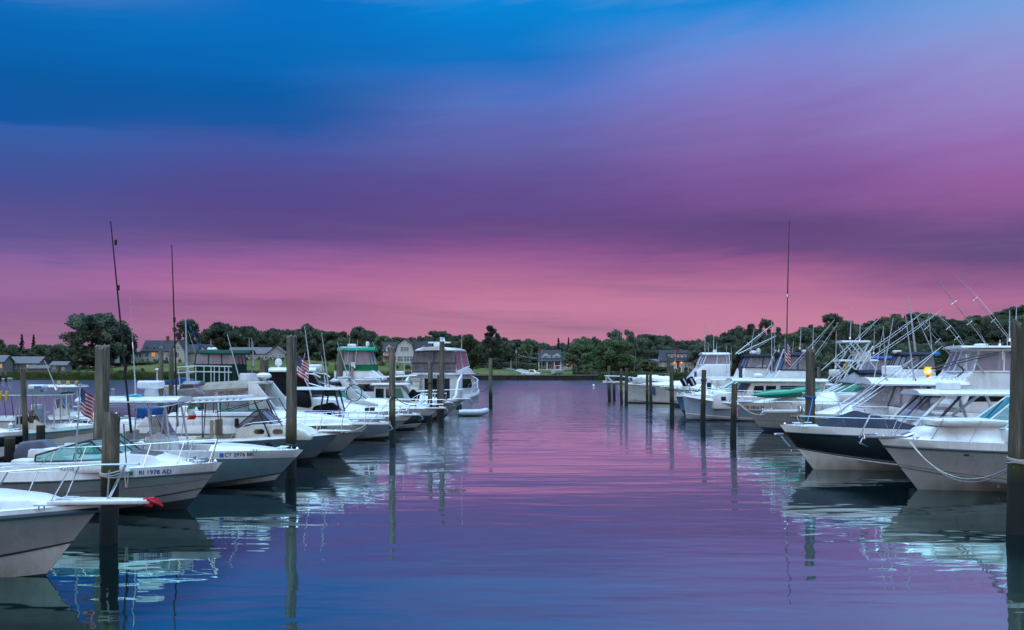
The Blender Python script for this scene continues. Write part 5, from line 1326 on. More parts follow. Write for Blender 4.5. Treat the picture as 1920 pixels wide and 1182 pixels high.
m.obj('rolled_canvas', OFFW, b.root)
b.tubes('top_leg', [[(b.x(477, -.8), -.8, 2.1), (b.x(507, -.8), -.86, .92)]], BLACKP, .026, True); b.tubes('top_leg', [[(b.x(502, -.8), -.75, 2.16), (b.x(529, -.8), -.8, 1.28)], [(b.x(379, -.8), -.8, 2.06), (b.x(382, -.8), -.95, .9)], [(b.x(386, -.8), -.8, 2.06), (b.x(384, -.8), -.95, .9)]], CARBON, .016, True)
b.tubes('top_leg', [[(b.x(470, -.8), -.78, 2.06), (b.x(403, -.8), -.8, 1.72)], [(b.x(400, -.8), -.8, 1.72), (b.x(402, -.8), -.84, 2.05)]], CARBON, .015, True)
b.seatchair(b.x(390), -.45, .35, UPHBEIGE, 200); b.seatchair(b.x(417), .35, .35, UPHBEIGE, -10); b.rail(b.x(445), .48, 5, .08, .6, r=.011, hbow=.58, x1=b.ovh + .1)
m = MB(); m.box(b.x(442), b.x(448), -.2, .05, 1.2, 1.5, .04); m.obj('speaker', BLACKP, b.root)
p0 = W_(b, b.P(338, 828, .9)); p1 = W_(b, b.P(351, 748, .9)); t = thing('flag', 'small red, white and green pennant hanging on a staff behind the CT 2976 BK boat', 'flag', p1)
m = MB()
for j in range(10):
    m.mi = (0, 0, 0, 2, 2, 1, 1, 1, 0, 0)[j]
    for i in range(4): f = lambda a, c: (.07 * a - .03 * math.sin(c * 1.3), .04 * math.sin(a * 1.5 + c), -c * .072); m.quad(f(i, j), f(i + 1, j), f(i + 1, j + 1), f(i, j + 1))
m.obj('flag_cloth', [F_RED, F_WHITE, DECAL_G], t); m = MB(); m.tube([tuple(Vector(p0) - Vector(p1)), (0, 0, .05)], .018, 6); m.obj('staff', ALU, t)
# white express cruiser with tan bimini
b = Boat('white express cruiser with tan bimini over clear curtains and long pulpit', 632, 853, 1, 7.6, 2.9, 1.10, 1.15, 1.2, cap=.28, cbow=.30, shp=2)
b.hull(TANHULL, GREYHULL, BOTTOM, WHITE, rub=RUBGREY, rubr=.022)  # tan and grey put the shade of the white side into the colour
b.foredeck(b.x(505), [(-9, .40), (b.x(505), .46), (b.x(600), .34), (b.x(650), .15), (b.x(680), 0)], .80, .06, edge=.28); b.cockpit(.5)
b.pulpit(.72, .24, anchor=True, th=.08); b.rail(b.x(450), .42, 7, .12, 1.6, x1=b.ovh + .55, hbow=.50, mid=.5)
for sg in (-1, 1): m = MB(); m.prism([(b.x(280), 1.1), (b.x(300), 1.5), (b.x(430), 1.62), (b.x(520), 1.62), (b.x(545), 1.3), (b.x(545), 1.1)], *sorted((sg * 1.05, sg * 1.36)), 0, .06); m.obj('coaming', WHITE, b.root)
m = MB(); m.box(b.x(300), b.x(500), -1.372, -1.363, 1.46, 1.49); m.box(b.x(300), b.x(500), 1.363, 1.372, 1.46, 1.49); m.obj('stripe', RUB, b.root, smooth=False)
x = b.x(588, -1.1); w = b.letter('CT 1842 AN' if False else '', x, 1, .1, TXT_BLK) if False else 0
zz = b.z(802, b.x(600), -.95); xx = b.x(589, -.95); b.decal(xx - .08, xx + .08, zz - .04, zz + .05, paint('decal_orange', (.5, .2, .06), .5, .2, 8))
for k in range(6): xx = b.x(595 + 3.0 * k, -.95); b.decal(xx - .028, xx + .018, zz - .055 + .01 * (k % 2), zz + .055, TXT_GRY, 'letter_stroke')
b.shield(b.x(428), b.x(512), 1.62, 1.98, 1.25, 1.0, .55, WHITEP, GLASS, .15, .02, 2)
o = b.canopy(b.x(391), b.x(489), 1.15, 2.36, .20, CV_TAN, 'bimini', .5, .16, nose=.10); zt = 2.36
b.glaze([(b.x(402), -1.15, 1.6), (b.x(440), -1.18, 1.62), (b.x(478), -1.1, 1.64), (b.x(500), 0, 1.75), (b.x(478), 1.1, 1.64), (b.x(440), 1.18, 1.62), (b.x(402), 1.15, 1.6)],
        [(b.x(402), -1.05, zt), (b.x(440), -1.1, zt + .05), (b.x(484), -1.0, zt + .09), (b.x(486), 0, zt + .12), (b.x(484), 1.0, zt + .09), (b.x(440), 1.1, zt + .05), (b.x(402), 1.05, zt)], CV_TAN, VINYL, .03, 'curtain_frame', 'clear_curtain', sill=False)
for u, v, k in ((413, 735, 1), (433, 736, 1.3), (425, 741, .8)):
    p = b.P(u, v, .2); m = MB(); m.prism([(p[0] - .09 * k, p[2] - .09), (p[0] + .1 * k, p[2] - .09), (p[0] + .02, p[2] + .12 * k)], p[1] - .05, p[1] + .05, 0, .02); m.obj('float', ORANGE, b.root)
m = MB(); m.prism([(b.x(484), 1.75), (b.x(520), 1.72), (b.x(535), 1.72), (b.x(497), 2.66), (b.x(482), 2.66)], -1.28, -1.14, 0, .03); m.obj('radar_arch', OFFW, b.root); m = MB(); m.prism([(b.x(484), 1.75), (b.x(520), 1.72), (b.x(535), 1.72), (b.x(497), 2.66), (b.x(482), 2.66)], 1.14, 1.28, 0, .03); m.box(b.x(480), b.x(498), -1.28, 1.28, 2.60, 2.70, .04); m.obj('radar_arch', OFFW, b.root)
b.radome(b.x(491), .3, 2.7, .28, .22); b.antenna(b.P(455, 733), b.P(426, 627), .03); b.hatch(b.x(585), 0, .5, .5, SMOKE); b.outboard(-7.7, .0, .7, 1.1)
p = W_(b, b.P(640, 778, .5)); us_flag('small US flag on the bow rail of the express cruiser with the tan bimini', (p[0], p[1], p[2] + .25), .34, .55, .45, -1, .1, (p[0] + .03, p[1], p[2] - .3))
# grey camper canvas boat behind
b = Boat('boat with grey camper canvas and a covered motor, behind the white T-top', 500, wl_depth(41.5) + 0 if False else 690 + 5920 / 41.5, 1, 6.2, 2.4, 1.05, .95, .9)
b.hull(); b.foredeck(-2.4, [(-2.4, .3), (-1.0, .2), (0, 0)]); b.cockpit(.4)
zz = 1.2; b.glaze([(b.x(333), -1, zz), (b.x(395), -1, zz), (b.x(400), 1, zz), (b.x(333), 1, zz)], [(b.x(352), -.85, 2.5), (b.x(376), -.85, 2.5), (b.x(378), .85, 2.5), (b.x(352), .85, 2.5)], CV_GREY, [SMOKE, SMOKE, CV_GREY, CV_GREY], .03, 'camper_frame', 'curtain', closed=True)
b.canopy(b.x(350), b.x(380), .9, 2.5, .07, CV_GREY, 'camper_top', .2, .08); b.outboard(b.x(366, -1.3) + .0, -1.3, 1.55, 1.5, cover=canvas('taupe', (.20, .17, .17)), name='covered_motor')
# blue canvas boat with white outboard, bow left
b = Boat('small white boat with a square blue canvas and white outboard beyond the white T-top', 165, 690 + 5920 / 39.5, -1, 3.6, 2.0, 1.22, 1.12, .6, cap=.12)
b.hull(WHITE, WHITE); b.foredeck(-1.4); b.cockpit(.4); m = MB(); m.box(b.x(302), b.x(266), -.8, .8, 1.2, 1.62, .05); m.obj('canvas_cover', CV_BLUE, b.root)
b.outboard(-3.85, 0, 1.05, 1.15, tilt=0); b.letter('RI 409', b.x(285, .9), 1.12, .09, TXT_GRY)
# T-top boat, bow at 786
b = Boat('white T-top fishing boat with black covered console and two leaning white antennas', 719, 824, 1, 7.6, 2.6, 1.06, .95, 1.3, cap=.22, cbow=.3)
b.hull(PALEBLUE, OFFW, BOTTOM, WHITE, rub=RUBGREY, rubr=.02); b.foredeck(-2.2, [(-2.2, .16), (-1, .12), (0, 0)], .75, .05, edge=.2); b.cockpit(.4); b.pulpit(.35, .2, anchor=True)
b.canopy(b.x(553), b.x(652), 1.0, 2.24, .08, OFFW, 't_top', .4, .03, edge=ALU)
b.tubes('t_top_leg', [[(b.x(606, -.8), -.6, 2.25), (b.x(597, -.8), -.7, .9)], [(b.x(625, -.8), -.6, 2.25), (b.x(640, -.8), -.6, .9)]], BLACKP, .04, True)
m = MB(); m.box(b.x(612), b.x(632), -.5, .5, 1.95, 2.24, .04); m.obj('electronics_box', BLACKP, b.root); m = MB(); m.prism([(b.x(585), .9), (b.x(592), 1.5), (b.x(620), 1.65), (b.x(648), 1.1), (b.x(655), .9)], -.7, .7, .1, .12); m.obj('console_cover', CV_BLACK, b.root)
b.antenna((b.x(621), -.6, 2.33), b.P(603, 624, -.6), .034); b.antenna((b.x(608), .4, 2.33), b.P(603, 667, .4), .03); b.rail(b.x(640), .42, 6, .1, 1.2, hbow=.46)
m = MB(); m.box(b.x(684), b.x(702), -.1, .25, 1.25, 1.45, .05); m.obj('windlass', BLACKP, b.root); b.outboard(-7.7, 0, .6, 1.2, BLACKP)
p = b.P(664, 737, -.7); m = MB(); m.tube([(p[0] + .34 * math.cos(k), p[1], p[2] + .36 * math.sin(k)) for k in [i * math.pi / 10 for i in range(21)]], .022, 5); lo = m.obj('net_hoop', CARBON, b.root); m = MB(); m.tube([(p[0] - .1, p[1], p[2] - .34), b.P(630, 787, -.7)], .02, 5); m.obj('net_handle', paint('handle_blue', (.02, .25, .45), .4, .2, 5), lo)
# black hardtop express
b = Boat('express boat with black side curtains under a white hardtop, dark cockpit cover', 722, 690 + 5920 / 47.2, 1, 8.8, 3.0, 1.15, 1.1, 1.2)
b.hull(WHITE, WHITE); b.foredeck(-3.8, [(-3.8, .45), (-2, .35), (0, .05), (.5, 0)], .8, .06, edge=.25); b.cockpit(.5)
c = b.cab([(b.x(503), 1.0), (b.x(503), 1.95), (b.x(640), 1.75), (b.x(655), 1.0)], 1.3, WHITE, 'deckhouse', .05, .08)
b.glaze([(b.x(516), -1.2, 1.95), (b.x(596), -1.2, 1.9), (b.x(600), 1.2, 1.9), (b.x(516), 1.2, 1.95)], [(b.x(516), -1.1, 3.0), (b.x(572), -1.1, 3.0), (b.x(572), 1.1, 3.0), (b.x(516), 1.1, 3.0)], BLACKP, CV_BLACK, .03, 'curtain_frame', 'black_curtain', closed=True)
b.canopy(b.x(510), b.x(598), 1.25, 3.02, .14, WHITE, 'hardtop', .35, .07); b.radome(b.x(522), 0, 3.2, .17, .34); b.radar_box(b.x(592, -.3), -.3, 3.02, .55, .22, .5, .12)
m = MB(); m.prism([(b.x(548), 1.45), (b.x(556), 2.02), (b.x(578), 2.1), (b.x(592), 1.9), (b.x(596), 1.3)], -1.5, -.3, 0, .2); m.obj('cockpit_cover', CV_BLACK, b.root)
b.tubes('arch_tube', [[(b.x(566, -1.3), -1.35, 2.95), (b.x(580, -1.3), -1.4, 2.3), (b.x(592, -1.3), -1.45, 1.2)], [(b.x(566, -1.3), -1.35, 2.95), (b.x(590, -1.3), -1.3, 2.9), (b.x(600, -1.3), -1.2, 2.75)], [(b.x(577, -1.3), -1.35, 2.5), (b.x(604, -1.3), -1.3, 2.3)]], ALU, .035, True)
b.antenna((b.x(578), .5, 3.1), b.P(571, 612, .5), .036); b.antenna((b.x(573), -.9, 3.1), b.P(572, 662, -.9), .03); b.antenna((b.x(526), .9, 3.1), b.P(506, 661, .9), .02, CARBON)
p = W_(b, b.P(557, 664, -1.5)); p2 = W_(b, b.P(572, 700, -1.5)); us_flag('large US flag beside the iron banded tall piling', p, .80, 1.0, .62, 1, .15, p2, TEAK)
# navy hulled express
b = Boat('navy hulled express cruiser with teal windshield, white arch and slim dark hull ports', 775, 806, 1, 9.4, 3.1, 1.08, 1.2, 1.27, cap=.36, cbow=.28, shp=2.2)
b.hull(NAVY, OFFW, BOTTOM, WHITE, rub=RUB, rubr=.028); b.stripe(.0, .12, WHITEP)
b.foredeck(b.x(690), [(b.x(690), .42), (b.x(740), .34), (b.x(790), .12), (b.x(812), 0)], .84, .06, edge=.3); b.cockpit(.6); b.pulpit(.4, .22)
for sg in (-1, 1): m = MB(); m.prism([(b.x(560), 1.2), (b.x(575), 1.55), (b.x(690), 1.6), (b.x(715), 1.4), (b.x(715), 1.2)], *sorted((sg * 1.1, sg * 1.44)), 0, .06); m.obj('coaming', WHITE, b.root)

for u0, u1 in ((656, 670), (699, 714)): b.decal(b.x(u0, -1.4), b.x(u1, -1.4), 1.02, 1.18, DARKGL, 'hull_port')
b.shield(b.x(625), b.x(692), 1.55, 2.05, 1.3, 1.05, .75, WHITEP, GLASSG, .2, .028, 2); b.rail(b.x(640), .42, 7, .12, 1.4, x1=b.ovh + .3, hbow=.48, mid=.5)
for sg in (-1, 1): m = MB(); m.prism([(b.x(663), 1.55), (b.x(690), 1.5), (b.x(650), 2.68), (b.x(643), 2.68)], *sorted((sg * 1.2, sg * 1.36)), 0, .03); m.obj('radar_arch', OFFW, b.root)
m = MB(); m.box(b.x(640), b.x(652), -1.36, 1.36, 2.62, 2.74, .04); m.obj('arch_top', OFFW, b.root); b.radar_box(b.x(636), -.4, 2.3, .62, .26, .55, .05, 'LOW')
b.canopy(b.x(605), b.x(645), 1.2, 2.3, .1, CV_BLACK, 'bimini', .3, .1); b.antenna((b.x(648), .8, 2.7), b.P(632, 640, .8), .03)
for k in (1, 2): b.hatch(b.x(715 + 22 * k), 0, .5, .5, SMOKE)
# tan hulled pilothouse
b = Boat('tan hulled pilothouse boat with green tinted windows beside the rope looped piling', 808, 790, 1, 8.6, 2.9, 1.08, .95, 1.05, cap=.12)
b.hull(TANHULL, TANHULL, BOTTOM, WHITE, rub=RUBGREY); b.foredeck(-2.6, [(-2.6, .25), (-1.2, .18), (0, 0)], .75, .05, edge=.2); b.cockpit(.45); b.pulpit(.25, .2)
c = b.cab([(b.x(704), .95), (b.x(706), 2.15), (b.x(757), 2.15), (b.x(772), 1.35), (b.x(775), .95)], 1.15, WHITE, 'pilothouse', .05, .06)
b.cwin([(b.x(709), 1.42), (b.x(724), 1.42), (b.x(724), 1.98), (b.x(709), 1.98)], c, DARKGL); b.cwin([(b.x(728), 1.42), (b.x(740), 1.42), (b.x(740), 1.98), (b.x(728), 1.98)], c, DARKGL); b.cwin([(b.x(744), 1.42), (b.x(762), 1.42), (b.x(755), 1.98), (b.x(744), 1.98)], c, GLASSG)
for y0, y1 in ((-.95, -.1), (.1, .95)): b.fwin((b.x(771), 1.42), (b.x(759), 2.05), y0, y1, c, GLASSG)
b.canopy(b.x(698), b.x(772), 1.3, 2.17, .12, WHITE, 'hardtop', .3, .06); b.canopy(b.x(685), b.x(783), .9, 2.62, .07, OFFW, 'upper_top', .3, .04, nose=.15)
b.tubes('top_leg', [[(b.x(712, -.8), -.7, 2.25), (b.x(706, -.8), -.7, 2.64)], [(b.x(750, -.8), -.7, 2.25), (b.x(757, -.8), -.7, 2.66)]], ALU, .03, True)
b.radar_box(b.x(750), -.2, 2.72, .5, .2, .45, .08); b.radome(b.x(733), .2, 2.3, .22, .2); b.antenna((b.x(743), -.6, 2.3), b.P(743, 668, -.6), .034); b.antenna((b.x(757), .5, 2.3), b.P(757, 655, .5), .034)
m = MB(); m.prism([(b.x(762), 1.15), (b.x(765), 1.5), (b.x(774), 1.95), (b.x(783), 1.72), (b.x(789), 1.75), (b.x(786), 1.3), (b.x(780), 1.1)], -.5, .2, 0, .08); m.obj('covered_grill', CV_BLACK, b.root); b.rail(b.x(765), .6, 6, .1, .8, hbow=.6)
# grey bow with the green flybridge
b = Boat('grey bowed flybridge cruiser with bright green canvas top and skirt', 831, 786, 1, 9.2, 3.3, 1.22, 1.05, 1.35, cap=.10)
b.hull(GREYHULL, GREYHULL, BOTTOM, WHITE, rub=RUBGREY); b.foredeck(-3.0, [(-3, .5), (-1.5, .35), (0, 0)], .75, .05, edge=.2); b.cockpit(.5); b.pulpit(.35, .22)
c = b.cab([(b.x(620), 1.0), (b.x(625), 2.45), (b.x(716), 2.45), (b.x(742), 1.6), (b.x(748), 1.0)], 1.4, WHITE, 'deckhouse', .04, .08)
b.cwin([(b.x(640), 1.75), (b.x(668), 1.75), (b.x(668), 2.2), (b.x(640), 2.2)], c); b.cwin([(b.x(674), 1.75), (b.x(718), 1.75), (b.x(706), 2.2), (b.x(674), 2.2)], c); b.fwin((b.x(740), 1.7), (b.x(720), 2.35), -1.2, 1.2, c)
b.canopy(b.x(628), b.x(722), 1.5, 2.43, .1, WHITE, 'deckhouse_roof', .3, .04)
f = b.cab([(b.x(633), 2.52), (b.x(633), 3.05), (b.x(704), 3.05), (b.x(714), 2.75), (b.x(722), 2.52)], 1.3, WHITE, 'flybridge', .05, .05)
B0 = [(b.x(635), -1.28, 3.05), (b.x(702), -1.28, 3.05), (b.x(708), 0, 3.05), (b.x(702), 1.28, 3.05), (b.x(635), 1.28, 3.05)]; T0 = [(b.x(635), -1.26, 3.36), (b.x(702), -1.26, 3.38), (b.x(708), 0, 3.40), (b.x(702), 1.26, 3.38), (b.x(635), 1.26, 3.36)]
b.glaze(B0, T0, CV_GREEN2, CV_GREEN2, .03, 'canvas_skirt', 'skirt_panel', closed=True)
T1 = [(b.x(641), -1.1, 4.25), (b.x(696), -1.1, 4.25), (b.x(700), 0, 4.3), (b.x(696), 1.1, 4.25), (b.x(641), 1.1, 4.25)]
def split(A, k=2):
    out = []
    for p, q in zip(A, A[1:]):
        out += [tuple(Vector(p).lerp(Vector(q), i / k)) for i in range(k)]
    return out + [A[-1]]
b.glaze(split(T0), split(T1), CV_GREEN2, VINYLP, .035, 'curtain_frame', 'clear_curtain', sill=False); b.canopy(b.x(636), b.x(706), 1.25, 4.22, .16, CV_TEAL, 'bimini', .5, .12)
b.canopy(b.x(640), b.x(690), .7, 4.42, .07, OFFW, 'radar_shelf', .3, .03); b.radar_box(b.x(660), 0, 4.5, .5, .16, .45, .03); b.radome(b.x(688), .3, 4.45, .12, .3); b.antenna((b.x(656), -1.2, 3.0), b.P(656, 633, -1.2), .036); b.antenna((b.x(671), -1.25, 3.2), b.P(671, 636, -1.25), .036); b.antenna((b.x(700), 1.2, 4.3), b.P(698, 641, 1.2), .03)
m = MB(); m.box(b.x(655), b.x(676), -.3, .5, 2.62, 2.82, .08); m.obj('folded_cover', CV_GREEN2, b.root); b.rail(b.x(760), .6, 6, .1, .8, hbow=.65)
m = MB(); p = b.P(661, 684, -1.31); m.add([(p[0] - .12, p[1], p[2] - .15), (p[0] + .16, p[1], p[2] - .12), (p[0] + .13, p[1], p[2] + .16), (p[0] - .1, p[1], p[2] + .12)], [(0, 1, 2, 3)]); m.obj('emblem', WHITEP, b.root, smooth=False)
p = W_(b, b.P(655, 684, -1.5)); us_flag('small drooping US flag in front of the bright green canvas skirt', p, .4, .75, .7, 1, .1, (p[0], p[1], p[2] - .9))
SMOKEP = film('smoked_pink_panel', (.66, .58, .63), (.30, .25, .28), .5, .08)
# big white motor yacht seen over its stern
b = Boat('large white motor yacht showing its open stern, curved steps and pale flybridge enclosure', 876, 690 + 5920 / 78, 1, 10.6, 3.7, 1.75, 1.1, 1.5, yaw=78, cap=.15, d=78); b.root.scale = (1.1, 1.08, 1.0)
b.hull(WHITE, WHITE, BOTTOM, WHITE, rub=RUBGREY, rubr=.03); b.foredeck(-4.0, [(-4, .5), (-2, .35), (0, .05)], .75, .06, edge=.2); b.cockpit(.55, .25, WHITE); b.rail(-5.5, .75, 9, .1, .6, mid=.5, hbow=.8, mat=WHITEP); b.pulpit(.5, .25)
X0 = -8.0; c = b.cab([(X0, .55), (X0, 2.75), (-4.4, 2.75), (-2.9, 1.7), (-2.7, 1.0), (-2.7, .55)], 1.62, WHITE, 'saloon', .03, .1)
b.cwin([(-7.4, 1.75), (-4.4, 1.75), (-4.9, 2.4), (-7.4, 2.4)], c); b.fwin((-3.0, 1.75), (-4.3, 2.65), -1.4, 1.4, c)
m = MB(); m.box(X0 - .012, X0 - .004, -.95, .75, .6, 2.45); m.obj('saloon_door', DARKGL, b.root, smooth=False)
m = MB()
for k in range(6): m.box(X0 - 1.25 + k * .2, X0 - .02, .95, 1.68, .55 + k * .33, .88 + k * .33, .05)
m.obj('bridge_steps', CREAM, b.root); m = MB(); m.prism([(-10.3, .55), (-10.3, 1.15), (-9.4, 1.3), (-8.9, 2.3), (X0, 2.75), (X0, .55)], -1.82, -1.66, .02, .04); m.obj('cockpit_wing', WHITE, b.root); m = MB(); m.prism([(-10.3, .55), (-10.3, 1.15), (-9.4, 1.3), (-8.9, 2.3), (X0, 2.75), (X0, .55)], 1.66, 1.82, .02, .04); m.obj('cockpit_wing', WHITE, b.root)
b.canopy(-8.7, -3.6, 1.72, 2.72, .1, WHITE, 'bridge_deck', .4, .03)
b.cab([(-8.4, 2.8), (-8.4, 2.95), (-5.6, 3.3), (-4.5, 3.1), (-3.9, 2.8)], 1.55, WHITE, 'flybridge', .05, .06)
BB = split([(-8.4, -1.5, 2.92), (-4.9, -1.45, 3.3), (-4.6, 0, 3.3), (-4.9, 1.45, 3.3), (-8.4, 1.5, 2.92)]); TT = split([(-8.2, -1.32, 4.35), (-5.5, -1.32, 4.45), (-5.3, 0, 4.5), (-5.5, 1.32, 4.45), (-8.2, 1.32, 4.35)])
b.glaze(BB, TT, WHITEP, SMOKEP, .04, 'curtain_frame', 'clear_curtain')
yy = [-1.5, -.75, 0, .75, 1.5]; b.glaze([(-8.42, y, 2.9) for y in yy], [(-8.42, y * 1.0, 3.52) for y in yy], BLACKP, SMOKEP, .03, 'stern_curtain_frame', 'stern_curtain', bars=False); b.glaze([(-8.41, y, 3.55) for y in yy[::2]], [(-8.22, y * .88, 4.36) for y in yy[::2]], BLACKP, SMOKEP, .03, 'stern_curtain_frame', 'stern_curtain')
b.canopy(-8.5, -5.1, 1.42, 4.38, .16, OFFW, 'hardtop', .5, .14)
for y in (-.8, .1, .9): m = MB(); m.lathe([(.02, 0), (.33, .05), (.36, .3), (.28, .55), (.05, .6)], (-6.6, y, 3.2), 12); m.obj('helm_seat', UPH, b.root)
m = MB(); m.box(-7.3, -6.9, -.75, .75, 4.95, 5.05, .04); m.box(-7.25, -6.95, -.25, .25, 4.6, 4.95, .05); m.obj('radar_mast', WHITEP, b.root); b.radar_box(-7.1, .1, 4.7, .5, .25, .5, .0, ped=False); b.open_array(-7.1, -.2, 4.98, 1.1, 5); b.antenna((-6.0, -1.2, 4.5), (-6.0, -1.25, 8.0), .022)
b.cleat(-.6, -.8)
# inflatable dinghy
dk = thing('dinghy', 'small pale grey inflatable dinghy with outboard beside the large motor yacht', 'dinghy', (X_at(887, 65.3), 65.3, 0), R(4))
HYP = paint('hypalon', (.50, .54, .58), .45, .2, 4); m = MB(); tp = [(-.95, -.48, .22), (.35, -.48, .24), (.72, -.30, .30), (.86, 0, .34), (.72, .30, .30), (.35, .48, .24), (-.95, .48, .22)]
def smooth_path(P, n=6):
    P = [Vector(p) for p in P]; out = []
    for i in range(len(P) - 1):
        a, b_, c_, d_ = P[max(i - 1, 0)], P[i], P[i + 1], P[min(i + 2, len(P) - 1)]
        for k in range(n):
            t = k / n; out.append(tuple(.5 * ((2 * b_) + (c_ - a) * t + (2 * a - 5 * b_ + 4 * c_ - d_) * t * t + (3 * b_ - a - 3 * c_ + d_) * t ** 3)))
    return out + [tuple(P[-1])]
m.tube(smooth_path(tp), .21, 12); m.obj('tube', HYP, dk); m = MB(); m.slab([(-.8, -.4), (.5, -.35), (.7, 0), (.5, .35), (-.8, .4)], .08, .14); m.obj('floor', GREYP, dk)
m = MB(); m.box(-.82, -.76, -.45, .45, .05, .42, .01); m.obj('transom', GREYP, dk); m = MB(); m.box(-.1, .15, -.5, .5, .36, .42, .02); m.obj('thwart', OFFW, dk)
m = MB(); m.prism([(-1.12, .42), (-1.15, .75), (-.98, .86), (-.74, .8), (-.72, .45)], -.14, .14, .2, .04); m.prism([(-.98, .45), (-.86, .45), (-.9, -.2), (-.98, -.2)], -.05, .05, 0, .01); m.obj('outboard_motor', BLACKP, dk)
# trawler with dark green top and mast, bow left
b = Boat('trawler with dark green flybridge canvas, white railed upper deck and stout mast', 333, 690 + 5920 / 60, -1, 8.2, 3.0, 1.4, 1.1, .8)
b.hull(WHITE, WHITE); b.foredeck(-1.5); b.cockpit(.6)
c = b.cab([(b.x(478), 1.0), (b.x(478), 1.9), (b.x(352), 1.86), (b.x(346), 1.0)], 1.35, WHITE, 'deckhouse', .03, .06); b.canopy(b.x(482), b.x(340), 1.5, 1.88, .12, WHITE, 'upper_deck', .4, .03)
for u0, u1 in ((375, 392), (398, 415), (421, 438), (444, 462)): b.cwin([(b.x(u0), 1.35), (b.x(u1), 1.35), (b.x(u1), 1.72), (b.x(u0), 1.72)], c)
zt, zm = b.z(686.5), b.z(697)
for zz in (zt, zm): b.tubes('upper_rail', [[(b.x(447), -1.4, zz - .04), (b.x(376), -1.4, zz), (b.x(342), -.9, zz - .08), (b.x(342), .9, zz - .08), (b.x(376), 1.4, zz), (b.x(447), 1.4, zz - .04)]], WHITEP, .035)
ro = MB()
for u in (366, 381, 396, 409, 415, 424, 434, 441):
    for y in (-1.4, 1.4): ro.tube([(b.x(u), y, 1.95), (b.x(u), y, zt - .02)], .032, 5)
for y in (-.9, .9): ro.tube([(b.x(347), y, 1.95), (b.x(344), y, zt - .07)], .032, 5)
ro.obj('rail_post', WHITEP, b.root)
K = [(b.x(377), -1.2, 1.95), (b.x(452), -1.2, 1.95), (b.x(452), 1.2, 1.95), (b.x(377), 1.2, 1.95)]; K1 = [(x, y, b.z(684)) for x, y, z in K]; b.glaze(K, K1, CV_GREEN, CV_GREEN, .03, 'canvas_skirt', 'skirt_panel', closed=True)
K2 = [(b.x(379), -1.1, b.z(663)), (b.x(449), -1.1, b.z(663)), (b.x(449), 1.1, b.z(663)), (b.x(379), 1.1, b.z(663))]; b.glaze(split(K1 + [K1[0]], 3), split(K2 + [K2[0]], 3), CV_GREEN, VINYLP, .035, 'curtain_frame', 'clear_curtain'); b.canopy(b.x(474), b.x(376), 1.2, b.z(665), .14, CV_GREEN, 'bimini', .6, .14)
m = MB(); m.prism([(b.x(452), 1.98), (b.x(458), 2.9), (b.x(474), 2.85), (b.x(480), 1.98)], -1.1, 1.1, 0, .08); m.obj('bridge_console', WHITE, b.root)
b.antenna((b.x(352), 0, 1.9), b.P(347.5, 588), .09, name='mast'); b.antenna(b.P(376, 690, -.8), b.P(353, 622, -.2), .035, name='boom'); b.antenna(b.P(381, 664, -1), b.P(350, 600), .045, paint('sail_cover_blue', (.01, .12, .42), .7, .2, 5), name='furled_sail')
m = MB(); m.tube([(b.x(402, -1.3), -1.3, 1.95), (b.x(398, -1.3), -1.3, b.z(658))], .10, 8, .08); m.obj('radar_post', WHITEP, b.root); b.radome(b.x(398, -1.3), -1.3, b.z(660), .32, .26, post=.05); b.open_array(b.x(402, -1.3), -1.75, 2.0, .75, 0)
for u, v0, v1, y in ((468, 669, 633, -1.1), (473, 712, 634, -1.2), (475, 690, 640, .8), (396, 652, 636, 0.5)): b.antenna(b.P(u, v0, y), b.P(u - 1, v1, y), .035)
# moored boat out in the cove
b = Boat('white boat with blue covers moored out in the cove behind the two slim pilings', 402, 690 + 5920 / 131, 1, 7.2, 2.4, 1.0, .85, .6)
b.hull(WHITE, WHITE); b.foredeck(-3.5, [(-3.5, .5), (-1.5, .4), (0, 0)]); b.cockpit(.4); m = MB(); m.prism([(-6.3, 1.0), (-6.2, 1.5), (-4.2, 1.9), (-2.2, 1.6), (-2, 1.0)], -.9, .9, .1, .1); m.obj('canvas_cover', CV_BLUE, b.root)
b.tubes('radar_post', [[(b.x(294.5), 0, .9), (b.x(294.5), 0, b.z(694))]], WHITEP, .09); b.radome(b.x(294.5), 0, b.z(695), .28, .25, post=.02); m = MB(); m.box(b.x(297), b.x(306), -.5, .5, .8, 1.6, .1); m.obj('outboard_motor', WHITEP, b.root)
# teal striped centre console, bow at the dock
b = Boat('cream centre console with a teal stripe and dark T-top at the left edge', 168, 690 + 5920 / 37, 1, 6.8, 2.4, 1.12, .72, .75, cap=.13)
b.hull(OFFW, OFFW, BOTTOM, WHITE, rub=TEAL_ST, rubr=.03); b.foredeck(-1.6, [(-1.6, .1), (-.8, .08), (0, 0)]); b.cockpit(.3); b.console(b.x(70), .42, .95, .35, CREAM, SMOKE, gh=.35, seat=False); b.seatchair(b.x(8), -.3, .3, UPHBEIGE, 0, .5)
m = MB(); m.box(b.x(40), b.x(50), -.4, .4, 1.1, 1.4, .03); m.box(b.x(63), b.x(74), -.4, .4, 1.1, 1.4, .03); m.obj('electronics_box', BLACKP, b.root)
CVD = canvas('grey_green', (.06, .085, .09)); b.canopy(b.x(-30), b.x(126), 1.0, 2.20, .06, CVD, 't_top', .6, .05, edge=WHITEP)
for a, c in ((82, 83), (98, 101), (30, 27), (36, 34)): b.tubes('t_top_leg', [[(b.x(a, -.7), -.6, 2.2), (b.x(c, -.7), -.65, .8)]], ALU, .028, True)
m = MB()
for k in range(5): x = b.x(-6 + 11 * k); m.box(x - .045, x + .045, -1.02, -.94, 2.0, 2.36, .015)
m.obj('rod_holder', YELLOW, b.root); b.radar_box(b.x(71), 0, 2.25, .56, .2, .5, .12, None); 
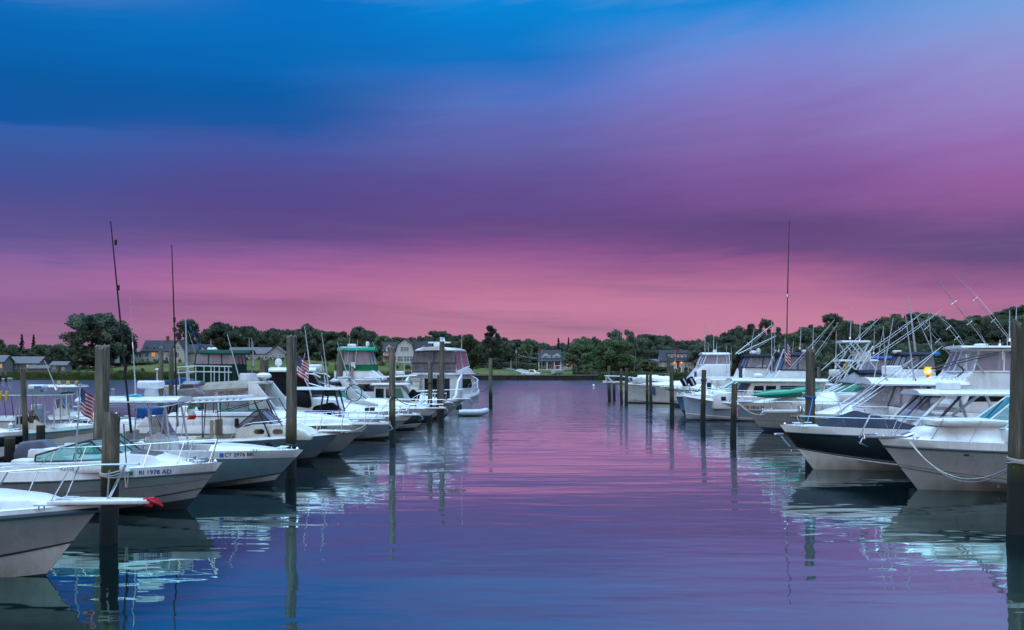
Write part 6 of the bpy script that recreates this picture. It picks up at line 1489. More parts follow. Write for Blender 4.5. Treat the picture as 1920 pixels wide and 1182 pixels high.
m = MB(); xx = b.x(78); yq = -.256; m.quad((xx - .16, yq, 2.42), (xx + .12, yq, 2.42), (xx + .12, yq, 2.52), (xx - .16, yq, 2.52)); m.obj('decal', DECAL_B, b.root, smooth=False)
b.antenna(b.P(106, 731), b.P(83, 676), .026); b.cleat(-1.0, -.8); b.rail(b.x(130), .25, 3, .1, .4, hbow=.28)
# second centre console behind it
b = Boat('white centre console with pale T-top carrying yellow floats, behind the teal striped one', 196, 690 + 5920 / 46, 1, 5.6, 2.2, 1.05, .9, .7)
b.hull(WHITE, WHITE, rub=RUB, rubr=.025); b.foredeck(-1.4, [(-1.4, .15), (0, 0)]); b.cockpit(.35); b.console(b.x(118), .45, 1.05, .35, WHITE, SMOKE)
b.canopy(b.x(80), b.x(155), .95, 2.32, .07, WHITE, 't_top', .4, .03, edge=WHITEP)
for a in (111, 121): b.tubes('t_top_leg', [[(b.x(a, -.7), -.55, 2.3), (b.x(a + 3, -.7), -.6, .6)]], WHITEP, .035, True)
for u in (120, 137, 153): m = MB(); m.box(b.x(u) - .07, b.x(u) + .07, -.6, -.45, 2.4, 2.6, .04); m.obj('float', YELLOW, b.root)
b.outboard(-5.5, 0, .8, 1.25)
b = Boat('dark blue hulled boat poking in at the left edge beside the dock', 28, 690 + 5920 / 34.5, 1, 5, 2.1, 1.0, .8, .5); b.hull(NAVY, NAVY); b.foredeck(-1.5, [(-1.5, .2), (0, 0)]); b.cockpit(.4)
# ------------------------------------------------------------------ boats of the right row, nearest first
# big white cruiser at the right edge
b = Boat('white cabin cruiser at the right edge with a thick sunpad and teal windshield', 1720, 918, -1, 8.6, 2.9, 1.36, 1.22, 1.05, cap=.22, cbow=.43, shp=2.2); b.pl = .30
b.hull(WHITE_SHADED, WHITE_SHADED, BOTTOM, WHITE, rub=RUB, rubr=.035); b.stripe(-.01, .05, RUBGREY); b.stripe(.13, .16, RUBGREY)
b.foredeck(b.x(1850), [(b.x(1850), .40), (b.x(1760), .34), (b.x(1720), .26), (b.x(1705), .03), (b.x(1690), 0)], .80, .05, edge=.16); b.cockpit(.5)
m = MB(); xa, xb = b.x(1868), b.x(1737); zz = b.top_z(b.x(1800), 0) - .03; m.slab([(xa, -.85), (xb - .3, -.72), (xb - .05, -.45), (xb, 0), (xb - .05, .45), (xb - .3, .72), (xa, .85)], zz, zz + .16, .06); m.obj('sunpad', UPH, b.root)
b.shield(b.x(1960), b.x(1848), 1.66, 2.42, 1.2, 1.0, .95, WHITEP, GLASS, .2, .022, 1); m = MB(); p = b.P(1868, 775, 0); m.tube([b.P(1850, 783, .5), b.P(1880, 752, .45)], .018, 6); m.tube([b.P(1852, 785, -.4), b.P(1890, 755, -.3)], .018, 6); m.obj('wiper', BLACKP, b.root)
m = MB(); m.prism([(b.x(1848), 1.3), (b.x(1848), 1.66), (b.x(1960), 1.66), (b.x(1960), 1.3)], -1.22, 1.22, .04, .06); m.obj('deckhouse', WHITE, b.root)
b.rail(b.x(1900), .54, 5, .10, .5, r=.012, x1=b.ovh + .2, hbow=.60, lean=-.28); b.pulpit(.34, .16, GREYP, True, .06)
b.cleat(b.x(1705), .35); b.cleat(b.x(1690), -.2); b.hatch(b.x(1698), 0, .3, .4, STEEL); m = MB(); m.box(b.x(1812, 1.4) - .06, b.x(1812, 1.4) + .06, 1.38, 1.44, 1.0, 1.06, .01); m.obj('vent', BLACKP, b.root)
line('pale mooring rope drooping from the cruiser bow to the massive right edge piling', W_(b, (b.x(1704, .9), .95, 1.32)), (X_at(1893, 19.05), 18.9, Z_at(872, 19.0)), .55, ROPE, .014)
line('second pale rope close beside the first, from the cruiser bow to the right edge piling', W_(b, (b.x(1706, .9), .97, 1.33)), (X_at(1893, 19.05), 18.88, Z_at(875, 19.0)), .60, ROPE, .011)
# navy bow
b = Boat('navy hulled bow rider with slate bow cover and white hardtop on raked pillars', 1525, 880, -1, 8.4, 2.7, 1.40, 1.22, 1.06, yaw=0, cap=.22, cbow=.44); b.pl = .36
b.hull(NAVY, WHITE, BOTTOM, WHITE, rub=RUBGREY, rubr=.02); b.stripe(.0, .05, WHITEP); b.stripe(.10, .12, GREYHULL)
b.foredeck(b.x(1530), None, .7, .05); b.cockpit(.5)
m = MB(); rows = []; xa, xb, xp = b.x(1722), b.x(1527), b.x(1604)
for i in range(25):
    x = lerp(xa, xb, i / 24); pk = .50 * max(0, 1 - abs(x - xp) / (xp - xa if x < xp else xb - xp)) ** .85; rows.append([])
    for j in range(-8, 9):
        t = j / 8; yw = max(.05, b.deck_y(x) - .06); rows[-1].append((x, yw * t, b.deck_z(x) + .03 + pk * (1 - abs(t) ** 1.3) + .012 * math.sin(x * 9 + t * 5) * (1 - abs(t))))
m.grid(rows, True); m.obj('bow_cover', CV_SLATE, b.root, ang=70)
m = MB(); m.prism([(b.x(1722), .6), (b.x(1700), 1.45), (b.x(1720), 1.72), (b.x(1760), 1.75), (b.x(1775), .6)], -1.0, -.25, 0, .05); m.obj('console', WHITE, b.root); m = MB(); m.prism([(b.x(1722), .6), (b.x(1700), 1.45), (b.x(1720), 1.72), (b.x(1760), 1.75), (b.x(1775), .6)], .25, 1.0, 0, .05); m.obj('console', WHITE, b.root)
tt = b.canopy(b.x(1905), b.x(1706), 1.15, 2.34, .13, WHITE, 'hardtop', .5, .05, nose=.02)
b.glaze([(b.x(1705), -.95, 1.66), (b.x(1697), 0, 1.62), (b.x(1705), .95, 1.66)], [(b.x(1745), -.85, 2.33), (b.x(1738), 0, 2.33), (b.x(1745), .85, 2.33)], BLACKP, VINYL, .03, sill=False)
b.tubes('hardtop_pillar', [[(b.x(1770, 1), 1.0, 2.34), (b.x(1714, 1), 1.08, 1.42)]], WHITEP, .055, True); b.tubes('hardtop_pillar', [[(b.x(1802, 1), .98, 2.34), (b.x(1752, 1), 1.05, 1.5)]], BLACKP, .04, True); b.tubes('hardtop_pillar', [[(b.x(1850, 1), .98, 2.34), (b.x(1876, 1), 1.05, 1.3)], [(b.x(1895, 1), .98, 2.34), (b.x(1830, 1), 1.05, 1.5)]], WHITEP, .05, True)
b.radar_box(b.x(1770), .3, 2.46, .57, .26, .55, .04, 'GARMN' if False else None, False); m = MB(); zt = 2.60
b.seatchair(b.x(1795), .5, .6, UPH, 180); b.seatchair(b.x(1795), -.5, .6, UPH, 180); b.leaning(b.x(1850), .55, UPH, .8); b.rail(b.x(1720), .34, 4, .1, .3, x1=b.ovh - .6, hbow=.30)
m = MB(); m.box(b.ovh - .12, b.ovh + .18, -.05, .05, 1.08, 1.14, .02); m.tube([(b.ovh - .05, 0, 1.05), (b.ovh - .22, 0, .84), (b.ovh - .32, .05, .72)], .035, 6); m.add([(b.ovh - .3, -.14, .72), (b.ovh - .3, .14, .72), (b.ovh - .16, 0, .95)], [(0, 1, 2)]); m.obj('anchor', STEEL, b.root)
b.cleat(b.x(1500), .5); b.cleat(b.x(1515), 0)
for u, v in ((1502, 851), (1535, 866), (1620, 866)): p = b.P(u, v, 1.05); q = b.surf(p[0], p[2]); m = MB(); m.ball((p[0], q + .01, p[2]), .03); m.obj('drain_fitting', STEEL, b.root)
# hardtop express with outriggers
b = Boat('grey hulled hardtop express carrying a long white pulpit, raked windshield and folded outriggers', 1540, 690 + 5920 / 38, -1, 10.2, 3.4, 1.48, 1.3, 1.3, cap=.18)
b.hull(GREYHULL, GREYHULL, BOTTOM, WHITE, rub=RUBGREY, rubr=.025); b.foredeck(b.x(1650), [(b.x(1650), .42), (b.x(1600), .36), (b.x(1560), .14), (b.x(1535), 0)], .8, .06, edge=.25); b.cockpit(.6); b.pulpit(.95, .28, th=.10)
b.shield(b.x(1700), b.x(1590), 1.74, 2.58, 1.35, 1.05, 1.30, WHITEP, VINYL, .15, .03, 1); b.canopy(b.x(1800), b.x(1618), 1.4, 2.52, .14, WHITE, 'hardtop', .6, .16, nose=.04)
b.glaze([(b.x(1640), -1.35, 1.8), (b.x(1700), -1.4, 1.6), (b.x(1770), -1.4, 1.5)], [(b.x(1656), -1.25, 2.5), (b.x(1700), -1.25, 2.5), (b.x(1770), -1.25, 2.5)], BLACKP, VINYL, .03, 'curtain_frame', 'clear_curtain'); b.glaze([(b.x(1640), 1.35, 1.8), (b.x(1700), 1.4, 1.6), (b.x(1770), 1.4, 1.5)], [(b.x(1656), 1.25, 2.5), (b.x(1700), 1.25, 2.5), (b.x(1770), 1.25, 2.5)], BLACKP, VINYL, .03, 'curtain_frame', 'clear_curtain')
m = MB(); m.prism([(b.x(1640), 1.3), (b.x(1640), 1.78), (b.x(1690), 1.62), (b.x(1800), 1.5), (b.x(1800), 1.2)], -1.5, -1.36, 0, .04); m.obj('coaming', WHITE, b.root); m = MB(); m.prism([(b.x(1640), 1.3), (b.x(1640), 1.78), (b.x(1690), 1.62), (b.x(1800), 1.5), (b.x(1800), 1.2)], 1.36, 1.5, 0, .04); m.obj('coaming', WHITE, b.root)
b.tubes('hardtop_pillar', [[(b.x(1735, 1), 1.25, 2.5), (b.x(1735, 1), 1.35, 1.5)]], BLACKP, .05, True)
b.radar_box(b.x(1672), 0, 2.72, .62, .34, .55, .22); b.radome(b.x(1757), .3, 2.66, .12, .14)
for u0, v0, u1, v1, y in ((1567, 776, 1712, 672, 1.5), (1571, 777, 1660, 700, 1.2), (1597, 776, 1766, 650, -1.2), (1601, 777, 1700, 700, -1.0)): b.outrigger(b.P(u0, v0, y), b.P(u1, v1, y), .022, ALU)
b.antenna((b.x(1643), 1.0, 2.6), b.P(1656, 612, 1.0), .03); b.antenna((b.x(1655), -1.0, 2.6), b.P(1657, 614, -1.0), .022); b.antenna((b.x(1695), 1.0, 2.65), b.P(1697, 587, 1.0), .036); b.antenna((b.x(1670), -.9, 2.7), b.P(1675, 597, -.9), .03); m = MB(); m.tube(smooth_path([b.P(1681, 700), b.P(1690, 703), b.P(1697, 697)]), .03, 6); m.obj('antenna_bracket', WHITEP, b.root)
b.rail(b.x(1640), .45, 5, .1, 1.0, x1=b.ovh + .7, hbow=.42); b.hatch(b.x(1510), 0, .4, .5, SMOKE); m = MB(); m.lathe([(.10, -.1), (.12, 0), (.1, .12)], (b.x(1497), .3, 1.62), 10); m.obj('windlass', STEEL, b.root)
for k in range(6): b.tubes('rod_holder', [[(b.x(1790 - 9 * k), .9, 2.62), (b.x(1793 - 9 * k), .9, 2.86)]], WHITEP, .035)
# express with the kayak
b = Boat('long white express cruiser with a green kayak lashed on its foredeck', 1432, 808, -1, 10.8, 3.4, 1.45, 1.35, 1.3, cap=.42, cbow=.28, shp=2)
b.hull(GREYHULL, GREYHULL, BOTBLUE, WHITE, rub=RUBGREY, rubr=.03); b.stripe(.26, .29, RUBGREY)
b.foredeck(b.x(1560), [(b.x(1560), .55), (b.x(1500), .40), (b.x(1450), .18), (b.x(1410), 0)], .82, .06, edge=.3); b.cockpit(.7); b.pulpit(.3, .22)
zz = b.z(766, b.x(1420), 1.2); b.letter('CT 1816 N', b.x(1421, 1.15), zz, .15, TXT_BLK, bold=.006); xx = b.x(1411, 1.1); b.decal(xx - .06, xx + .06, zz - .06, zz + .08, paint('decal_orange', (.5, .2, .06), .5, .2, 8))
b.shield(b.x(1645), b.x(1556), 1.95, 2.5, 1.4, 1.15, 1.2, WHITEP, GLASSG, .2, .03, 2)
for sg in (-1, 1): m = MB(); m.prism([(b.x(1556), 1.45), (b.x(1556), 1.9), (b.x(1640), 1.95), (b.x(1690), 1.8), (b.x(1690), 1.45)], *sorted((sg * 1.2, sg * 1.5)), 0, .06); m.obj('coaming', WHITE, b.root)
b.glaze([(b.x(1598), -1.2, 2.4), (b.x(1570), 0, 2.5), (b.x(1598), 1.2, 2.4)], [(b.x(1618), -1.0, 2.95), (b.x(1606), 0, 3.0), (b.x(1618), 1.0, 2.95)], CV_GREY, CV_GREY, .035, 'camper_frame', 'curtain'); b.glaze([(b.x(1598), 1.2, 2.3), (b.x(1640), 1.3, 1.95)], [(b.x(1618), 1.0, 2.95), (b.x(1640), 1.1, 2.9)], CV_GREY, CV_GREY, .035, 'camper_frame', 'curtain'); b.canopy(b.x(1668), b.x(1602), 1.2, 2.9, .1, CV_NAVY, 'bimini', .5, .1)
for sg in (-1, 1): m = MB(); m.prism([(b.x(1660), 1.8), (b.x(1690), 1.8), (b.x(1660), 2.8), (b.x(1648), 2.8)], *sorted((sg * 1.25, sg * 1.42)), 0, .03); m.obj('radar_arch', WHITE, b.root)
m = MB(); m.box(b.x(1662), b.x(1646), -1.42, 1.42, 2.74, 2.86, .04); m.obj('arch_top', WHITE, b.root); b.radar_box(b.x(1628), .3, 2.3, .7, .28, .6, .1)
b.rail(b.x(1560), .52, 8, .12, 1.5, mid=.5, hbow=.6, x1=b.ovh + .2, lean=-.25)
kp0, kp1 = b.P(1407, 747, .6), b.P(1541, 733, .6); ky = thing('kayak', 'bright green kayak lying on the foredeck rail of the long express cruiser', 'kayak', W_(b, ((kp0[0] + kp1[0]) / 2, .75, (kp0[2] + kp1[2]) / 2 + .06)), b.root.rotation_euler.z)
m = MB(); rows = []; Lk = abs(kp1[0] - kp0[0]); sl = (kp0[2] - kp1[2]) / (kp0[0] - kp1[0])
for i in range(25):
    f = i / 24; x = (f - .5) * Lk; w = .34 * (1 - abs(2 * f - 1) ** 2.4) + .01; hh = .34 * (1 - abs(2 * f - 1) ** 3) + .02; zz = sl * x + .10 * (2 * f - 1) ** 2; rows.append([(x, w * math.cos(a), zz + hh * (math.sin(a) * (.7 if math.sin(a) > 0 else .55))) for a in [2 * math.pi * j / 14 for j in range(15)]])
m.grid(rows); m.obj('hull', paint('kayak_green', (.008, .30, .17), .35, .3, 2.5), ky); m = MB(); m.lathe([(.20, -.02), (.24, .0), (.20, .03)], (-.1, 0, .27), 16, 1.9, .9); m.obj('cockpit_rim', RUB, ky); m = MB(); m.tube([((rows[i][3][0]), rows[i][3][1] * 1.05, rows[i][3][2] + .01) for i in range(1, 24)], .015, 5); m.obj('deck_seam', TEAL_ST, ky)
# lobster boat
b = Boat('blue grey lobster boat with plumb bow, white trunk cabin and square dark windows', 1287, 788, -1, 9.6, 3.2, 1.55, .75, .22, cap=.07, cbow=.16, shp=2.4, pw=2.0, flare=1.2)
b.hull(PALEBLUE, PALEBLUE, BOTBLUE, WHITE, rub=WHITEP, rubr=.04); b.stripe(.12, .17, WHITEP); b.foredeck(b.x(1400), None, .7, .08); b.cockpit(.3)
c = b.cab([(b.x(1330), .7), (b.x(1333), b.z(741)), (b.x(1340), b.z(736)), (b.x(1400), b.z(734)), (b.x(1400), .7)], 1.05, WHITE, 'trunk_cabin', .06, .12); b.cwin([(b.x(1352, 1), 1.22), (b.x(1361, 1), 1.22), (b.x(1361, 1), 1.46), (b.x(1352, 1), 1.46)], c)
zr = b.z(716); c = b.cab([(b.x(1386), .7), (b.x(1386), 1.5), (b.x(1401), zr), (b.x(1535), zr), (b.x(1535), .7)], 1.35, WHITE, 'pilothouse', .03, .04)
za, zb = b.z(735.5), b.z(723); b.cwin([(b.x(1411, 1.3), za), (b.x(1432, 1.3), za), (b.x(1432, 1.3), zb), (b.x(1415, 1.3), zb)], c, off=.012); b.cwin([(b.x(1436, 1.3), za), (b.x(1455, 1.3), za), (b.x(1455, 1.3), zb), (b.x(1436, 1.3), zb)], c, off=.012); b.cwin([(b.x(1463, 1.3), za), (b.x(1522, 1.3), za), (b.x(1522, 1.3), zb), (b.x(1463, 1.3), zb)], c, off=.012)
for y0, y1 in ((-1.25, -.45), (-.4, .4), (.45, 1.25)): b.fwin((b.x(1387), 1.62), (b.x(1399.5), zr - .1), y0, y1, c, SMOKE, .03)
b.canopy(b.x(1545), b.x(1367), 1.5, zr, .14, WHITE, 'pilothouse_roof', .6, .08, nose=.05); b.radome(b.x(1420), .2, zr + .2, .28, .22); b.rail(b.x(1385), .55, 5, .12, .6, mid=.5, x1=b.ovh - .4); 
for u in (1395, 1405): m = MB(); m.lathe([(.02, -.35), (.16, -.28), (.18, 0), (.16, .28), (.02, .35)], (0, 0, 0), 10); p = b.P(u, 752, 1.1); m.v = [(p[0] + q[2], p[1] + q[0], p[2] + q[1]) for q in m.v]; m.obj('fender', WHITEP, b.root)
# blue bow peeping
b = Boat('mid blue hulled cruiser whose bow peeps out behind the lobster boat', 1281, 690 + 5920 / 67, -1, 8.6, 2.9, 1.42, 1.3, .55, cap=.14)
b.hull(MIDBLUE, MIDBLUE, BOTTOM, CREAM, rub=WHITEP); b.foredeck(b.x(1365), [(b.x(1365), .35), (b.x(1320), .22), (b.x(1295), 0)], .8, .06, CREAM, edge=.25); b.cockpit(.6); b.shield(b.x(1420), b.x(1357), 1.8, 2.35, 1.25, 1.0, .9, WHITEP, GLASSG, .2, .035, 1); b.rail(b.x(1360), .5, 6, .1, 1.0); m = MB(); m.box(b.x(1334), b.x(1326), -.3, .1, 1.75, 2.2, .1); m.obj('windlass_cover', CV_SLATE, b.root)
# white boat with dark outboards
b = Boat('white hulled fishing boat with blue topped outboards on deck, behind the rope looped piling', 1263, 690 + 5920 / 79, -1, 9, 3.1, 1.65, 1.4, .75, cap=.16)
b.hull(WHITE, GREYHULL, BOTTOM, WHITE); b.foredeck(-3.5, [(-3.5, .4), (-1.5, .25), (0, 0)], .75); b.cockpit(.6); b.pulpit(.3, .25)
for u in (1283, 1297): m = MB(); p = b.P(u, 716, .5); m.box(-.25, .25, -.22, .22, -.35, .40, .10); Mx = Matrix.Translation(p) @ Matrix.Rotation(R(28), 4, 'Y'); m.v = [tuple(Mx @ Vector(q)) for q in m.v]; o = m.obj('outboard_motor', CV_NAVY, b.root); m = MB(); m.box(-.14, .0, -.224, .224, -.3, .3, .04); m.v = [tuple(Mx @ Vector((q[0] + .05, q[1] * 1.02, q[2]))) for q in m.v]; m.obj('cowl_stripe', WHITEP, o)
b.canopy(b.x(1420), b.x(1330), 1.2, 2.2, .1, WHITE, 'hardtop', .4); b.tubes('top_leg', [[(b.x(1345, 1), 1.0, 2.2), (b.x(1340, 1), 1.1, 1.4)], [(b.x(1400, 1), 1.0, 2.2), (b.x(1405, 1), 1.1, 1.4)]], WHITEP, .05, True)
# far big white hull
b = Boat('big white hull with long pulpit and low thick rails, farthest boat of the right row', 1172, 757, -1, 12.5, 4.0, 1.85, 1.5, .8, cap=.12, cbow=.2)
b.hull(WHITE, WHITE, BOTTOM, WHITE, rub=RUBGREY, rubr=.03); b.stripe(.985, 1.0, RUBGREY); b.foredeck(-6, [(-6, .35), (-3, .25), (-1, 0)], .7); b.cockpit(.7); b.pulpit(1.15, .35, th=.14)
for y in (1, -1): b.tubes('bow_rail', [[(b.x(1134), .25 * y, b.z(705)), (b.x(1165), 1.1 * y, b.z(706)), (b.x(1192), 1.6 * y, b.z(709))], [(b.x(1138), .25 * y, b.z(705)), (b.x(1150), .5 * y, b.z(719))], [(b.x(1137), .25 * y, b.z(705)), (b.x(1137), .25 * y, b.z(718))], [(b.x(1180), 1.4 * y, b.z(707)), (b.x(1188), 1.5 * y, b.z(719))]], ALU, .05)
tn = thing('tender', 'white upturned tender lying on the deck of the farthest right hand boat', 'dinghy', W_(b, (b.x(1225), .2, 1.98)), math.pi)
m = MB(); rows = []
for i in range(13):
    f = i / 12; w = .75 * (1 - f ** 3) + .02; rows.append([((f - .5) * 3.0, w * math.cos(a), .05 + .62 * math.sin(a) * (1 - .5 * f ** 2)) for a in [math.pi * j / 10 for j in range(11)]])
m.grid(rows, True); m.add(rows[0], [tuple(range(11))]); Mx = Matrix.Rotation(R(-8), 4, 'Y'); m.v = [tuple(Mx @ Vector(q)) for q in m.v]; m.obj('hull', WHITE, tn); m = MB(); m.tube([(r_[5][0], 0, r_[5][2] + .02) for r_ in rows[:-1]], .03, 5); m.obj('keel', RUBGREY, tn)
for u, y in ((1197, .6), (1206, .3)): m = MB(); p = b.P(u, 714, y); m.prism([(-.5, -.15), (-.55, .25), (-.2, .38), (.5, .2), (.55, -.1), (.3, -.25)], -.22, .22, 0, .08); m.v = [(p[0] + q[0], p[1] + q[1], p[2] + q[2]) for q in m.v]; m.obj('stowed_motor', WHITEP, b.root)
c = b.cab([(b.x(1290), 1.5), (b.x(1290), 2.0), (b.x(1310), 2.4), (b.x(1400), 2.4), (b.x(1400), 1.5)], 1.5, WHITE, 'deckhouse', .04, .1); m = MB(); m.box(b.x(1246), b.x(1232), -.3, .5, 1.95, 2.55, .1); m.obj('outboard_motor', CV_NAVY, b.root)

def flybridge(label, u_bow, d, L, B, u0, u1, v_top, v_can, v_cb, v_fb, canv, vin, us=None, sides=None, skirt=None, side=-1, hullm=None, slope=None, fb=1.7, roof=None):
    """sedan with deckhouse, flybridge coaming and an enclosed bridge; u0..u1 bridge columns, rows v_can canopy, v_cb curtain foot, v_fb bridge deck"""
    b = Boat(label, u_bow, 690 + 5920 / d, side, L, B, fb, fb * .75, 1.0); b.hull(hullm or WHITE, hullm or WHITE, BOTTOM, WHITE, rub=RUBGREY); b.foredeck(-L * .42, [(-L * .42, .4), (-L * .2, .25), (0, 0)], .75); b.cockpit(.6, mat=WHITE)
    za, zb, zc_, zd = b.z(v_can), b.z(v_cb), b.z(v_fb), fb * .8
    xa, xb = sorted((b.x(u0), b.x(u1))); w = B * .42
    xd = slope if slope is not None else xb + (zd < zc_ and (zc_ - zd) * .55 or .5)
    c = b.cab([(xa - 1.2, zd - .3), (xa - 1.2, zc_), (xb + .1, zc_), (xd, zd), (xd, zd - .3)], w * 1.08, WHITE, 'deckhouse', .03, .08)
    zw0, zw1 = lerp(zd, zc_, .42), lerp(zd, zc_, .82)
    if zc_ - zd > .7: b.cwin([(xa - .8, zw0), (lerp(xb, xd, .40), zw0), (lerp(xb, xd, .08), zw1), (xa - .8, zw1)], c)
    b.canopy(xa - 1.5, xb + .3, w * 1.15, zc_ - .02, .1, WHITE, 'bridge_deck', .4, .03)
    f = b.cab([(xa, zc_ + .08), (xa, zb - .05), (xb - .15, zb), (xb + .25, lerp(zc_, zb, .5)), (xb + .55, zc_ + .08)], w, WHITE, 'flybridge', .05, .06)
    BB = split([(xa, -w * .96, zb), (xb - .2, -w * .95, zb), (xb, 0, zb), (xb - .2, w * .95, zb), (xa, w * .96, zb)], 2); TT = split([(xa + .05, -w * .8, za), (xb - .6, -w * .8, za), (xb - .45, 0, za + .03), (xb - .6, w * .8, za), (xa + .05, w * .8, za)], 2)
    if vin: b.glaze(BB, TT, skirt or canv, vin, .04, 'curtain_frame', 'clear_curtain')
    else: b.tubes('top_leg', [[(xa + .1, w * .9, zb), (xa + .2, w * .8, za)], [(xb - .3, w * .9, zb), (xb - .6, w * .8, za)]], ALU, .04, True)
    b.canopy(xa - .15, xb - .3, w * .92, za, .14, canv, roof or 'bimini', .5, .12)
    return b, za
def whips(b, za, L_):
    for u0, v0, u1, v1 in L_: b.antenna(b.P(u0, v0, .8 if len(b.root.children) % 2 else -.8), b.P(u1, v1, .8 if len(b.root.children) % 2 else -.8), .04)
b, za = flybridge('white flybridge boat with a long sloping white front and pinkish clear curtains', 1262, 98, 13, 4.2, 1308, 1362, 660, 666, 684, 726, WHITE, VINYLP, slope=None, fb=1.9, roof='hardtop')
m = MB(); m.prism([(b.x(1272), b.z(735)), (b.x(1306), b.z(693)), (b.x(1316), b.z(684)), (b.x(1362), b.z(684)), (b.x(1362), b.z(735))], -1.95, 1.95, .03, .08); m.obj('raised_foredeck', WHITE, b.root); b.open_array(b.x(1340), 0, za + .15, 1.3, 90); whips(b, za, [(1322, 664, 1321, 605), (1338, 664, 1338, 596), (1328, 690, 1328, 642), (1343, 682, 1344, 643), (1371, 690, 1371, 648)])
b, za = flybridge('flybridge boat with navy canopy and folded back curtain, right of the sloping white front', 1300, 92, 12, 4.0, 1386, 1452, 662, 670, 690, 727, CV_NAVY, VINYL, fb=1.8)
b.radome(b.x(1412), 0, za + .12, .34, .4); b.radome(b.x(1420), .4, za + .12, .2, .6); whips(b, za, [(1407, 662, 1414, 615), (1425, 690, 1423, 650), (1363, 700, 1362, 648)]); b.outrigger(b.P(1379, 664, 1.5), b.P(1448, 609, 1.5), .05); b.outrigger(b.P(1384, 664, -1.5), b.P(1455, 630, -1.5), .045); b.radar_box(b.x(1421), 1.2, b.z(694), .8, .35, .6, .1)
b, za = flybridge('flybridge boat with grey canopy, flag and tall dark green pole rising from it', 1405, 68, 10.5, 3.6, 1448, 1514, 661, 668, 694, 722, CV_SLATE, VINYL, fb=1.5)
b.antenna(b.P(1474, 712, .8), b.P(1476.5, 556, .8), .075, paint('pole_green', (.02, .06, .025), .5, .3, 3), 'pole'); b.antenna(b.P(1476.5, 556, .8), b.P(1480, 414, .8), .045, CARBON, 'pole'); whips(b, za, [(1447, 700, 1447, 602), (1452, 700, 1452, 606), (1483, 690, 1488, 640), (1460, 660, 1461, 645), (1500, 655, 1502, 612), (1524, 656, 1525, 611)]); b.radar_box(b.x(1513), .3, za + .1, .8, .22, .6, .1); b.outrigger(b.P(1457, 716, 1.4), b.P(1565, 600, 1.4), .02); b.outrigger(b.P(1497, 710, -1.3), b.P(1572, 605, -1.3), .02)
b.tubes('fishing_tower', [[b.P(1449, 712, 1.2), b.P(1470, 655, 1.0)], [b.P(1500, 716, 1.2), b.P(1474, 660, 1.0)]], ALU, .06, True)
p = W_(b, b.P(1472, 636, 1.5)); us_flag('red, white and blue flag hanging limp beside the tall dark green pole', p, .7, 1.5, .85, 1, .1, (p[0], p[1], p[2] - 1.6))
b = Boat('sportfishing boat with an open white tuna tower on crossed tubes', 1500, 690 + 5920 / 64, -1, 11, 3.8, 1.6, 1.2, 1.0); b.hull(); b.foredeck(-5, [(-5, .4), (-2, .3), (0, 0)]); b.cockpit(.6)
c = b.cab([(b.x(1670), 1.2), (b.x(1670), 2.1), (b.x(1575), 2.1), (b.x(1552), 1.2)], 1.6, WHITE, 'deckhouse', .04, .1); b.cwin([(b.x(1650), 1.5), (b.x(1580), 1.5), (b.x(1590), 1.95), (b.x(1650), 1.95)], c); b.canopy(b.x(1626), b.x(1573), 1.1, b.z(643), .09, OFFW, 'tower_top', .4, .06); b.canopy(b.x(1640), b.x(1568), 1.2, b.z(678), .1, WHITE, 'control_deck', .3, .03)
for y in (1.2, -1.2): b.tubes('tower_leg', [[(b.x(1582), .8 * y, b.z(643)), (b.x(1598), 1.0 * y, b.z(662)), (b.x(1562), 1.3 * y, b.z(718))], [(b.x(1620), .8 * y, b.z(643)), (b.x(1600), 1.0 * y, b.z(676)), (b.x(1572), 1.3 * y, b.z(735))], [(b.x(1596), .8 * y, b.z(645)), (b.x(1634), 1.1 * y, b.z(700)), (b.x(1640), 1.3 * y, b.z(728))], [(b.x(1576), y, b.z(678)), (b.x(1620), 1.2 * y, b.z(722))], [(b.x(1624), y, b.z(650)), (b.x(1580), 1.2 * y, b.z(724))]], ALU, .05)
m = MB(); m.box(b.x(1628), b.x(1604), -.6, .6, b.z(678), b.z(660), .08); m.obj('control_console', WHITE, b.root); b.radar_box(b.x(1556), .9, b.z(706), .6, .34, .5, .1); b.tubes('lamp_post', [[b.P(1587, 700, 1.4), b.P(1587, 679, 1.4)]], YELLOW, .07)
whips(b, 4, [(1567, 690, 1568, 622), (1594, 636, 1597, 574), (1612, 640, 1613, 598)])
for u0, v0, u1, v1, y in ((1540, 695, 1650, 596, 1.4), (1558, 712, 1632, 640, -1.3), (1535, 730, 1640, 650, 1.5)): b.outrigger(b.P(u0, v0, y), b.P(u1, v1, y), .024)
b, za = flybridge('flybridge boat with bright blue canopy drooping over clear curtains', 1545, 78, 11, 3.8, 1612, 1674, 666, 674, 695, 720, CV_BLUE, VINYLP, fb=1.5, skirt=CV_GREY); whips(b, za, [(1638, 664, 1640, 616)])
b, za = flybridge('flybridge boat with slate bimini, mid blue end roll and thick raked mast', 1590, 70, 11, 3.7, 1672, 1738, 659, 667, 691, 716, CV_SLATE, VINYL, fb=1.4)
m = MB(); p = b.P(1747, 664, 0); m.lathe([(.05, -.9), (.13, -.85), (.15, 0), (.13, .85), (.05, .9)], (0, 0, 0), 10); m.v = [(p[0] + q[0] * 2.2, p[1] + q[2], p[2] + q[1]) for q in m.v]; m.obj('rolled_canvas', CV_LTBLUE, b.root); b.radar_box(b.x(1682), 0, za + .16, .5, .18, .5, .03)
b.antenna((b.x(1714), .3, za), b.P(1704, 555, .3), .085, name='mast'); b.tubes('bimini_frame', [[b.P(1712, 690, 1.5), b.P(1740, 664, 1.5)], [b.P(1688, 690, 1.5), b.P(1714, 668, 1.5)]], BLACKP, .05, True)
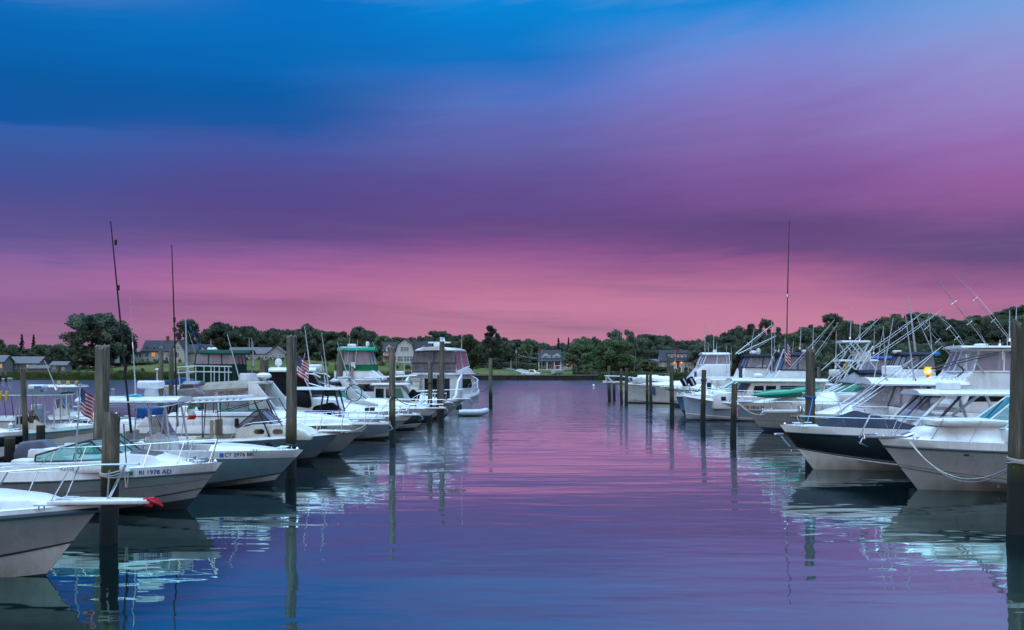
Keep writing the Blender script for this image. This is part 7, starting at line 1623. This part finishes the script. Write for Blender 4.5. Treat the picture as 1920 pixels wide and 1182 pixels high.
b.outrigger(b.P(1608, 673, 1.4), b.P(1729, 587, 1.4), .022); b.outrigger(b.P(1606, 690, -1.4), b.P(1766, 581, -1.4), .022); b.antenna((b.x(1745), .6, za), b.P(1716, 588, .6), .05); whips(b, za, [(1748, 668, 1740, 571)])
# large sportfish with clear enclosure
b, za = flybridge('large white sportfishing boat with wide hardtop, clear curtains and raked outrigger poles', 1690, 48, 12.5, 4.2, 1787, 1905, 652, 659, 697, 733, WHITE, VINYLP, fb=1.6, roof='hardtop')
b.canopy(b.x(1905), b.x(1786), 1.7, za + .12, .10, WHITE, 'upper_hardtop', .4, .05); b.radar_box(b.x(1834), .3, za + .22, .5, .12, .5, .02); b.radar_box(b.x(1899), .3, za + .22, .35, .25, .4, .05)
for u0, v0, u1, v1, y in ((1783, 668, 1713, 586, 1.7), (1812, 657, 1760, 592, -1.7), (1852, 650, 1755, 523, 1.2), (1902, 648, 1789, 514, -1.2)): b.outrigger(b.P(u0, v0, y), b.P(u1, v1, y), .02, paint('outrigger_dull', (.34, .30, .33), .45, .2, 5))
whips(b, za, [(1893, 640, 1893, 582), (1905, 610, 1906, 574), (1787, 656, 1788, 646), (1875, 650, 1875, 637), (1886, 730, 1889, 634)])
for y in (1.5, -1.5): b.tubes('bridge_ladder', [[b.P(1896, 700, y), b.P(1898, 655, y)], [b.P(1880, 700, y), b.P(1880, 655, y)]], ALU, .04)
m = MB()
for k in range(5): m.box(b.x(1886), b.x(1862), .5, 1.2, b.z(700 - 3 * k), b.z(698.6 - 3 * k))
m.obj('bridge_seat', WHITEP, b.root); b.tubes('curtain_brace', [[b.P(1827, 675, 1.8), b.P(1846, 702, 1.8)], [b.P(1812, 664, 1.8), b.P(1812, 700, 1.8)]], ALU, .04)
m = MB(); pts = [b.P(1748, 692, 1.9), b.P(1785, 679, 1.9), b.P(1830, 668, 1.9), b.P(1872, 660, 1.9)]; m.tube(pts, .03, 5); m.obj('dark_pole', CARBON, b.root); m = MB(); m.tube([b.P(1752, 697, 1.9), b.P(1788, 683, 1.9), b.P(1830, 673, 1.9), b.P(1870, 664, 1.9)], .03, 5); m.obj('dark_pole', CARBON, b.root)
m = MB(); m.tube(smooth_path([b.P(1782, 716, 1.95), b.P(1803, 700, 1.95), b.P(1806, 693, 1.95), b.P(1795, 684, 1.95)]), .035, 5); m.obj('hose', CARBON, b.root)
b = Boat('cream cruiser with white dodger seen under the dock lamp between the hardtops', 1690, 690 + 5920 / 56, -1, 9, 3.2, 1.5, 1.3, .9); b.hull(WHITE, CREAM); b.foredeck(-3, [(-3, .5), (0, 0)]); b.cockpit(.6); m = MB(); m.prism([(b.x(1722), 1.3), (b.x(1726), 2.4), (b.x(1738), 2.75), (b.x(1766), 2.7), (b.x(1780), 2.2), (b.x(1780), 1.3)], -1.2, 1.2, .05, .1); m.obj('dodger', CREAM, b.root)

# ------------------------------------------------------------------ small gear on every boat
rnd = random.Random(21)
FEND = [WHITEP, paint('fender_blue', (.03, .07, .22), .5, .2, 6), WHITEP, paint('fender_black', (.03, .03, .035), .5, .2, 6)]
for q, b in enumerate(BOATS):
    if not hasattr(b, 'xd') or b.d > 110: continue
    if q not in (0, 1, 2):
        fm = FEND[q % 4]
        for k in range(2): x = lerp(-b.L * .75, -b.L * .25, k + rnd.uniform(-.15, .15)); b.fender(x, b.deck_z(x) - .55, fm, .9 + .2 * rnd.random())
    for sg in (-1, 1):
        x = b.ovh - .55; b.cleat(x, sg * b.deck_y(x) * .6); x = -b.L * .35
        if x > b.xd: b.cleat(x, sg * (b.deck_y(x) - .12))
    # navigation light at the stem head, chocks
    m = MB(); z = b.top_z(b.ovh - .12, 0); m.lathe([(.04, 0), (.05, .03), (.02, .07)], (b.ovh - .16, 0, z), 8); m.obj('bow_light', STEEL, b.root)
    # rods standing in holders along the cockpit coaming
    if q % 3 == 1 and b.d < 70:
        for k in range(3):
            x = -b.L * .8 + .35 * k; y = b.cs * (b.deck_y(x) - .15); z = b.deck_z(x); m = MB(); h = rnd.uniform(1.5, 2.1)
            m.tube([(x, y, z), (x - .12, y, z + h * .5), (x - .35, y + .1 * b.cs, z + h)], .014 + b.d * .0001, 5, .005); m.obj('fishing_rod', CARBON, b.root)
# ------------------------------------------------------------------ docks, lamp, small floating things
def dock(label, x0, x1, y0, y1, z=.72, fingers=(), side=1, fl=5.0, extras=True):
    t = thing('dock', label, 'dock', ((x0 + x1) / 2, (y0 + y1) / 2, 0)); ox, oy = t.location.x, t.location.y
    m = MB(); n = int((y1 - y0) / .16); r_ = random.Random(2)
    for k in range(n):
        y = y0 + (k + .5) * (y1 - y0) / n; m.box(x0 - ox, x1 - ox, y - .07 - oy, y + .07 - oy, z - .04, z + r_.uniform(-.004, .004))
    m.obj('deck_planks', PLANK, t, smooth=False)
    m = MB()
    for x in (x0 + .1, x1 - .1): m.box(x - .06 - ox, x + .06 - ox, y0 - oy, y1 - oy, z - .26, z - .045)
    m.obj('stringer', PLANK, t, smooth=False)
    for fy in fingers:
        m = MB(); a, b_ = sorted((x1 if side > 0 else x0, (x1 + fl) if side > 0 else (x0 - fl))); m.box(a + .01 - ox, b_ - ox, fy - .4 - oy, fy + .4 - oy, z - .2, z - .02, .01); m.obj('finger_pier', PLANK, t, smooth=False)
    for k in range(int((y1 - y0) / 6)):
        for x in (x0 - .16, x1 + .16): m = MB(); m.tube([(x - ox, y0 + 3 + 6 * k - oy, -1), (x - ox, y0 + 3 + 6 * k - oy, z + .5)], .14, 9); m.obj('support_pile', WOOD, t)
    return t
dock('weathered plank dock running behind the sterns of the left row', -15.6, -13.9, 18, 78, .78, (24.5, 30.2, 35), 1, 3.2)
dock('weathered plank dock running behind the sterns of the right row', 21.5, 23.2, 20, 100, .78, (28.5, 34.5), -1, 3)
# lit dock lamp
Y = 43; x = X_at(1740, Y); t = thing('dock_lamp', 'lit yellow lamp on a short yellow post among the right hand boats', 'lamp', (x, Y, 0))
m = MB(); m.tube([(.06, .16, -1), (.06, .16, Z_at(690, Y))], .07, 8); m.obj('post', YELLOW, t)
m = MB(); m.ball((0, -.05, Z_at(696, Y)), .085); BULB = glow('bulb', (1.0, .55, .10), 30); bu = m.obj('bulb', BULB, t)
m = MB(); m.lathe([(.02, 0), (.10, -.02), (.17, -.10), (.19, -.15)], n=16); zc = Z_at(696, Y); m.v = [(a, .14 + c + .03, zc + b) for a, b, c in m.v]; m.obj('halo_bowl', paint('halo_amber', (.62, .22, .02), .5, .2, 5), t)  # added bowl whose amber colour stands in for the bulb's halo
m = MB(); m.box(-.14, .16, -.05, .22, Z_at(690, Y), Z_at(688, Y), .02); m.obj('lamp_cap', YELLOW, t)
pl = bpy.data.lights.new('lamp_light', 'POINT'); po = bpy.data.objects.new('lamp_light', pl); COL.objects.link(po); po.location = (x, Y - .26, Z_at(696, Y)); pl.energy = 14; pl.color = (1, .45, .10); pl.shadow_soft_size = .15
# mooring buoys and small craft near the far bank
for u, d, k, lab in ((1113, 175, .2, 'small white mooring buoy floating before the marsh'), (85, 165, .4, 'small pale float on the water before the left bank'), (212, 140, .3, 'small brownish float on the water before the left lawn')):
    m = MB(); m.lathe([(.05, -.2), (k, -.05), (k * 1.05, .1), (k * .7, .25), (.06, .3)], n=14); o = m.obj('mooring_buoy', WHITEP if u != 212 else CV_TAN); o.location = (X_at(u, d), d, 0); tag(o, lab, 'buoy')
Y = 254; t = thing('trailer_boat', 'white boat with T-top and dark outboard on a trailer by the porch house', 'boat', (X_at(1045, 262), 262, ground(X_at(1045, 262), 262)), R(-80))
m = MB(); m.prism([(-2.6, .7), (-2.6, 1.5), (2.2, 1.75), (2.9, 1.7), (2.2, .9), (1.4, .65)], -1.05, 1.05, -.1, .1); m.obj('hull', WHITE, t); m = MB(); m.box(-.7, 1.0, -.8, .8, 2.75, 2.85, .03); m.obj('t_top', WHITE, t)
for x_ in (-.5, .8):
    for y_ in (-.6, .6): m = MB(); m.tube([(x_, y_, 1.6), (x_, y_, 2.76)], .05, 6); m.obj('t_top_leg', ALU, t)
m = MB(); m.prism([(-3.2, .3), (-3.3, 1.7), (-2.8, 1.9), (-2.6, 1.4), (-2.7, .3)], -.45, .45, .1, .08); m.obj('outboard_motor', BLACKP, t); m = MB(); m.box(-2.5, 3.6, -.06, .06, .5, .6); m.box(-2.3, 1.8, -.7, .7, .52, .6); m.obj('trailer_frame', GREYP, t)
for y_ in (-.8, .8): wheel(t, -1.2, y_, .32, .32, .2)
for u, d, vt, w in ((11, 230, 697, 4.5), (1, 232, 700, 4)): piling(u, vt, d, w, 'dark mooring pile at the far left bank near the bungalow', group='piles at the far left bank')
b = Boat('small white skiff tied at the far left bank below the bungalow', 22, 690 + 5920 / 236, 1, 4.5, 1.9, .8, .6, .4); b.hull(); b.foredeck(-1.5); b.cockpit(.3)
# shore fence lines and lines to pilings
for lab, a, c, sg, mt in (
 ('blue line hanging down the dark rough topped piling to the navy bow', (X_at(1524, 33.3), 33.3, Z_at(748, 33.3)), (X_at(1512, 32), 31.9, Z_at(792, 32)), .05, ROPEB),
 ('thin dark line from the mossy piling toward the blue hulled cruiser', (X_at(1318, 57), 57, Z_at(716, 57)), (X_at(1300, 64), 64, Z_at(736, 64)), .25, ROPED),
 ('dark line from the lone open water piling to the large motor yacht', (X_at(918, 77), 76.9, Z_at(722, 77)), (X_at(888, 78), 78, Z_at(724, 78)), .5, ROPED),
 ('pale line from the rope looped piling to the tan hulled pilothouse boat', (X_at(737, 39.7), 39.6, Z_at(742, 39.7)), (X_at(800, 58), 58, Z_at(748, 58)), .4, ROPED)):
    line(lab, a, c, sg, mt, .02)

# bow and spring lines from boats to piles and dock
for lab, a, c, sg, mt in (
 ('pale bow line from the CT 2976 BK boat to the iron banded piling', (X_at(556, 27), 27, Z_at(842, 27)), (X_at(546, 28.4), 28.4, Z_at(838, 28.4)), .12, ROPE),
 ('dark stern line from the RI 1978 AD boat to the plank dock', (-13.3, 21.2, .95), (-13.95, 23.5, .8), .15, ROPED),
 ('pale line from the dark blue grey hull to the piling with the rope loop', (X_at(640, 33), 33, Z_at(812, 33)), (X_at(733, 39.5), 39.5, Z_at(745, 39.5)), .35, ROPE),
 ('thin line from the long express pulpit to the mossy short piling', (X_at(1440, 38), 38, Z_at(776, 38)), (X_at(1381, 43.6), 43.6, Z_at(752, 43.6)), .25, ROPE),
 ('reddish line hanging from the bow of the kayak carrying cruiser', (X_at(1384, 49), 49, Z_at(762, 49)), (X_at(1379, 43.7), 43.7, Z_at(768, 43.7)), .3, RED),
 ('dark line from the mossy piling to the lobster boat bow', (X_at(1320, 57.2), 57.2, Z_at(745, 57.2)), (X_at(1290, 60), 60, Z_at(746, 60)), .25, ROPED),
 ('pale line from the big white hull to the touching pair of pilings', (X_at(1163, 87), 87, Z_at(724, 87)), (X_at(1216, 73), 73, Z_at(728, 73)), .6, ROPE),
 ('dark line from the darker shorter piling to the grey flybridge bow', (X_at(807, 53.7), 53.7, Z_at(721, 53.7)), (X_at(866, 61), 61, Z_at(752, 61)), .4, ROPED)):
    line(lab, a, c, sg, mt, .016)
